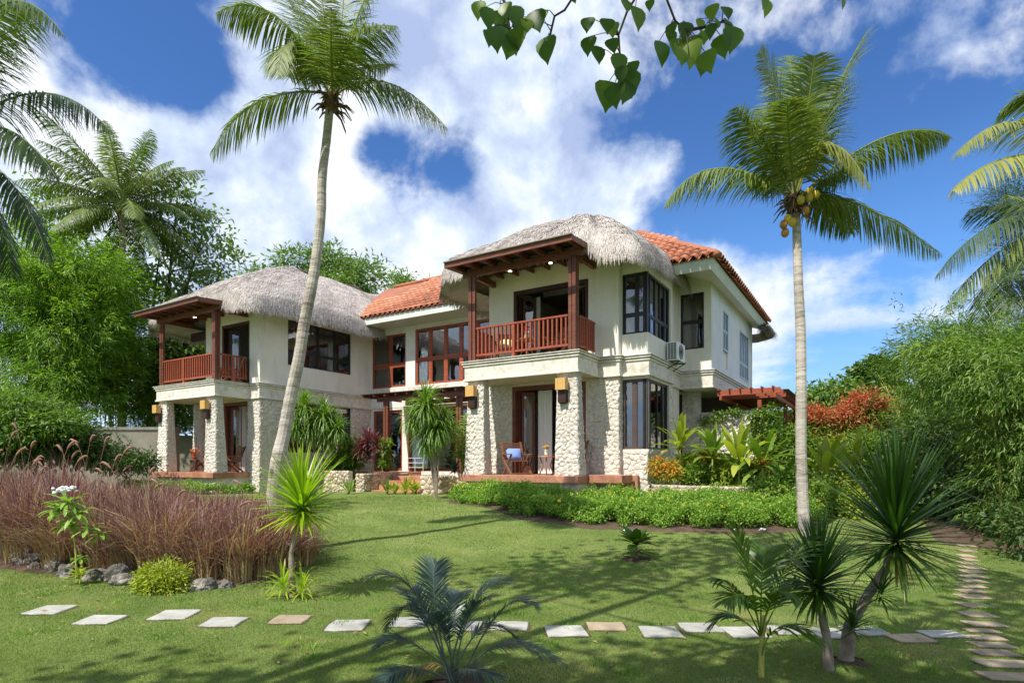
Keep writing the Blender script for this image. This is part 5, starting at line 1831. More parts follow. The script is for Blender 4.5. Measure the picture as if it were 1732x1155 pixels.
def palm_trunk(parent, pts, rads, mat='palm_bark'):
    """ringed trunk along points"""
    P = [Vector(p) for p in pts]
    out, rr = [], []
    seg = 0.085
    for i in range(len(P) - 1):
        a = P[max(0, i - 1)]; b = P[i]; c = P[i + 1]; d = P[min(len(P) - 1, i + 2)]
        k = max(2, int((c - b).length / seg))
        for j in range(k):
            t = j / k
            q = .5 * ((2 * b) + (c - a) * t + (2 * a - 5 * b + 4 * c - d) * t * t + (3 * b - a - 3 * c + d) * t ** 3)
            out.append(q); r = rads[i] + (rads[i + 1] - rads[i]) * t
            rr.append(r * (1.02 if len(out) % 2 else .99) * random.uniform(.98, 1.02))
    out.append(P[-1]); rr.append(rads[-1])
    return MB().tube(out, rr, 12).build('trunk', mat, parent, world=True, smooth=False)


def palm_crown_bits(t, c, n_husk, nuts, r=.3, s=1.0):
    hb = MB()
    for k in range(n_husk):
        an = random.uniform(0, 6.28); el = random.uniform(-.9, .5)
        d = Vector((math.cos(an) * math.cos(el), math.sin(an) * math.cos(el), math.sin(el)))
        L = random.uniform(.18, .50) * s
        p = Vector(c) + Vector((0, 0, random.uniform(-.25, .1) * s)) + d * .06
        hb.tube([p, p + d * L * .55, p + d * L * .9 + Vector((0, 0, -L * .35))], [.030 * s, .022 * s, .008 * s], 5)
    hb.ball(Vector(c) + Vector((0, 0, -.05)), .17 * s, 10, 7, (1, 1, 1.5))
    hb.build('husk', 'husk', t, world=True, smooth=True)
    for (dx, dy, dz, m) in nuts:
        p = Vector(c) + Vector((dx, dy, dz))
        MB().ball(p, .088 * s, 10, 8, (1, 1, 1.2)).build('coconut', m, t, world=True, smooth=True)


def ctrl(P0, M, P2):
    return tuple(2 * Vector(M) - .5 * (Vector(P0) + Vector(P2)))


def hero_palm(name, label, Y, trunk_px, rads, crown_px, fronds, mat, nl=88, Lmax=.62, hang=.5, nuts=(), base_z=None, husks=46, wid=.032, s=1.0, extra_z=0):
    base = W(trunk_px[0][0], trunk_px[0][1], Y)
    bz = G(base.x, Y) if base_z is None else base_z
    t = empty(name, (base.x, Y, bz)); tag(t, label, 'coconut palm')
    pts = [Vector((base.x, Y, bz - .1))] + [W(x, y, Y + random.uniform(-.05, .05)) for (x, y) in trunk_px[1:]]
    palm_trunk(t, pts, rads)
    c = W(crown_px[0], crown_px[1], Y)
    for f in fronds:
        (mx, my), (tx, ty), dy = f[:3]
        kw = dict(nl=nl, Lmax=Lmax, hang=hang, wid=wid, rad=.030 * s, tone=.5 + random.uniform(-.16, .12))
        if len(f) > 3: kw.update(f[3])
        m_ = kw.pop('mat', mat)
        P2 = W(tx, ty, Y + dy); M = W(mx, my, Y + dy * .5)
        p0 = c + Vector((random.uniform(-.06, .06), random.uniform(-.06, .06), random.uniform(-.08, .1)))
        frond(t, p0, ctrl(p0, M, P2), P2, m_, **kw)
    palm_crown_bits(t, c, husks, nuts, s=s)
    return t, c


def random_palm(name, label, x, y, zc, n, L, mat, r=.16, nl=70, Lmax=.6, hang=.6, base=None, azs=None, wid=.032, cat='coconut palm', skip=None, group=None):
    bx, by = base or (x, y)
    bz = G(bx, by)
    t = empty(name, (bx, by, bz)); tag(t, label, cat, group)
    c = Vector((x, y, zc))
    palm_trunk(t, [(bx, by, bz - .1), ((bx * 2 + x) / 3, (by * 2 + y) / 3, bz + (zc - bz) * .4), (x, y, zc - .1)], [r * 1.25, r, r * .8])
    for k in range(n):
        az = k * 2.39996 + random.uniform(-.2, .2)
        el = R(82) - (k / n) ** .8 * R(108) + random.uniform(-.08, .08)
        if skip and skip(az, el):
            continue
        l = L * random.uniform(.85, 1.08) * (0.8 if el > R(60) else 1)
        h = Vector((math.cos(az), math.sin(az), 0))
        d = h * math.cos(el) + Vector((0, 0, 1)) * math.sin(el)
        p1 = c + d * l * .55
        p2 = c + h * (l * (.35 + .55 * math.cos(max(el, 0)))) + Vector((0, 0, l * (math.sin(el) * .92 - .36 * math.cos(el))))
        frond(t, c, p1, p2, mat, nl=nl, Lmax=Lmax, hang=hang, wid=wid, rad=.03, tone=.45 + random.uniform(-.2, .2))
    palm_crown_bits(t, c, 24, [(.12, -.2, -.25, 'coconut'), (-.15, -.2, -.3, 'coconut'), (.02, -.25, -.4, 'coconut_old')])
    return t


def strap_leaf(p, d, L, w, droop, n=5, fold=.18, curl=0):
    """one strap leaf: verts and faces"""
    p = Vector(p); d = Vector(d).normalized()
    up = Vector((0, 0, 1))
    s = d.cross(up)
    if s.length < .1: s = Vector((1, 0, 0))
    s.normalize()
    vs, fs = [], []
    q = p.copy(); dd = d.copy()
    for k in range(n + 1):
        t = k / n
        ww = w * (0.55 + 1.1 * t * 1.4 if t < .32 else 1.04) * (1 - max(0, t - .32) / .68) ** .75 * .5
        ww = max(ww, .0006)
        nn = s.cross(dd).normalized()
        vs += [tuple(q - s * ww + nn * ww * fold * 2), tuple(q), tuple(q + s * ww + nn * ww * fold * 2)]
        if k < n:
            dd = (dd + Vector((0, 0, -1)) * droop * (.35 + t * 1.2) / n * 2).normalized()
            q = q + dd * (L / n)
    for k in range(n):
        a = 3 * k
        fs += [(a, a + 1, a + 4, a + 3), (a + 1, a + 2, a + 5, a + 4)]
    return vs, fs


def rosette(parent, c, n, L, w, mat, el0=88, el1=-25, droop=.25, parts=True, axis=(0, 0, 1), name='leaf', tone=(.35, .25), jl=.15, shape=1.0, lowtone=.35, old=0):
    """spiral head of strap leaves"""
    off = Vector(part_root(parent).location)
    allv, allf, tt = [], [], []
    ax = Vector(axis).normalized(); q = Vector((0, 0, 1)).rotation_difference(ax)
    for k in range(n):
        u = (k + .5) / n
        el = R(el0 + (el1 - el0) * u ** shape) + random.uniform(-.09, .09)
        az = k * 2.39996 + random.uniform(-.12, .12)
        d = q @ Vector((math.cos(az) * math.cos(el), math.sin(az) * math.cos(el), math.sin(el)))
        l = L * random.uniform(1 - jl, 1 + jl * .5) * (.72 + .28 * math.sin(math.pi * min(1, u + .25)))
        p = Vector(c) - off + ax * (.10 * L * (1 - u)) - ax * (.12 * L * u) + d * .012
        vs, fs = strap_leaf(p, d, l, w * random.uniform(.85, 1.1), droop * random.uniform(.5, 1.5))
        tn = tone[0] + random.uniform(-.5, .5) * tone[1] + lowtone * max(0, u - .7) / .3 * random.uniform(.2, 1.1)
        if parts:
            me = bpy.data.meshes.new(name); me.from_pydata(vs, [], fs); me.update()
            a = me.attributes.new('tint', 'FLOAT', 'FACE'); a.data.foreach_set('value', np.clip(np.array([tn + .28 * max(0, (i // 2) / 4 - .55) for i in range(len(fs))], dtype=np.float32), 0, 1))
            me.polygons.foreach_set('use_smooth', np.ones(len(fs), bool))
            link(name, me, mat, parent)
        else:
            o = len(allv); allv += vs; allf += [tuple(i + o for i in f) for f in fs]; tt += [tn] * len(fs)
    if not parts:
        me = bpy.data.meshes.new('foliage'); me.from_pydata(allv, [], allf); me.update()
        a = me.attributes.new('tint', 'FLOAT', 'FACE'); a.data.foreach_set('value', np.clip(np.array(tt, dtype=np.float32), 0, 1))
        me.polygons.foreach_set('use_smooth', np.ones(len(allf), bool))
        return link('foliage', me, mat, parent)


def stem_tube(parent, pts, rads, mat='bark_grey', name='stem', n=8):
    P = [Vector(p) for p in pts]
    out, rr = [], []
    for i in range(len(P) - 1):
        k = max(3, int((P[i + 1] - P[i]).length / .035))
        for j in range(k):
            t = j / k
            out.append(P[i].lerp(P[i + 1], t) + Vector((random.uniform(-1, 1), random.uniform(-1, 1), 0)) * .002)
            rr.append((rads[i] + (rads[i + 1] - rads[i]) * t) * (1.06 if j % 2 else .97))
    out.append(P[-1]); rr.append(rads[-1])
    return MB().tube(out, rr, n).build(name, mat, parent, world=True, smooth=True)


def thing_at(name, label, cat, x, y, z=None, group=None):
    t = empty(name, (x, y, G(x, y) if z is None else z)); tag(t, label, cat, group)
    return t


def broad_leaf(p, d, L, w, droop=.3, n=6, cup=.12):
    """paddle leaf (banana, ginger, fern): wider strap with rounded outline"""
    p = Vector(p); d = Vector(d).normalized(); up = Vector((0, 0, 1)); s = d.cross(up)
    if s.length < .1: s = Vector((1, 0, 0))
    s.normalize(); vs, fs = [], []; q = p.copy(); dd = d.copy()
    for k in range(n + 1):
        t = k / n
        ww = w * .5 * math.sin(math.pi * min(1, .06 + t * .94)) ** .7
        nn = s.cross(dd).normalized()
        vs += [tuple(q - s * ww + nn * ww * cup * 2), tuple(q), tuple(q + s * ww + nn * ww * cup * 2)]
        dd = (dd + Vector((0, 0, -1)) * droop / n * (.4 + t)).normalized(); q = q + dd * L / n
    for k in range(n):
        a = 3 * k; fs += [(a, a + 1, a + 4, a + 3), (a + 1, a + 2, a + 5, a + 4)]
    return vs, fs


def paddles(parent, c, n, L, w, mat, el=(80, 5), droop=.6, stalk=.35, parts=False, tone=.5, name='leaf'):
    off = Vector(part_root(parent).location)
    V, F, T = [], [], []
    for k in range(n):
        az = k * 2.39996 + random.uniform(-.3, .3); e = R(el[0] + (el[1] - el[0]) * (k + .5) / n) + random.uniform(-.12, .12)
        d = Vector((math.cos(az) * math.cos(e), math.sin(az) * math.cos(e), math.sin(e)))
        l = L * random.uniform(.75, 1.1)
        p = Vector(c) - off + d * l * stalk
        vs, fs = broad_leaf(p, d, l, w * random.uniform(.8, 1.15), droop * random.uniform(.6, 1.4))
        m = MB().tube([Vector(c) - off, p], [.012, .006], 4); st_v, st_f = m.v, [f for f in m.f]
        tn = tone + random.uniform(-.25, .25)
        if parts:
            me = bpy.data.meshes.new(name); o = len(vs); me.from_pydata(vs + st_v, [], fs + [tuple(i + o for i in f) for f in st_f]); me.update()
            a = me.attributes.new('tint', 'FLOAT', 'FACE'); a.data.foreach_set('value', np.full(len(me.polygons), np.clip(tn, 0, 1), dtype=np.float32))
            me.polygons.foreach_set('use_smooth', np.ones(len(me.polygons), bool)); link(name, me, mat, parent)
        else:
            o = len(V); V += vs + st_v; F += [tuple(i + o for i in f) for f in fs] + [tuple(i + o + len(vs) for i in f) for f in st_f]; T += [tn] * (len(fs) + len(st_f))
    if not parts:
        me = bpy.data.meshes.new('foliage'); me.from_pydata(V, [], F); me.update()
        a = me.attributes.new('tint', 'FLOAT', 'FACE'); a.data.foreach_set('value', np.clip(np.array(T, dtype=np.float32), 0, 1))
        me.polygons.foreach_set('use_smooth', np.ones(len(me.polygons), bool)); link('foliage', me, mat, parent)


# ------------------------------------------------------------------ the big palms
def build_palms():
    hero_palm('coconut_palm', 'tall leaning coconut palm in front of the left wing of the villa', 9.8,
              [(455, 935), (468, 795), (480, 735), (492, 670), (505, 610), (515, 545), (528, 480), (537, 420), (543, 360), (545, 300), (552, 240), (558, 180)],
              [.135, .120, .106, .098, .095, .09, .087, .082, .078, .074, .069, .066], (560, 168),
              [((440, 172), (356, 262), -.4, dict(hang=.9, tone=.6)), ((470, 30), (366, 22), -.3, dict(hang=1.0)), ((500, 75), (470, 128), -.8, dict(hang=.6, tone=.55)),
               ((548, 40), (535, -95), .5), ((595, 70), (672, 45), -1.0, dict(hang=.8, tone=.55)), ((600, 40), (650, -80), .4), ((655, 140), (757, 218), -.4, dict(hang=.95, tone=.6)),
               ((575, 60), (590, -110), .8), ((515, 35), (470, -75), .7), ((530, 60), (478, -10), 1.3), ((560, 90), (560, 20), -1.7, dict(tone=.55)), ((610, 90), (640, 60), 1.5),
               ((600, 120), (660, 110), 1.5, dict(tone=.3)), ((530, 110), (490, 130), 1.4, dict(tone=.3))],
              'lf_palm', nl=104, Lmax=.74, husks=50, s=.75, nuts=[], wid=.027)
    hero_palm('coconut_palm', 'coconut palm with yellow coconuts to the right of the villa', 11.4,
              [(1364, 908), (1358, 850), (1355, 760), (1355, 660), (1354, 560), (1350, 470), (1348, 405), (1346, 350)],
              [.125, .11, .1, .096, .092, .082, .078, .07], (1345, 338),
              [((1215, 285), (1124, 348), -.3, dict(hang=.8, tone=.62)), ((1290, 255), (1243, 183), -.4, dict(hang=.7)), ((1325, 205), (1285, 85), .2, dict(hang=.25)),
               ((1345, 200), (1335, 95), .8, dict(hang=.3)), ((1400, 185), (1468, 52), -.2, dict(hang=.3)), ((1365, 190), (1378, 95), -.5, dict(hang=.6)), ((1380, 215), (1415, 130), .7, dict(hang=.4)),
               ((1490, 235), (1606, 232), -.3, dict(hang=1.1, tone=.6)), ((1400, 245), (1472, 318), -1.1, dict(hang=.7, tone=.75, mat='lf_palm_y')), ((1450, 345), (1592, 432), -.3, dict(hang=.9, tone=.65)),
               ((1335, 240), (1332, 168), -1.2, dict(hang=.5, tone=.7)), ((1310, 250), (1290, 180), .9, dict(tone=.3)), ((1420, 290), (1470, 265), .9, dict(tone=.3)), ((1375, 260), (1425, 215), 1.3, dict(tone=.3)),
               ((1310, 300), (1262, 300), 1.1, dict(tone=.3, hang=.7)), ((1390, 330), (1440, 395), .9, dict(tone=.3, hang=.8))],
              'lf_palm', nl=112, Lmax=.84, husks=80, wid=.030, s=.85,
              nuts=[(.16, -.22, -.06, 'coconut'), (-.02, -.26, -.12, 'coconut'), (.32, -.16, .02, 'coconut'), (.24, -.1, .12, 'coconut'), (-.20, -.12, -.42, 'coconut'), (-.27, -.1, -.52, 'coconut_old'), (-.13, -.16, -.50, 'coconut'), (-.22, -.05, -.66, 'coconut_old'), (.10, -.2, -.30, 'coconut_old')])
    # palm behind the bamboo on the left
    random_palm('coconut_palm', 'bushy coconut palm rising over the bamboo at the left', W(207, 350, 29).x, 29, W(207, 350, 29).z, 40, 5.2, 'lf_palm', nl=96, Lmax=1.0, hang=.75, wid=.042)
    # near palm whose fronds reach in from the left edge
    Y = 11.5
    hero_palm('coconut_palm', 'near coconut palm reaching in from the left edge, its trunk out of view', Y,
              [(-150, 930), (-140, 700), (-125, 500), (-110, 260)], [.2, .17, .15, .13], (-105, 250),
              [((55, 158), (186, 222), -.3, dict(hang=1.1, tone=.25)), ((-10, 20), (108, 60), -.4, dict(hang=1.0, tone=.45, mat='lf_palm')), ((10, 300), (82, 442), -.3, dict(hang=.9, tone=.15)),
               ((0, 215), (95, 300), -1.0, dict(hang=1.1, tone=.3)), ((-40, 80), (40, 10), .6, dict(tone=.5)), ((-100, 60), (-90, -80), .5), ((-230, 150), (-330, 260), .5), ((-120, 330), (-60, 480), -1.2),
               ((-60, 110), (60, 40), -1.3, dict(tone=.4)), ((-20, 330), (20, 470), .8, dict(tone=.1))],
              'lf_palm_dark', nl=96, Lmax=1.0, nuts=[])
    Y = 12.0
    hero_palm('coconut_palm', 'pale fronded coconut palm reaching in from the right edge', Y,
              [(1850, 900), (1840, 700), (1825, 450), (1815, 290)], [.17, .14, .12, .1], (1812, 270),
              [((1712, 208), (1618, 262), -.4, dict(hang=.6, tone=.75, mat='lf_palm_y')), ((1700, 268), (1612, 322), -.9, dict(hang=.9, tone=.9, mat='lf_palm_y')), ((1760, 170), (1690, 90 + 100), .6, dict(tone=.6)),
               ((1830, 150), (1850, 30), .2), ((1900, 200), (1990, 260), .2), ((1860, 320), (1930, 420), -.5), ((1770, 330), (1700, 330), -1.3, dict(tone=.6))],
              'lf_palm', nl=100, Lmax=.85, nuts=[])
    Y = 15.5
    hero_palm('coconut_palm', 'dark coconut palm at the right edge with hanging fronds over the bamboo', Y,
              [(1860, 850), (1850, 700), (1835, 520), (1822, 400)], [.2, .17, .15, .13], (1815, 375),
              [((1690, 375), (1583, 468), -.4, dict(hang=1.1, tone=.35)), ((1690, 425), (1597, 528), -.2, dict(hang=1.0, tone=.65, mat='lf_palm')), ((1700, 450), (1650, 575), -.8, dict(hang=.7, tone=.3)),
               ((1720, 350), (1640, 355), .8, dict(tone=.25)), ((1760, 460), (1740, 600), .5, dict(tone=.2)), ((1800, 260), (1790, 150), .6), ((1900, 330), (1990, 400), .3), ((1745, 405), (1665, 470), 1.2, dict(tone=.3)), ((1730, 440), (1700, 540), -1.4, dict(tone=.3))],
              'lf_palm_dark', nl=96, Lmax=1.1, nuts=[])


def blob(px, py, Y, rx, rz, ry=None):
    """ellipsoid at a photo position: radii given in photo pixels"""
    c = W(px, py, Y); k = Y / FPX
    return (c.x, c.y, c.z, rx * k, (ry if ry is not None else (rx + rz) / 2 * k), rz * k)


def build_trees():
    # left background
    Y = 31
    tree('broadleaf_tree', 'dark broadleaf tree behind the left palm and bamboo', 'tree', W(260, 800, Y).x, Y,
         [blob(110, 360, Y, 75, 60), blob(300, 345, Y, 55, 48), blob(345, 400, Y, 50, 45), blob(60, 430, Y, 70, 60), blob(270, 440, Y, 85, 60), blob(380, 455, Y, 40, 36), blob(300, 520, Y, 75, 50), blob(150, 480, Y, 90, 60), blob(330, 590, Y, 60, 50)],
         1050, 15, .32, .14, 'lf_tree_light', r0=.3, rc=.34, hole=1.0, shell=.35, tone=(.4, .25))
    Y = 40
    tree('broadleaf_tree', 'light green feathery tree behind the left thatched roof', 'tree', W(560, 800, Y).x, Y,
         [blob(500, 440, Y, 34, 20), blob(560, 435, Y, 44, 24), blob(615, 462, Y, 40, 22), blob(440, 472, Y, 30, 20), blob(560, 490, Y, 90, 34)],
         620, 14, .38, .12, 'lf_tree_light', r0=.25, rc=.34, hole=.8, shell=.3, flat=.5)
    tree('small_tree', 'tip of a small pale tree showing above the orange tiled roof', 'tree', W(682, 800, 44).x, 44,
         [blob(680, 478, 44, 16, 14), blob(684, 500, 44, 26, 22)], 170, 12, .36, .12, 'lf_tree_light', r0=.12, rc=.35, shell=.2)
    # left bamboo, nearer and farther stands
    def bamboo(name, label, x, y, blobs, ncl, per, mat, culms, L=.20, Wd=.028, rc=.30, h=5, tone=(.5, .22), lean=1.2, **kw):
        t = thing_at(name, label, 'bamboo', x, y)
        mb = MB()
        for k in range(culms):
            an = random.uniform(0, 6.28); r = random.uniform(0, .55)
            bx, by = x + math.cos(an) * r, y + math.sin(an) * r
            hh = h * random.uniform(.7, 1.05); le = lean * random.uniform(.2, 1.0); a2 = random.uniform(0, 6.28)
            pts = [Vector((bx + math.cos(a2) * le * (q / 7) ** 2.2, by + math.sin(a2) * le * (q / 7) ** 2.2, G(bx, by) + hh * (q / 7) * (1 - .12 * (q / 7)))) for q in range(8)]
            mb.tube(pts, [.035 * (1 - q / 9) for q in range(8)], 6)
        mb.build('culms', 'bamboo_culm', t, world=True, smooth=True)
        kw.setdefault('flat', .42); kw.setdefault('spray', .75)
        crown_mesh('foliage', blobs, ncl, per, L, Wd, t, mat, rc=rc, droop=.45, outward=.6, tone=(tone[0], .36), hole=.30, **kw)
        kw2 = dict(kw); kw2['shell'] = .85; kw2['spray'] = kw['spray'] * 1.7; kw2['lift'] = .9
        crown_mesh('outer_sprays', [(b[0], b[1], b[2], b[3] * 1.12, b[4] * 1.12, b[5] * 1.12) for b in blobs], int(ncl * .13), int(per * .8), L, Wd, t, mat, rc=rc, droop=.5, outward=.6, tone=(tone[0] + .1, .3), bottom=-.1, **kw2)
        return t
    Y = 25
    bamboo('bamboo_clump', 'bright lime green bamboo clump at the left edge', W(70, 800, Y).x, Y,
           [blob(60, 480, Y, 80, 62), blob(140, 465, Y, 60, 44), blob(20, 540, Y, 70, 60), blob(110, 560, Y, 80, 66), blob(40, 640, Y, 70, 55), blob(-20, 480, Y, 60, 70), blob(110, 650, Y, 60, 50), blob(20, 710, Y, 60, 45), blob(60, 735, Y, 45, 30)],
           1150, 50, 'lf_bamboo', 16, h=7.8, shell=.5, L=.25, Wd=.033, rc=.11, spray=1.15)
    Y = 27.5
    bamboo('bamboo_clump', 'lime green bamboo clump leaning towards the left porch', W(190, 790, Y).x, Y,
           [blob(180, 500, Y, 45, 45), blob(165, 560, Y, 55, 50), blob(190, 615, Y, 42, 45), blob(140, 640, Y, 55, 45), blob(205, 660, Y, 30, 36), blob(150, 520, Y, 50, 55)],
           800, 50, 'lf_bamboo', 18, h=7.4, shell=.5, L=.26, Wd=.035, rc=.11, spray=1.2)
    Y = 30
    tree('broadleaf_tree', 'green tree seen through the left balcony', 'tree', W(290, 800, Y).x, Y,
         [blob(300, 580, Y, 45, 45), blob(270, 640, Y, 50, 50), blob(330, 620, Y, 45, 55), blob(290, 690, Y, 60, 40)], 700, 16, .30, .13, 'lf_tree_light', r0=.15, rc=.35, shell=.3)
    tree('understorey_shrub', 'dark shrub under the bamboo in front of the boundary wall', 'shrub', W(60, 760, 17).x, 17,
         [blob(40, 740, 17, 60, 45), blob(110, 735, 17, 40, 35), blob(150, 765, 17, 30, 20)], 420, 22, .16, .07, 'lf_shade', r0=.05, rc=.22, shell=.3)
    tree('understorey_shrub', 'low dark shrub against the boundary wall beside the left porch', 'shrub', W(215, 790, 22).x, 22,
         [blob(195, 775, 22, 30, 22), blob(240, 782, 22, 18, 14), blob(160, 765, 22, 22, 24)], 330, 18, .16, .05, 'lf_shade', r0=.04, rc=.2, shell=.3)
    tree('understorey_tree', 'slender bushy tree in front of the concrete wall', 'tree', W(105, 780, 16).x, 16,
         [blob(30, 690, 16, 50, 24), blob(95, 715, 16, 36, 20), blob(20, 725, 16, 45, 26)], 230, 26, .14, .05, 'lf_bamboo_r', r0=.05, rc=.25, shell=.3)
    # right hand bamboo
    Y = 17
    bamboo('bamboo_clump', 'large arching bamboo clump behind the right hand dracaenas', W(1600, 860, Y).x, Y,
           [blob(1650, 625, Y, 48, 42), blob(1598, 668, Y, 40, 38), blob(1705, 630, Y, 50, 55), blob(1568, 728, Y, 38, 30), blob(1630, 720, Y, 52, 42), blob(1705, 740, Y, 52, 60), blob(1595, 780, Y, 46, 28), blob(1555, 790, Y, 30, 26)],
           1150, 46, 'lf_bamboo_r', 18, h=5.2, shell=.45, L=.17, Wd=.021, rc=.075, spray=.85)
    Y = 20
    bamboo('bamboo_clump', 'wispy bamboo tips against the sky on the right', W(1560, 850, Y).x, Y,
           [blob(1535, 605, Y, 20, 26), blob(1590, 572, Y, 30, 20), blob(1640, 558, Y, 34, 16), blob(1550, 660, Y, 26, 26)], 150, 34, 'lf_bamboo_r', 10, h=5.4, shell=.2, L=.18, Wd=.018, rc=.08, spray=1.1)
    Y = 11
    bamboo('bamboo_clump', 'near bamboo hedge along the right edge of the slab path', 9.6, Y,
           [blob(1725, 700, Y, 75, 75), blob(1745, 800, Y, 72, 70), blob(1730, 870, Y, 50, 50), blob(1715, 660, Y, 34, 30), blob(1790, 640, Y, 70, 80), blob(1800, 880, Y, 80, 80)],
           760, 40, 'lf_bamboo_r', 12, h=3.6, shell=.5, L=.13, Wd=.020, rc=.06, spray=.5)
    bamboo('bamboo_clump', 'bamboo arching over the far end of the slab path', 10.6, 11.6,
           [(9.3, 10.6, 3.3, 1.3, 1.2, .8), (10.6, 10.2, 3.2, 1.4, 1.3, 1.0), (9.6, 12.2, 3.6, 1.5, 1.3, .9), (8.6, 11.8, 3.5, 1.0, 1.0, .6)], 620, 40, 'lf_bamboo_r', 10, h=4.0, shell=.3, L=.14, Wd=.021, rc=.07, spray=.6)
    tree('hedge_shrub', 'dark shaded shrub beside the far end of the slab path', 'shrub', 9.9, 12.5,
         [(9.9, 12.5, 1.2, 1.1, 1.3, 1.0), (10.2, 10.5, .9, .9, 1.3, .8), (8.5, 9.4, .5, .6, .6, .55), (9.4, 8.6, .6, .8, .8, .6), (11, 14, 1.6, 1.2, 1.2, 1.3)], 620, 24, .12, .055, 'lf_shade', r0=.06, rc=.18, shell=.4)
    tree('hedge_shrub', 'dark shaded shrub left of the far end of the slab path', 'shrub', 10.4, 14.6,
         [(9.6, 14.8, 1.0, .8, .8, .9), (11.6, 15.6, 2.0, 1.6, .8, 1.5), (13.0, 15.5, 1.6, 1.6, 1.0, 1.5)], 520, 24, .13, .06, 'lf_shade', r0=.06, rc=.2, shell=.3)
    tree('feathery_tree', 'dark feathery tree between the two right edge palms', 'tree', W(1745, 800, 19).x, 19,
         [blob(1700, 335, 19, 32, 26), blob(1730, 320, 19, 30, 34), blob(1740, 400, 19, 40, 60), blob(1735, 500, 19, 32, 60)], 420, 34, .16, .014, 'lf_palm_dark', r0=.12, rc=.28, shell=.2, flat=.9)
    # mid distance right
    Y = 30
    tree('round_tree', 'small rounded glossy green tree on the skyline right of the villa', 'tree', W(1480, 800, Y).x, Y,
         [blob(1480, 640, Y, 30, 30), blob(1480, 675, Y, 42, 34), blob(1475, 625, Y, 14, 14)], 520, 14, .30, .15, 'lf_tree', r0=.15, rc=.26, shell=.4)
    Y = 27
    tree('broadleaf_tree', 'bright green tree on the skyline just right of the pergola', 'tree', W(1410, 800, Y).x, Y,
         [blob(1405, 680, Y, 40, 24), blob(1440, 690, Y, 30, 24), blob(1385, 720, Y, 45, 40), blob(1420, 650, Y, 18, 8)], 520, 15, .28, .14, 'lf_tree_light', r0=.12, rc=.28, shell=.3)
    Y = 23
    for i, (px, py, rx, rz, lab) in enumerate([(1430, 715, 26, 22, 'red leaved shrub just right of the palm trunk'), (1465, 690, 28, 26, 'red tipped shrub under the rounded skyline tree'), (1500, 700, 20, 16, 'small red tipped shrub beside the right bamboo'), (1372, 715, 24, 24, 'red leaved shrub left of the palm trunk by the pergola'), (1425, 760, 26, 24, 'low red leaved shrub behind the right palm trunk')]):
        bx = W(px, 820, Y)
        t = tree('red_shrub', lab, 'shrub', bx.x, Y, [blob(px, py, Y, rx * 1.15, rz * 1.15), blob(px, py + rz * 1.6, Y, rx * 1.0, rz)], 210, 12, .15, .05, 'lf_red', r0=.05, group='red leaved shrubs', rc=.2, shell=.5, bottom=-.2)
        crown_mesh('inner_foliage', [blob(px, py + rz * .9, Y + .25, rx * .95, rz * 1.5)], 330, 14, .15, .06, t, 'lf_mid', rc=.2, shell=.3)
    Y = 20
    k = 0
    for (px, py, rx, rz, m, lab) in [(1400, 800, 45, 40, 'lf_yellow', 'yellow green shrub behind the right palm trunk'), (1460, 780, 45, 34, 'lf_mid', 'green shrub below the red leaved shrubs'), (1330, 780, 40, 45, 'lf_mid', 'green shrub at the corner of the garden wall'),
                                     (1510, 800, 45, 40, 'lf_mid', 'green shrub in front of the right bamboo')]:
        tree('garden_shrub', lab, 'shrub', W(px, 830, Y - k * .3).x, Y - k * .3, [blob(px, py, Y - k * .3, rx, rz), blob(px + 10, py - rz * .7, Y - k * .3, rx * .6, rz * .6)], 420, 18, .17, .065, m, r0=.04, rc=.22, shell=.4)
        k += 1
    # distant wood closing the horizon
    bl = []
    for x in range(-500, 2300, 70):
        if 230 < x < 1230: continue
        Yd = 60 + random.uniform(-6, 10)
        bl.append(blob(x, 735 + random.uniform(-22, 20), Yd, 60, 42))
    o = crown_mesh('distant_woodland', bl, 2600, 14, .9, .5, None, 'lf_tree', rc=.9, shell=.4)
    tag(o, 'distant green woodland along the horizon', 'woodland', kind='stuff')


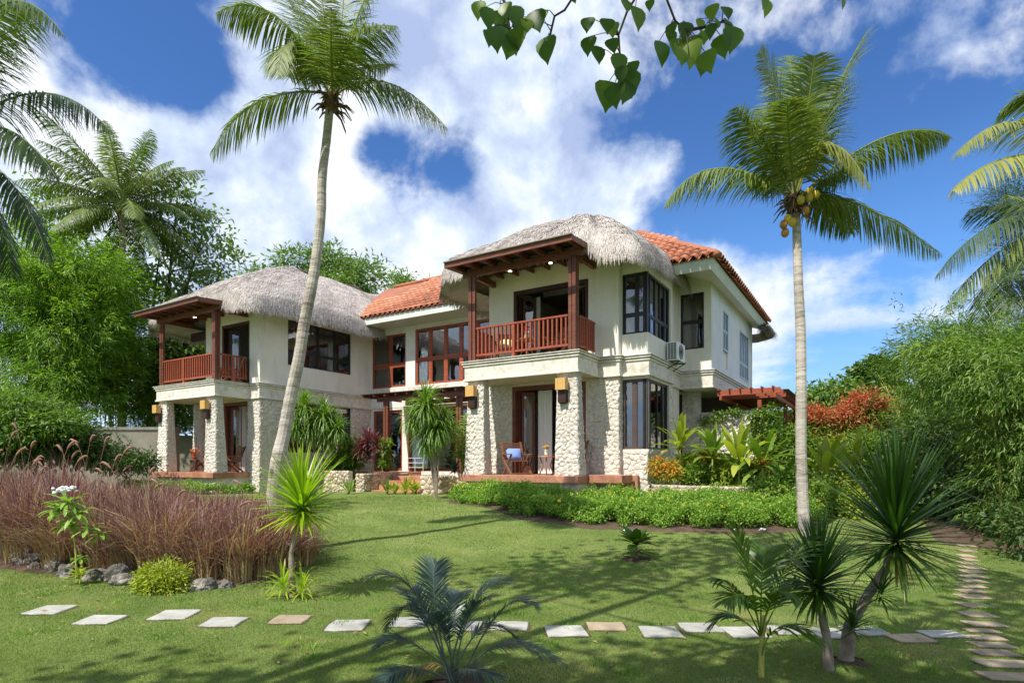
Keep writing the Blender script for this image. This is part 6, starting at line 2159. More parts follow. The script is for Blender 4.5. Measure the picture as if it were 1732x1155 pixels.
def shade_tree():
    """big heart-leaved tree standing left of and above the camera: its branch hangs into view and its crown shades the near lawn"""
    bx, by = -6.3, -1.6
    t = thing_at('heart_leaved_tree', 'heart leaved tree overhead whose leafy branch tips hang into the top of the view', 'tree', bx, by)
    blobs = [(-3.5, 3.3, 9.6, 1.5, 1.1, .5), (-1.9, 4.4, 9.9, 1.9, 1.2, .5), (-.2, 5.0, 10.2, 1.5, .9, .5), (-9.0, -2.0, 8.2, 2.4, 1.3, .8), (-6.0, -1.3, 8.4, 2.2, 1.3, .8), (-3.2, -1.0, 8.5, 2.0, 1.3, .8),
             (-.6, -.4, 8.4, 1.9, 1.3, .7), (1.7, .6, 8.7, 1.9, 1.3, .7), (2.6, 2.6, 9.2, 1.5, 1.2, .6), (-4.5, -4.0, 9.4, 3.6, 1.8, 1.2), (1.0, -2.6, 9.0, 2.4, 1.4, 1.0)]
    limbs(t, (bx, by, 0), [(b[0], b[1], b[2]) for b in blobs], .30, 'bark_dark')
    crown_mesh('crown', blobs, 700, 22, .20, .17, t, 'lf_heart', rc=.40, shell=.2, flat=.5, tone=(.45, .2), hole=.25)
    # hanging sprays in view
    def heart(p, d, L, face):
        d = Vector(d).normalized(); f = Vector(face).normalized(); s = d.cross(f).normalized()
        out = [(0, .06), (.10, .30), (.28, .43), (.5, .40), (.75, .24), (.92, .08), (1.06, 0)]
        vs = [tuple(Vector(p) + f * .0)]
        n = len(out)
        cen = [Vector(p) + d * L * t + f * L * .04 * math.sin(t * 3) for t, w in out]
        vs = []
        for c, (t, w) in zip(cen, out):
            vs += [tuple(c - s * w * L * 1.0 + f * w * L * .22), tuple(c), tuple(c + s * w * L * 1.0 + f * w * L * .22)]
        fs = []
        for k in range(n - 1):
            a = 3 * k; fs += [(a, a + 1, a + 4, a + 3), (a + 1, a + 2, a + 5, a + 4)]
        return vs, fs
    root = Vector(t.location)
    Y = 3.0
    sprays = [
        ([(840, -30), (858, 20), (862, 50)], [(822, 12, 34), (845, 18, 38), (870, 10, 34), (880, 30, 36), (835, 45, 38), (852, 40, 34), (862, 62, 44), (872, 48, 40), (890, 32, 26), (812, 2, 30), (855, 5, 30), (825, 52, 28)]),
        ([(980, -20), (955, 18), (938, 28), (930, 62)], [(904, 18, 40), (926, 62, 44), (922, 18, 14), (896, 38, 12)]),
        ([(1085, -20), (1060, 22), (1046, 60), (1050, 120)], [(1057, 0, 26), (1075, 12, 38), (1100, 0, 18), (996, 30, 28), (1026, 32, 30), (1040, 38, 24), (998, 62, 32), (1008, 78, 30), (1033, 66, 28), (1045, 90, 34), (1072, 104, 28),
                                                            (1030, 138, 54), (1040, 142, 44), (1062, 118, 44), (1060, 135, 44), (1052, 112, 26)]),
        ([(1120, -20), (1142, 36), (1160, 52)], [(1135, 40, 22), (1160, 38, 30), (1115, 70, 40), (1146, 78, 40), (1170, 70, 40), (1150, 66, 40), (1180, 90, 42), (1192, 88, 40), (1165, 95, 22), (1132, 50, 26), (1175, 60, 34)]),
        ([(1160, 52), (1200, 45), (1228, 35)], [(1182, 32, 22), (1205, 8, 28), (1225, 12, 26), (1240, 45, 42), (1218, 60, 38), (1205, 40, 24), (1230, 35, 26), (1195, 50, 30), (1212, 32, 20)]),
        ([(1310, -30), (1300, 0)], [(1298, 0, 26), (1290, -8, 24)]),
        ([(1440, -30), (1425, -8)], [(1424, -6, 20), (1412, -10, 16)]),
        ([(1010, -30), (1000, -10), (960, -5)], [(970, -12, 18)]),
    ]
    main = MB()
    knots = [Vector((bx + .8, by + 1.0, 5.3)), Vector((-3.0, .8, 5.2)), Vector((-.6, 2.4, 4.75)), W(1060, -120, Y), W(1300, -110, Y), W(1500, -90, Y)]
    main.tube(knots, [.10, .07, .04, .020, .016, .010], 7)
    br = main.build('branch', 'bark_dark', t, world=True, smooth=True)
    for pts, lv in sprays:
        tw = MB()
        P = [W(x, y, Y + .02 * i) for i, (x, y) in enumerate(pts)]
        if pts[0][1] < 0:
            P = [W(pts[0][0] + random.uniform(-20, 30), -115, Y)] + P
        tw.tube(P, [.010] + [.006] * (len(P) - 1), 5)
        segs = P
        for (x, y, L) in lv:
            yy = Y + random.uniform(-.12, .12)
            at = W(x, y, yy)
            nearest = min((segs[i].lerp(segs[i + 1], q / 4) for i in range(len(segs) - 1) for q in range(5)), key=lambda v: (v - at).length)
            tw.tube([nearest, (nearest + at) / 2 + Vector((0, 0, .015)), at], [.003, .0022, .002], 4)
            d = Vector((random.uniform(-.22, .22), random.uniform(-.25, .25), -1))
            face = Vector((random.uniform(-.8, .8), -1, random.uniform(-.2, .5)))
            vs, fs = heart(at - root, d, L * 1.06 / FPX * yy, face)
            me = bpy.data.meshes.new('leaf'); me.from_pydata(vs, [], fs); me.update()
            a = me.attributes.new('tint', 'FLOAT', 'FACE'); a.data.foreach_set('value', np.full(len(fs), min(1, max(0, random.gauss(.45, .3))), dtype=np.float32))
            me.polygons.foreach_set('use_smooth', np.ones(len(fs), bool))
            link('leaf', me, 'lf_heart', br)
        tw.build('twig', 'bark_dark', br, world=True)


# ------------------------------------------------------------------ beds and small plants
def build_bed():
    # purple fountain grass
    def grass(name, n, pts, hfun, mat, label, w=.009, arch=.85, stuff=True, plumes=0):
        idx = RNG.integers(0, len(pts), n)
        c = np.array(pts)[idx]
        ox = RNG.normal(0, .11, n); oy = RNG.normal(0, .11, n)
        X = c[:, 0] + ox; Y = c[:, 1] + oy
        Z = Gn(X, Y)
        az = np.arctan2(oy, ox) + RNG.normal(0, .7, n)
        Hh = np.array([hfun(q[0], q[1]) for q in pts])[idx] * (RNG.uniform(.78, 1.14, len(pts))[idx]) * RNG.uniform(.5, 1.08, n)
        hue = RNG.normal(0, .16, len(pts))[idx]
        ln = arch * RNG.uniform(.1, 1.2, n) ** 1.1 * Hh
        K = 5
        ts = np.linspace(0, 1, K + 1)
        P = []
        for t in ts:
            zz = Z + Hh * (t - .42 * (ln / Hh) ** 1.0 * t ** 3 * 1.2)
            P.append(np.stack([X + np.cos(az) * ln * t ** 1.9, Y + np.sin(az) * ln * t ** 1.9, zz], 1))
        wv = np.stack([-np.sin(az + RNG.normal(0, .7, n)), np.cos(az), np.zeros(n)], 1); wv = unit(wv)
        ww = w * RNG.uniform(.6, 1.3, n)
        V = []
        for k, t in enumerate(ts):
            f = (1 - t ** 2 * .96)
            V += [P[k] - wv * (ww * f)[:, None], P[k] + wv * (ww * f)[:, None]]
        V = np.stack(V, 1).reshape(-1, 3)
        st = np.arange(n) * 2 * (K + 1)
        F = []; T = []
        tn = RNG.normal(0, .13, n)
        dry = (RNG.uniform(0, 1, n) < .30) * RNG.uniform(.3, .9, n)
        for k in range(K):
            a = st + 2 * k
            F.append(np.stack([a, a + 1, a + 3, a + 2], 1))
            T.append(np.clip(.10 + .95 * (k / (K - 1)) ** .8 + tn + hue - dry, 0, 1))
        return link(name, np_mesh(name, V, np.concatenate(F), np.concatenate(T)), mat)
    tufts = []
    tries = 0
    while len(tufts) < 150 and tries < 9000:
        tries += 1
        x = random.uniform(-12.5, -2.6); y = random.uniform(7.4, 13.4)
        if not in_poly(np.array([x]), np.array([y]), BED)[0]: continue
        if not in_poly(np.array([x]), np.array([y - .38]), BED)[0]: continue
        if abs(x) > y * .95 + .8: continue
        if any((x - q[0]) ** 2 + (y - q[1]) ** 2 < .33 ** 2 for q in tufts): continue
        if x < -6.0 and y > 10.6 and random.random() < .35: continue
        tufts.append((x, y))
    def hf(x, y):
        px = CX + FPX * x / y
        top = 802 if px > 120 else 774
        if px > 290: top = 822
        if px > 430: top = 828
        if px > 500: top = 880
        z = EYE + (HY - top) / FPX * y
        return max(.7, min(1.62, z - G(x, y))) * (0.93 + .1 * math.sin(x * 5))
    o = grass('fountain_grass', 52000, tufts, hf, 'fgrass', '')
    tag(o, 'bed of burgundy fountain grass with tan bases at the left', 'ornamental grass', kind='stuff')
    # seed plumes held over the grass
    mb = MB()
    plum = [(60, 745, 9.5), (30, 728, 10.2), (95, 752, 9), (118, 742, 8.8), (130, 745, 8.6), (225, 755, 9.4), (148, 770, 9), (5, 760, 9), (70, 775, 8.5), (185, 738, 9.6), (20, 715, 11), (255, 810, 8.2), (262, 790, 8.8), (545, 800, 9), (160, 735, 10.5), (45, 757, 9.2), (205, 768, 9)]
    for k in range(9):
        plum.append((random.uniform(0, 240), random.uniform(755, 795), random.uniform(8.4, 10)))
    for k in range(5):
        plum.append((random.uniform(240, 520), random.uniform(800, 850), random.uniform(8, 9)))
    pl_v = []
    for (x, y, Y) in plum:
        tip = W(x, y, Y); b = Vector((tip.x + random.uniform(-.35, .1), Y, G(tip.x, Y)))
        sg = random.choice((-1, 1, 1)); r = random.uniform(.05, .13)
        b.x = tip.x - sg * random.uniform(.15, .5)
        ctl = b.lerp(tip, .5); ctl.x = b.x + (tip.x - b.x) * .2; ctl.z = tip.z - .05
        pts = [(1 - t) ** 2 * b + 2 * t * (1 - t) * ctl + t * t * tip for t in (0, .2, .4, .6, .75)]
        hd = [(1 - t) ** 2 * b + 2 * t * (1 - t) * ctl + t * t * tip for t in (.75, .8, .86, .92, .97)]
        end = hd[-1] + Vector((sg * r * .5, 0, -r * .25))
        mb.tube(pts, [.004, .004, .003, .003, .0025], 4)
        mb.tube(hd + [end], [.004, .013, .019, .019, .013, .003], 6)
    o = mb.build('seed_plumes', 'plume', None, smooth=True)
    tag(o, 'pinkish tan seed plumes nodding above the burgundy grass', 'seed heads', kind='stuff')
    # boulders along the front of the bed
    def boulder(name, px, py, Y, w, h, label, mat='rock', grp='rough boulders edging the grass bed'):
        c = W(px, py, Y); k = Y / FPX
        z = G(c.x, Y)
        me = bpy.data.meshes.new(name)
        import bmesh
        bm = bmesh.new(); bmesh.ops.create_icosphere(bm, subdivisions=4, radius=1)
        sd = random.uniform(0, 50)
        from mathutils import noise
        for v in bm.verts:
            q = v.co.copy()
            n = noise.fractal(q * 1.3 + Vector((sd, 0, 0)), 1.0, 2.0, 5) * .34 + abs(noise.noise(q * 3.1 + Vector((0, sd, 0)))) * -.30 + noise.noise(q * 8 + Vector((sd, sd, 0))) * .07
            q *= 1 + n
            v.co = Vector((q.x * w * k / 2, q.y * w * k / 2.3, q.z * h * k * .62 + h * k * .32))
        bm.to_mesh(me); bm.free()
        me.polygons.foreach_set('use_smooth', np.ones(len(me.polygons), bool))
        o = link(name, me, mat, None, (c.x, Y, z - .02)); o.rotation_euler = (0, 0, random.uniform(0, 6))
        tag(o, label, 'boulder', grp)
    boulder('boulder', 52, 950, 9.3, 52, 28, 'wide flat grey boulder at the left end of the row')
    boulder('boulder', 62, 962, 8.9, 26, 16, 'small dark stone in front of the leftmost boulder')
    boulder('boulder', 95, 958, 8.7, 34, 24, 'grey boulder second from the left end of the row')
    boulder('boulder', 115, 962, 8.3, 34, 26, 'rounded grey boulder left of the white flowered plant')
    boulder('boulder', 165, 968, 8.1, 42, 22, 'pale grey boulder right of the white flowered plant')
    boulder('boulder', 205, 960, 7.9, 52, 34, 'large dark pitted boulder in the middle of the row')
    boulder('boulder', 212, 982, 7.75, 46, 22, 'low dark rock at the foot of the large pitted boulder')
    boulder('boulder', 345, 1000, 7.45, 50, 22, 'low pale rock to the right of the yellow bush')
    boulder('boulder', 380, 992, 7.5, 28, 16, 'small brown rock beside the low pale rock')
    boulder('garden_boulder', 165, 822, 13.2, 52, 34, 'pale smooth boulder behind the burgundy grass', 'concrete', 'pale boulders behind the burgundy grass')
    boulder('garden_boulder', 230, 828, 13.4, 30, 20, 'smaller pale boulder right of the smooth one behind the grass', 'concrete', 'pale boulders behind the burgundy grass')
    # white flowered plant
    p = W(130, 980, 7.85)
    t = thing_at('white_flowered_plant', 'tall leafy plant with one white flower head in the burgundy grass', 'plant', p.x, 7.85)
    stem_tube(t, [(p.x, 7.85, 0), W(128, 930, 7.85), W(118, 870, 7.8), W(112, 835, 7.8)], [.014, .012, .009, .006], 'bamboo_culm')
    for (x, y, n_, l_) in ((115, 850, 26, .24), (100, 862, 18, .22), (132, 868, 18, .22), (120, 885, 22, .2), (150, 895, 12, .2), (168, 905, 10, .18), (135, 945, 9, .12)):
        paddles(t, W(x, y, 7.75), n_, l_, .055, 'lf_hedge', el=(40, -35), droop=.9, stalk=.25, parts=True, tone=.6)
    fl = MB(); c = W(112, 829, 7.7)
    for k in range(26):
        q = c + Vector((random.uniform(-.12, .12), random.uniform(-.08, .08), random.uniform(-.03, .045)))
        fl.ball(q, random.uniform(.018, .032), 6, 4, (1, 1, .7))
    fl.build('flower_head', 'petal_white', t, world=True, smooth=True)
    t2p = W(135, 990, 7.72)
    t = thing_at('yellow_plant', 'small yellow green plant at the foot of the white flowered one', 'plant', t2p.x, 7.72)
    stem_tube(t, [(t2p.x, 7.72, 0), (t2p.x + .02, 7.72, .12)], [.01, .008], 'bamboo_culm')
    paddles(t, (t2p.x, 7.72, .12), 26, .17, .035, 'lf_yellow', el=(60, -5), droop=.8, stalk=.2, parts=True, tone=.6)
    # yellow bush
    b = W(275, 985, 7.35)
    t = thing_at('yellow_bush', 'rounded yellow green bush at the front of the grass bed', 'bush', b.x, 7.35)
    limbs(t, (b.x, 7.35, 0), [(b.x - .1, 7.35, .2), (b.x + .12, 7.3, .18), (b.x, 7.4, .25)], .012, 'bark_grey', 'stem')
    crown_mesh('foliage', [(b.x, 7.35, .13, .27, .24, .21), (b.x + .12, 7.28, .08, .2, .2, .13)], 300, 16, .06, .020, t, 'lf_yellow', rc=.035, spray=.09, shell=.45, tone=(.55, .34), droop=.0)
    # left lime dracaena and its foot rosettes
    bx = W(497, 1005, 7.0)
    t = thing_at('dracaena', 'lime green dracaena with one slender stem beside the burgundy grass', 'dracaena', bx.x, 7.0)
    stem_tube(t, [(bx.x - .01, 7.0, -.02), W(492, 935, 7.0), W(500, 905, 7.0), W(507, 872, 7.0)], [.042, .030, .027, .024], 'bark_grey')
    hc = W(510, 858, 7.0)
    rosette(t, hc, 190, .76, .042, 'lf_lime', 88, -18, .22, tone=(.45, .35), shape=.85)
    rosette(t, hc + Vector((0, 0, -.06)), 16, .42, .032, 'lf_lime', -5, -45, .45, tone=(.85, .2))
    t = thing_at('spider_plant', 'bright strap leaved plant at the foot of the lime dracaena', 'plant', bx.x + .02, 6.95)
    rosette(t, (bx.x - .12, 6.98, .12), 34, .36, .030, 'lf_lime', 80, 0, .8, tone=(.6, .3))
    rosette(t, (bx.x + .13, 6.92, .10), 32, .34, .028, 'lf_lime', 80, 0, .8, tone=(.65, .3))


def soil_ring(x, y, r, label):
    pts = []
    for k in range(18):
        a = k * 2 * math.pi / 18; q = r * random.uniform(.75, 1.15)
        pts.append((x + q * math.cos(a), y + q * .8 * math.sin(a)))
    soil_sheet('soil_patch', pts, label, z=.0)


def build_foreground():
    soil_ring(W(770, 1100, 4.25).x, 4.3, .24, 'bare soil round the foot of the blue green young palm')
    soil_ring(W(1430, 1120, 4.75).x, 4.75, .17, 'bare soil round the foot of the leaning dracaena')
    soil_ring(W(1076, 925, 9.6).x, 9.55, .26, 'bare soil round the lone lawn plant')
    # blue grey cycad like palm
    Y = 4.25; cx = W(770, 1100, Y).x
    t = thing_at('young_palm', 'blue green young feather palm in the centre foreground', 'young palm', cx, Y)
    base = Vector((cx, Y, .0))
    L = [((700, 1000), (612, 978), -.2), ((735, 1010), (738, 952), .1), ((800, 1020), (868, 980), .1), ((850, 1030), (908, 1028), -.1), ((850, 1090), (958, 1125), -.25), ((690, 1085), (632, 1098), -.1), ((700, 1030), (655, 1068), .3),
         ((820, 1060), (880, 1090), .3), ((760, 1040), (778, 1000), .35), ((715, 1025), (690, 1000), .3), ((780, 1130), (850, 1150), -.45), ((700, 1130), (650, 1150), -.4), ((790, 1050), (830, 1010), -.2), ((745, 1060), (720, 1040), -.3)]
    for i, (m, e, dy) in enumerate(L):
        P2 = W(e[0], e[1], Y + dy); M = W(m[0], m[1], Y + dy * .5)
        b0 = base + Vector((random.uniform(-.06, .06), random.uniform(-.05, .05), .02))
        frond(t, b0, ctrl(b0, M, P2), P2, 'lf_cycad', nl=54, Lmax=.215, hang=.28, wid=.0105, rad=.008, fwd=.9, bare=.30, tone=.45, vee=.25, ragged=.05)
    P2 = W(690, 1148, Y - .1); frond(t, base, ctrl(base, W(735, 1120, Y), P2), P2, 'litter', nl=34, Lmax=.15, hang=.6, wid=.008, rad=.006, fwd=.9, bare=.3, tone=.8, name='dead_frond')
    # young areca on the right
    Y = 4.4; cx = W(1287, 1150, Y).x
    t = thing_at('young_palm', 'yellow green young palm standing left of the two foreground dracaenas', 'young palm', cx, Y)
    base = Vector((cx, Y, 0))
    stem_tube(t, [(cx, Y, -.02), (cx + .005, Y, .22), W(1293, 1040, Y)], [.022, .02, .015], 'bamboo_culm')
    L = [((1262, 950), (1238, 882), .0), ((1245, 1000), (1205, 978), -.1), ((1330, 960), (1392, 905), .1), ((1320, 1060), (1398, 1085), -.25), ((1240, 1040), (1208, 1052), .1), ((1330, 1000), (1365, 985), .2), ((1290, 960), (1300, 925), .2), ((1265, 1010), (1225, 1020), -.3), ((1310, 1010), (1350, 1010), -.3)]
    for i, (m, e, dy) in enumerate(L):
        b0 = base + Vector((0, 0, .30 if i not in (3,) else .12))
        P2 = W(e[0], e[1], Y + dy); M = W(m[0], m[1], Y + dy * .5)
        frond(t, b0, ctrl(b0, M, P2), P2, 'lf_areca', nl=26, Lmax=.26, hang=.35, wid=.024, rad=.007, fwd=1.0, bare=.25, tone=.5, vee=.1)
    # two big dracaenas
    Y = 4.75; bx = W(1430, 1120, Y).x
    t = thing_at('dracaena', 'large dark green dracaena on a leaning stem in the right foreground', 'dracaena', bx, Y)
    stem_tube(t, [(bx, Y, -.02), W(1436, 1060, Y), W(1468, 1005, Y), W(1500, 960, Y), W(1512, 930, Y)], [.062, .046, .040, .036, .032], 'bark_grey', n=10)
    hc = W(1515, 905, Y)
    rosette(t, hc, 215, .87, .032, 'lf_drac', 89, -18, .13, tone=(.30, .35), shape=.9, jl=.12)
    rosette(t, hc + Vector((0, 0, -.07)), 18, .62, .032, 'lf_drac', -15, -60, .35, tone=(.75, .3))
    rosette(t, hc + Vector((0, 0, -.10)), 9, .40, .026, 'litter', -55, -85, .4, tone=(.7, .4), name='dead_leaf')
    rosette(t, W(1490, 1005, Y - .1), 30, .28, .022, 'lf_drac', 70, -30, .3, tone=(.3, .3))
    rosette(t, W(1442, 1062, Y - .1), 34, .27, .022, 'lf_drac', 85, -10, .3, tone=(.3, .3))
    Y = 4.55; bx = W(1402, 1120, Y).x
    t = thing_at('dracaena', 'smaller dark dracaena on an upright stem between the young palm and the leaning one', 'dracaena', bx, Y)
    stem_tube(t, [(bx, Y, -.02), W(1398, 1075, Y), W(1390, 1040, Y), W(1384, 1005, Y)], [.042, .032, .030, .026], 'bark_grey', n=10)
    hc = W(1384, 988, Y)
    rosette(t, hc, 130, .56, .034, 'lf_drac', 88, -15, .25, tone=(.35, .35))
    rosette(t, hc + Vector((0, 0, -.04)), 20, .36, .034, 'lf_drac', -20, -70, .5, tone=(.5, .3))
    rosette(t, hc + Vector((0, 0, -.08)), 7, .28, .026, 'litter', -60, -85, .4, tone=(.6, .4), name='dead_leaf')
    # bird's nest like clump on the lawn
    c = W(1076, 925, 9.6); z = G(c.x, 9.6)
    t = thing_at('lawn_shrub', 'small broad leaved plant alone on the lawn in front of the hedge', 'plant', c.x, 9.6)
    stem_tube(t, [(c.x, 9.6, z - .02), (c.x, 9.6, z + .25)], [.03, .02], 'bark_grey')
    paddles(t, (c.x, 9.6, z + .24), 22, .33, .15, 'lf_areca', el=(60, 5), droop=.5, stalk=.25, parts=True, tone=.35)
    paddles(t, (c.x, 9.6, z + .12), 10, .24, .10, 'lf_areca', el=(10, -10), droop=.5, stalk=.25, parts=True, tone=.6)
    for (px, py) in ((1075, 882), (1058, 885), (1290, 897), (1240, 884)):
        c = W(px, py, 11.4)
        t = thing_at('white_flower', {1075: 'white flower right above the lone lawn plant', 1058: 'tiny white flower left of the one above the lawn plant', 1290: 'white flower at the hedge foot left of the palm trunk', 1240: 'white flower at the hedge foot further from the trunk'}[px], 'flower', c.x, 11.4, group='white flowers along the hedge foot')
        f = MB()
        for k in range(9):
            f.ball((c.x + random.uniform(-.05, .05), 11.4 + random.uniform(-.04, .04), G(c.x, 11.4) + .10 + random.uniform(0, .04)), .022, 5, 4, (1, 1, .6))
        f.build('petals', 'petal_white', t, world=True)
        MB().tube([(c.x, 11.4, G(c.x, 11.4)), (c.x, 11.4, G(c.x, 11.4) + .1)], .004, 4).build('stalk', 'bamboo_culm', t, world=True)


def cover(name, poly, h, ncl, per, L, Wd, mat, label, tone=(.5, .22), seedh=1.0):
    """low dense ground cover over a polygon"""
    xs = [p[0] for p in poly]; ys = [p[1] for p in poly]
    X = RNG.uniform(min(xs), max(xs), ncl * 4); Y = RNG.uniform(min(ys), max(ys), ncl * 4)
    k = in_poly(X, Y, poly); X = X[k][:ncl]; Y = Y[k][:ncl]
    n0 = len(X)
    # height falls off at the rim
    P = np.array(poly); dmin = np.full(n0, 9.0)
    for i in range(len(P)):
        a = P[i]; b = P[(i + 1) % len(P)]
        ab = b - a; t = np.clip(((X - a[0]) * ab[0] + (Y - a[1]) * ab[1]) / (ab @ ab), 0, 1)
        dmin = np.minimum(dmin, np.hypot(X - a[0] - t * ab[0], Y - a[1] - t * ab[1]))
    lum = np.sin(X * 2.3 + 1.5 * np.sin(Y * 1.7)) * np.sin(Y * 2.9 + 1 + np.sin(X * 1.3)) + .7 * np.sin(X * 6.3 + 2 * np.sin(Y * 4)) * np.sin(Y * 5.7 + np.sin(X * 5))
    keep_ = dmin > .16 + .17 * np.sin(X * 7 + 2 * np.sin(Y * 5)) * np.sin(Y * 6.1)
    X, Y, dmin, lum = X[keep_], Y[keep_], dmin[keep_], lum[keep_]; n0 = len(X)
    hh = h * np.clip(.22 + dmin / .5, 0, 1) * (.80 + .24 * lum) * np.where(RNG.uniform(0, 1, n0) < .06, 1.25, 1.0)
    Z = Gn(X, Y) + hh * RNG.uniform(.35, 1.0, n0) ** .6
    n = n0 * per; ci = np.repeat(np.arange(n0), per)
    off = RNG.normal(0, .055, (n, 3))
    Pp = np.stack([X, Y, Z], 1)[ci] + off
    D = unit(unit(RNG.normal(size=(n, 3))) + np.array([0, 0, .35])); N = unit(RNG.normal(size=(n, 3)) * .5 + np.array([0, 0, 1]))
    V, F = leaf_quads(Pp, D, N, L * RNG.uniform(.6, 1.3, n), Wd * RNG.uniform(.7, 1.3, n), droop=.1)
    ct = RNG.normal(0, 1, n0)
    t = tone[0] + tone[1] * (.5 * ct[ci] + RNG.normal(0, .6, n)) + .25 * (off[:, 2] / .055) * .3
    o = link(name, np_mesh(name, V, F, np.concatenate([t, t])), mat)
    tag(o, label, 'ground cover', kind='stuff')
    return o


def build_garden():
    cover('ground_cover_hedge', HEDGE, .48, 9500, 20, .062, .030, 'lf_hedge', 'low bright green ground cover hedge in front of the right porch')
    hp = lambda a, b: (H(a, b).x, H(a, b).y)
    PL = [hp(-18.3, -3.6), hp(-12.6, -3.3), hp(-12.4, -1.2), hp(-12.9, -.6), hp(-13.4, -2.2), hp(-18.3, -2.25)]
    cover('ground_cover_strip', PL, .34, 1500, 14, .09, .045, 'lf_hedge', 'strip of green ground cover along the left porch deck')
    # dots of yellow flowers in the hedge
    mb = MB()
    for k in range(70):
        while True:
            x = random.uniform(-1.8, 7); y = random.uniform(11.8, 17)
            if in_poly(np.array([x]), np.array([y]), HEDGE)[0]: break
        z = G(x, y) + .47
        for q in range(3):
            mb.ball((x + random.uniform(-.03, .03), y, z + random.uniform(-.03, .05)), .016, 5, 4, (1, 1, .6))
    o = mb.build('hedge_flowers', 'flower_yellow', None); tag(o, 'tiny yellow flowers dotted over the ground cover hedge', 'flowers', kind='stuff')
    # rosette headed dracaenas by the entrance
    def bush(name, label, px, py, Y, heads, mat, stem_to, cat='dracaena', n=90, L=.62, w=.030, el=(85, -60), droop=1.1, tone=(.45, .35)):
        b = W(px, py, Y)
        t = thing_at(name, label, cat, b.x, Y)
        k = Y / FPX
        for (hx, hy, nn, ll) in heads:
            c = W(hx, hy, Y + random.uniform(-.25, .25))
            fk = Vector((b.x * .7 + c.x * .3, Y, t.location.z + (c.z - t.location.z) * .62))
            stem_tube(t, [(b.x + random.uniform(-.03, .03), Y, t.location.z - .02), fk, c], [.035, .028, .022], 'bark_grey')
            rosette(t, c, nn, ll, w, mat, el[0], el[1], droop, parts=False, tone=tone)
        return t
    bush('dracaena', 'many headed arching dracaena under the left wing window', 535, 800, 22.3, [(515, 692, 190, 1.0), (548, 708, 200, 1.05), (572, 728, 120, .8), (525, 728, 160, 1.0), (557, 742, 160, .95), (502, 722, 120, .85)], 'lf_spider', None, L=1.0, w=.055)
    bush('dracaena', 'tall two tiered arching dracaena in front of the entrance canopy', 737, 832, 17.8, [(720, 690, 240, .92), (737, 728, 240, .92), (700, 712, 130, .75), (728, 672, 40, .5), (755, 715, 110, .7), (722, 748, 150, .8)], 'lf_spider', None, w=.05)
    bush('cordyline', 'burgundy leaved cordyline left of the entry steps', 628, 795, 22.4, [(622, 748, 60, .66), (610, 762, 50, .6), (636, 752, 50, .6), (624, 770, 50, .55)], 'lf_cordyline', None, 'cordyline', w=.085, el=(85, -25), droop=.5)
    t = thing_at('ginger_clump', 'leafy green clump between the left dracaena and the cordyline', 'plant', W(590, 800, 23.2).x, 23.2)
    crown_mesh('foliage', [blob(588, 778, 23.2, 15, 12), blob(596, 760, 23.2, 10, 10), blob(572, 784, 23.2, 18, 8)], 90, 12, .26, .10, t, 'lf_mid', rc=.2, shell=.3)
    t = thing_at('ginger_clump', 'leafy green clump right of the cordyline beside the canopy post', 'plant', W(650, 790, 23.6).x, 23.6)
    crown_mesh('foliage', [blob(650, 756, 23.6, 5, 13), blob(652, 783, 23.6, 6, 6)], 40, 12, .20, .07, t, 'lf_mid', rc=.10, shell=.3)
    t = thing_at('young_palm', 'bushy green palm between the canopy post and the right porch pier', 'young palm', W(783, 800, 18.6).x, 18.6)
    b = W(783, 800, 18.6)
    for (m, e, dy) in [((775, 730), (768, 705), 0), ((785, 720), (792, 700), .2), ((775, 750), (762, 745), -.2), ((790, 745), (797, 735), -.1), ((778, 765), (765, 775), -.2), ((785, 765), (795, 770), -.3), ((780, 740), (772, 722), .3)]:
        P2 = W(e[0], e[1], 18.6 + dy); M = W(m[0], m[1], 18.6 + dy / 2); frond(t, b, ctrl(b, M, P2), P2, 'lf_mid', nl=18, Lmax=.42, hang=.5, wid=.05, rad=.015, bare=.2, tone=.6)
    t = thing_at('agave', 'dark blue green spiky rosette at the foot of the right porch pier', 'agave', W(770, 808, 18.2).x, 18.2)
    rosette(t, W(770, 795, 18.2), 44, .42, .06, 'lf_cycad', 75, -15, .3, parts=False)
    for i, (px, py, s, m, lab) in enumerate([(686, 800, .55, 'lf_yellow', 'yellow green ginger in front of the entry steps'), (702, 812, .42, 'lf_yellow', 'short yellow plant at the right side of the steps'), (655, 822, .40, 'lf_mid', 'small strap leaved plant at the lawn edge left of the steps'), (590, 820, .45, 'lf_spider', 'pale spiky plant at the foot of the left planter wall'), (668, 822, .35, 'lf_yellow', 'low yellow tuft in front of the bottom step')]):
        Yp = 20.3; c = W(px, py, Yp); z = G(c.x, Yp)
        t = thing_at('border_plant', lab, 'plant', c.x, Yp)
        paddles(t, (c.x, Yp, z + .02), 16, s, .09, m, el=(85, 25), droop=.5, stalk=.3, tone=.6)
    # little lawn edging weeds near the steps
    # planting in front of the garden wall
    def clump(name, label, px, py, Y, n, L, w, mat, el, cat='plant', droop=1.15, tone=.5):
        w *= 1.35; n = int(n * 1.5); el = (el[0], el[1] - 12)
        c = W(px, py, Y); t = thing_at(name, label, cat, c.x, Y, z=G(c.x, Y))
        stem_tube(t, [(c.x, Y, t.location.z - .02), (c.x, Y, c.z)], [.03, .025], 'bamboo_culm', name='stalk')
        paddles(t, c, n, L, w, mat, el=el, droop=droop, stalk=.3, parts=True, tone=tone)
        return t
    clump('banana_plant', 'broad leaved ginger with fanned leaves left of the garden wall', 1205, 775, 16.3, 16, .80, .13, 'lf_mid', (85, 10))
    clump('banana_plant', 'tall upright banana leaf plant against the middle of the garden wall', 1250, 790, 16.0, 14, 1.05, .15, 'lf_yellow', (88, 20), 'banana plant')
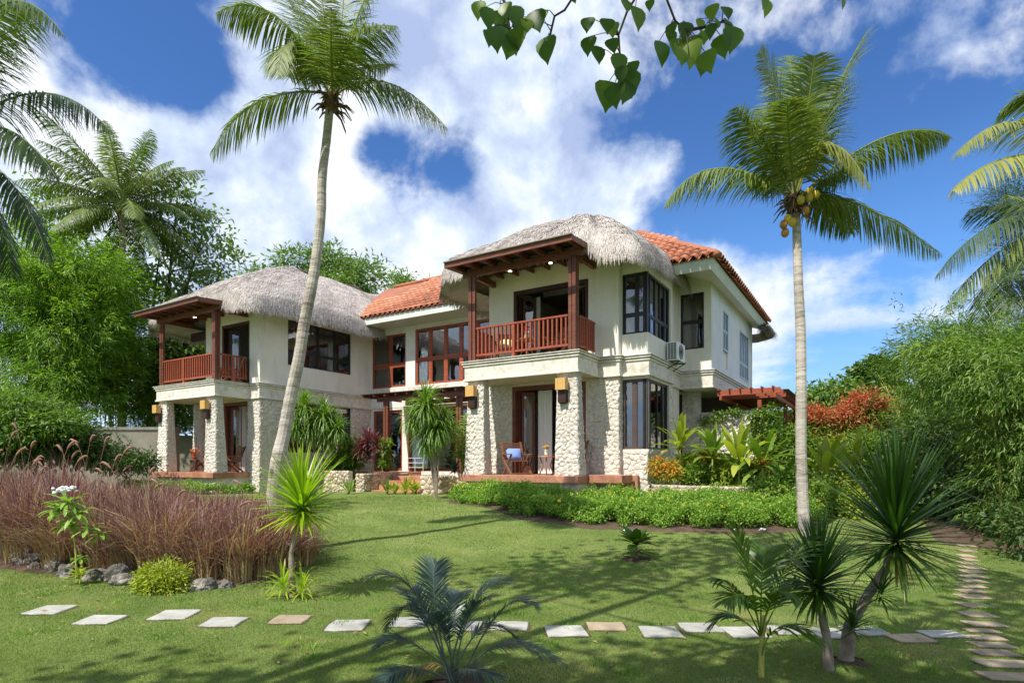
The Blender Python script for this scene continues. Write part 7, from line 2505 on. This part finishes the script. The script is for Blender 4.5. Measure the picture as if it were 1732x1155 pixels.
    clump('banana_plant', 'arching broad leaves in front of the right end of the garden wall', 1290, 790, 15.6, 15, 1.0, .13, 'lf_mid', (75, 0))
    clump('banana_plant', 'yellow green broad leaves beside the bay window', 1150, 760, 16.9, 14, .85, .12, 'lf_yellow', (85, 15))
    clump('banana_plant', 'broad green leaves right of the planter wall near the palm', 1325, 815, 14.4, 12, .62, .12, 'lf_areca', (70, 5))
    clump('banana_plant', 'yellow green banana leaves just right of the palm trunk', 1395, 810, 14.6, 14, .95, .15, 'lf_yellow', (85, 20), 'banana plant')
    clump('banana_plant', 'pale banana leaves further right of the palm trunk', 1440, 800, 15.2, 13, 1.0, .15, 'lf_yellow', (85, 10), 'banana plant')
    clump('banana_plant', 'green banana leaves behind the leaning dracaena', 1500, 830, 13.6, 13, .85, .14, 'lf_mid', (80, 0), 'banana plant')
    for i, (px, py, Y, rx, rz, m, lab) in enumerate([
            (1185, 803, 16.6, 30, 14, 'lf_mid', 'leafy green bush in the planter behind the low rubble wall'),
            (1235, 803, 16.4, 30, 15, 'lf_yellow', 'yellow variegated bush in the middle of the planter'),
            (1275, 800, 16.2, 24, 18, 'lf_mid', 'green bush at the right end of the planter'),
            (1215, 785, 17.2, 22, 14, 'lf_yellow', 'lime green bush under the fanned ginger leaves'),
            (1165, 785, 17.3, 20, 14, 'lf_yellow', 'lime bush next to the bay window wall'),
            (1310, 840, 14.0, 38, 40, 'lf_mid', 'rounded green bush at the end of the rubble planter wall'),
            (1385, 850, 13.8, 40, 40, 'lf_mid', 'bush behind the foot of the right palm trunk'),
            (1440, 860, 13.6, 40, 36, 'lf_yellow', 'yellow green bush right of the palm foot'),
            (1500, 870, 13.4, 40, 34, 'lf_mid', 'low bush behind the large leaning dracaena'),
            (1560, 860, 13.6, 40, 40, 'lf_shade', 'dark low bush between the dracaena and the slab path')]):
        c = W(px, py, Y); t = thing_at('garden_bush', lab, 'bush', c.x, Y)
        crown_mesh('foliage', [blob(px, py, Y, rx, rz), blob(px + 6, py + rz * .8, Y, rx, rz * .7)], 300, 15, .11, .045, t, m, rc=.12, shell=.4)
    for (px, py, Y, rx, rz, lab) in [(1115, 788, 16.2, 14, 18, 'orange flowered croton bush below the bay window'), (1135, 795, 16.0, 13, 16, 'small orange leaved croton left of the planter bush'), (1287, 785, 15.9, 12, 12, 'orange flowers among the green planter bushes'), (1195, 770, 16.8, 10, 8, 'orange blossoms beside the fanned ginger')]:
        c = W(px, py, Y); t = thing_at('croton', lab, 'shrub', c.x, Y)
        crown_mesh('foliage', [blob(px, py, Y, rx, rz)], 45, 9, .09, .035, t, 'lf_orange', rc=.07, shell=.3)
        crown_mesh('inner_foliage', [blob(px, py + 5, Y + .1, rx, rz)], 60, 10, .11, .04, t, 'lf_yellow', rc=.08, shell=.3)
    # vine over the garden wall and the pergola post
    v = thing_at('wall_vine', 'green climbing vine spilling over the garden wall and pergola post', 'vine', H(3.6, 5.95).x, H(3.6, 5.95).y, z=.4)
    bl = []
    for (a, z, ra, rz) in [(3.6, 3.1, .35, .2), (3.65, 2.7, .25, .3), (3.85, 2.2, .2, .4), (3.9, 1.6, .2, .4), (2.9, 3.3, .25, .12), (2.5, 3.2, .3, .10), (2.1, 3.0, .3, .10), (4.1, 3.2, .25, .35), (4.15, 2.4, .25, .6)]:
        w_ = H(a, 5.92, z); bl.append((w_.x, w_.y, w_.z, ra, .10, rz))
    crown_mesh('foliage', bl, 340, 12, .085, .06, v, 'lf_mid', rc=.09, shell=.2, tone=(.4, .25))


# ================================================================== RUN
build_ground()
soil_sheet('bed_soil', BED, 'brown soil of the ornamental grass bed')
soil_sheet('hedge_soil', [(x * 1.0, y - .25 if y < 13.5 else y) for x, y in HEDGE], 'brown soil strip along the foot of the hedge')
soil_sheet('path_soil', [(7.9, 10.6), (8.6, 10.2), (11.5, 10.5), (15, 12), (15, 18), (12, 19), (10.2, 15.5), (9.0, 12.8), (8.0, 11.2)], 'brown shaded soil beside the far end of the slab path')
build_villa()
build_paths()
build_entry()
flush_stones()
build_trees()
build_palms()
shade_tree()
build_garden()
build_bed()
build_furniture()
build_foreground()
build_grass()
build_litter()
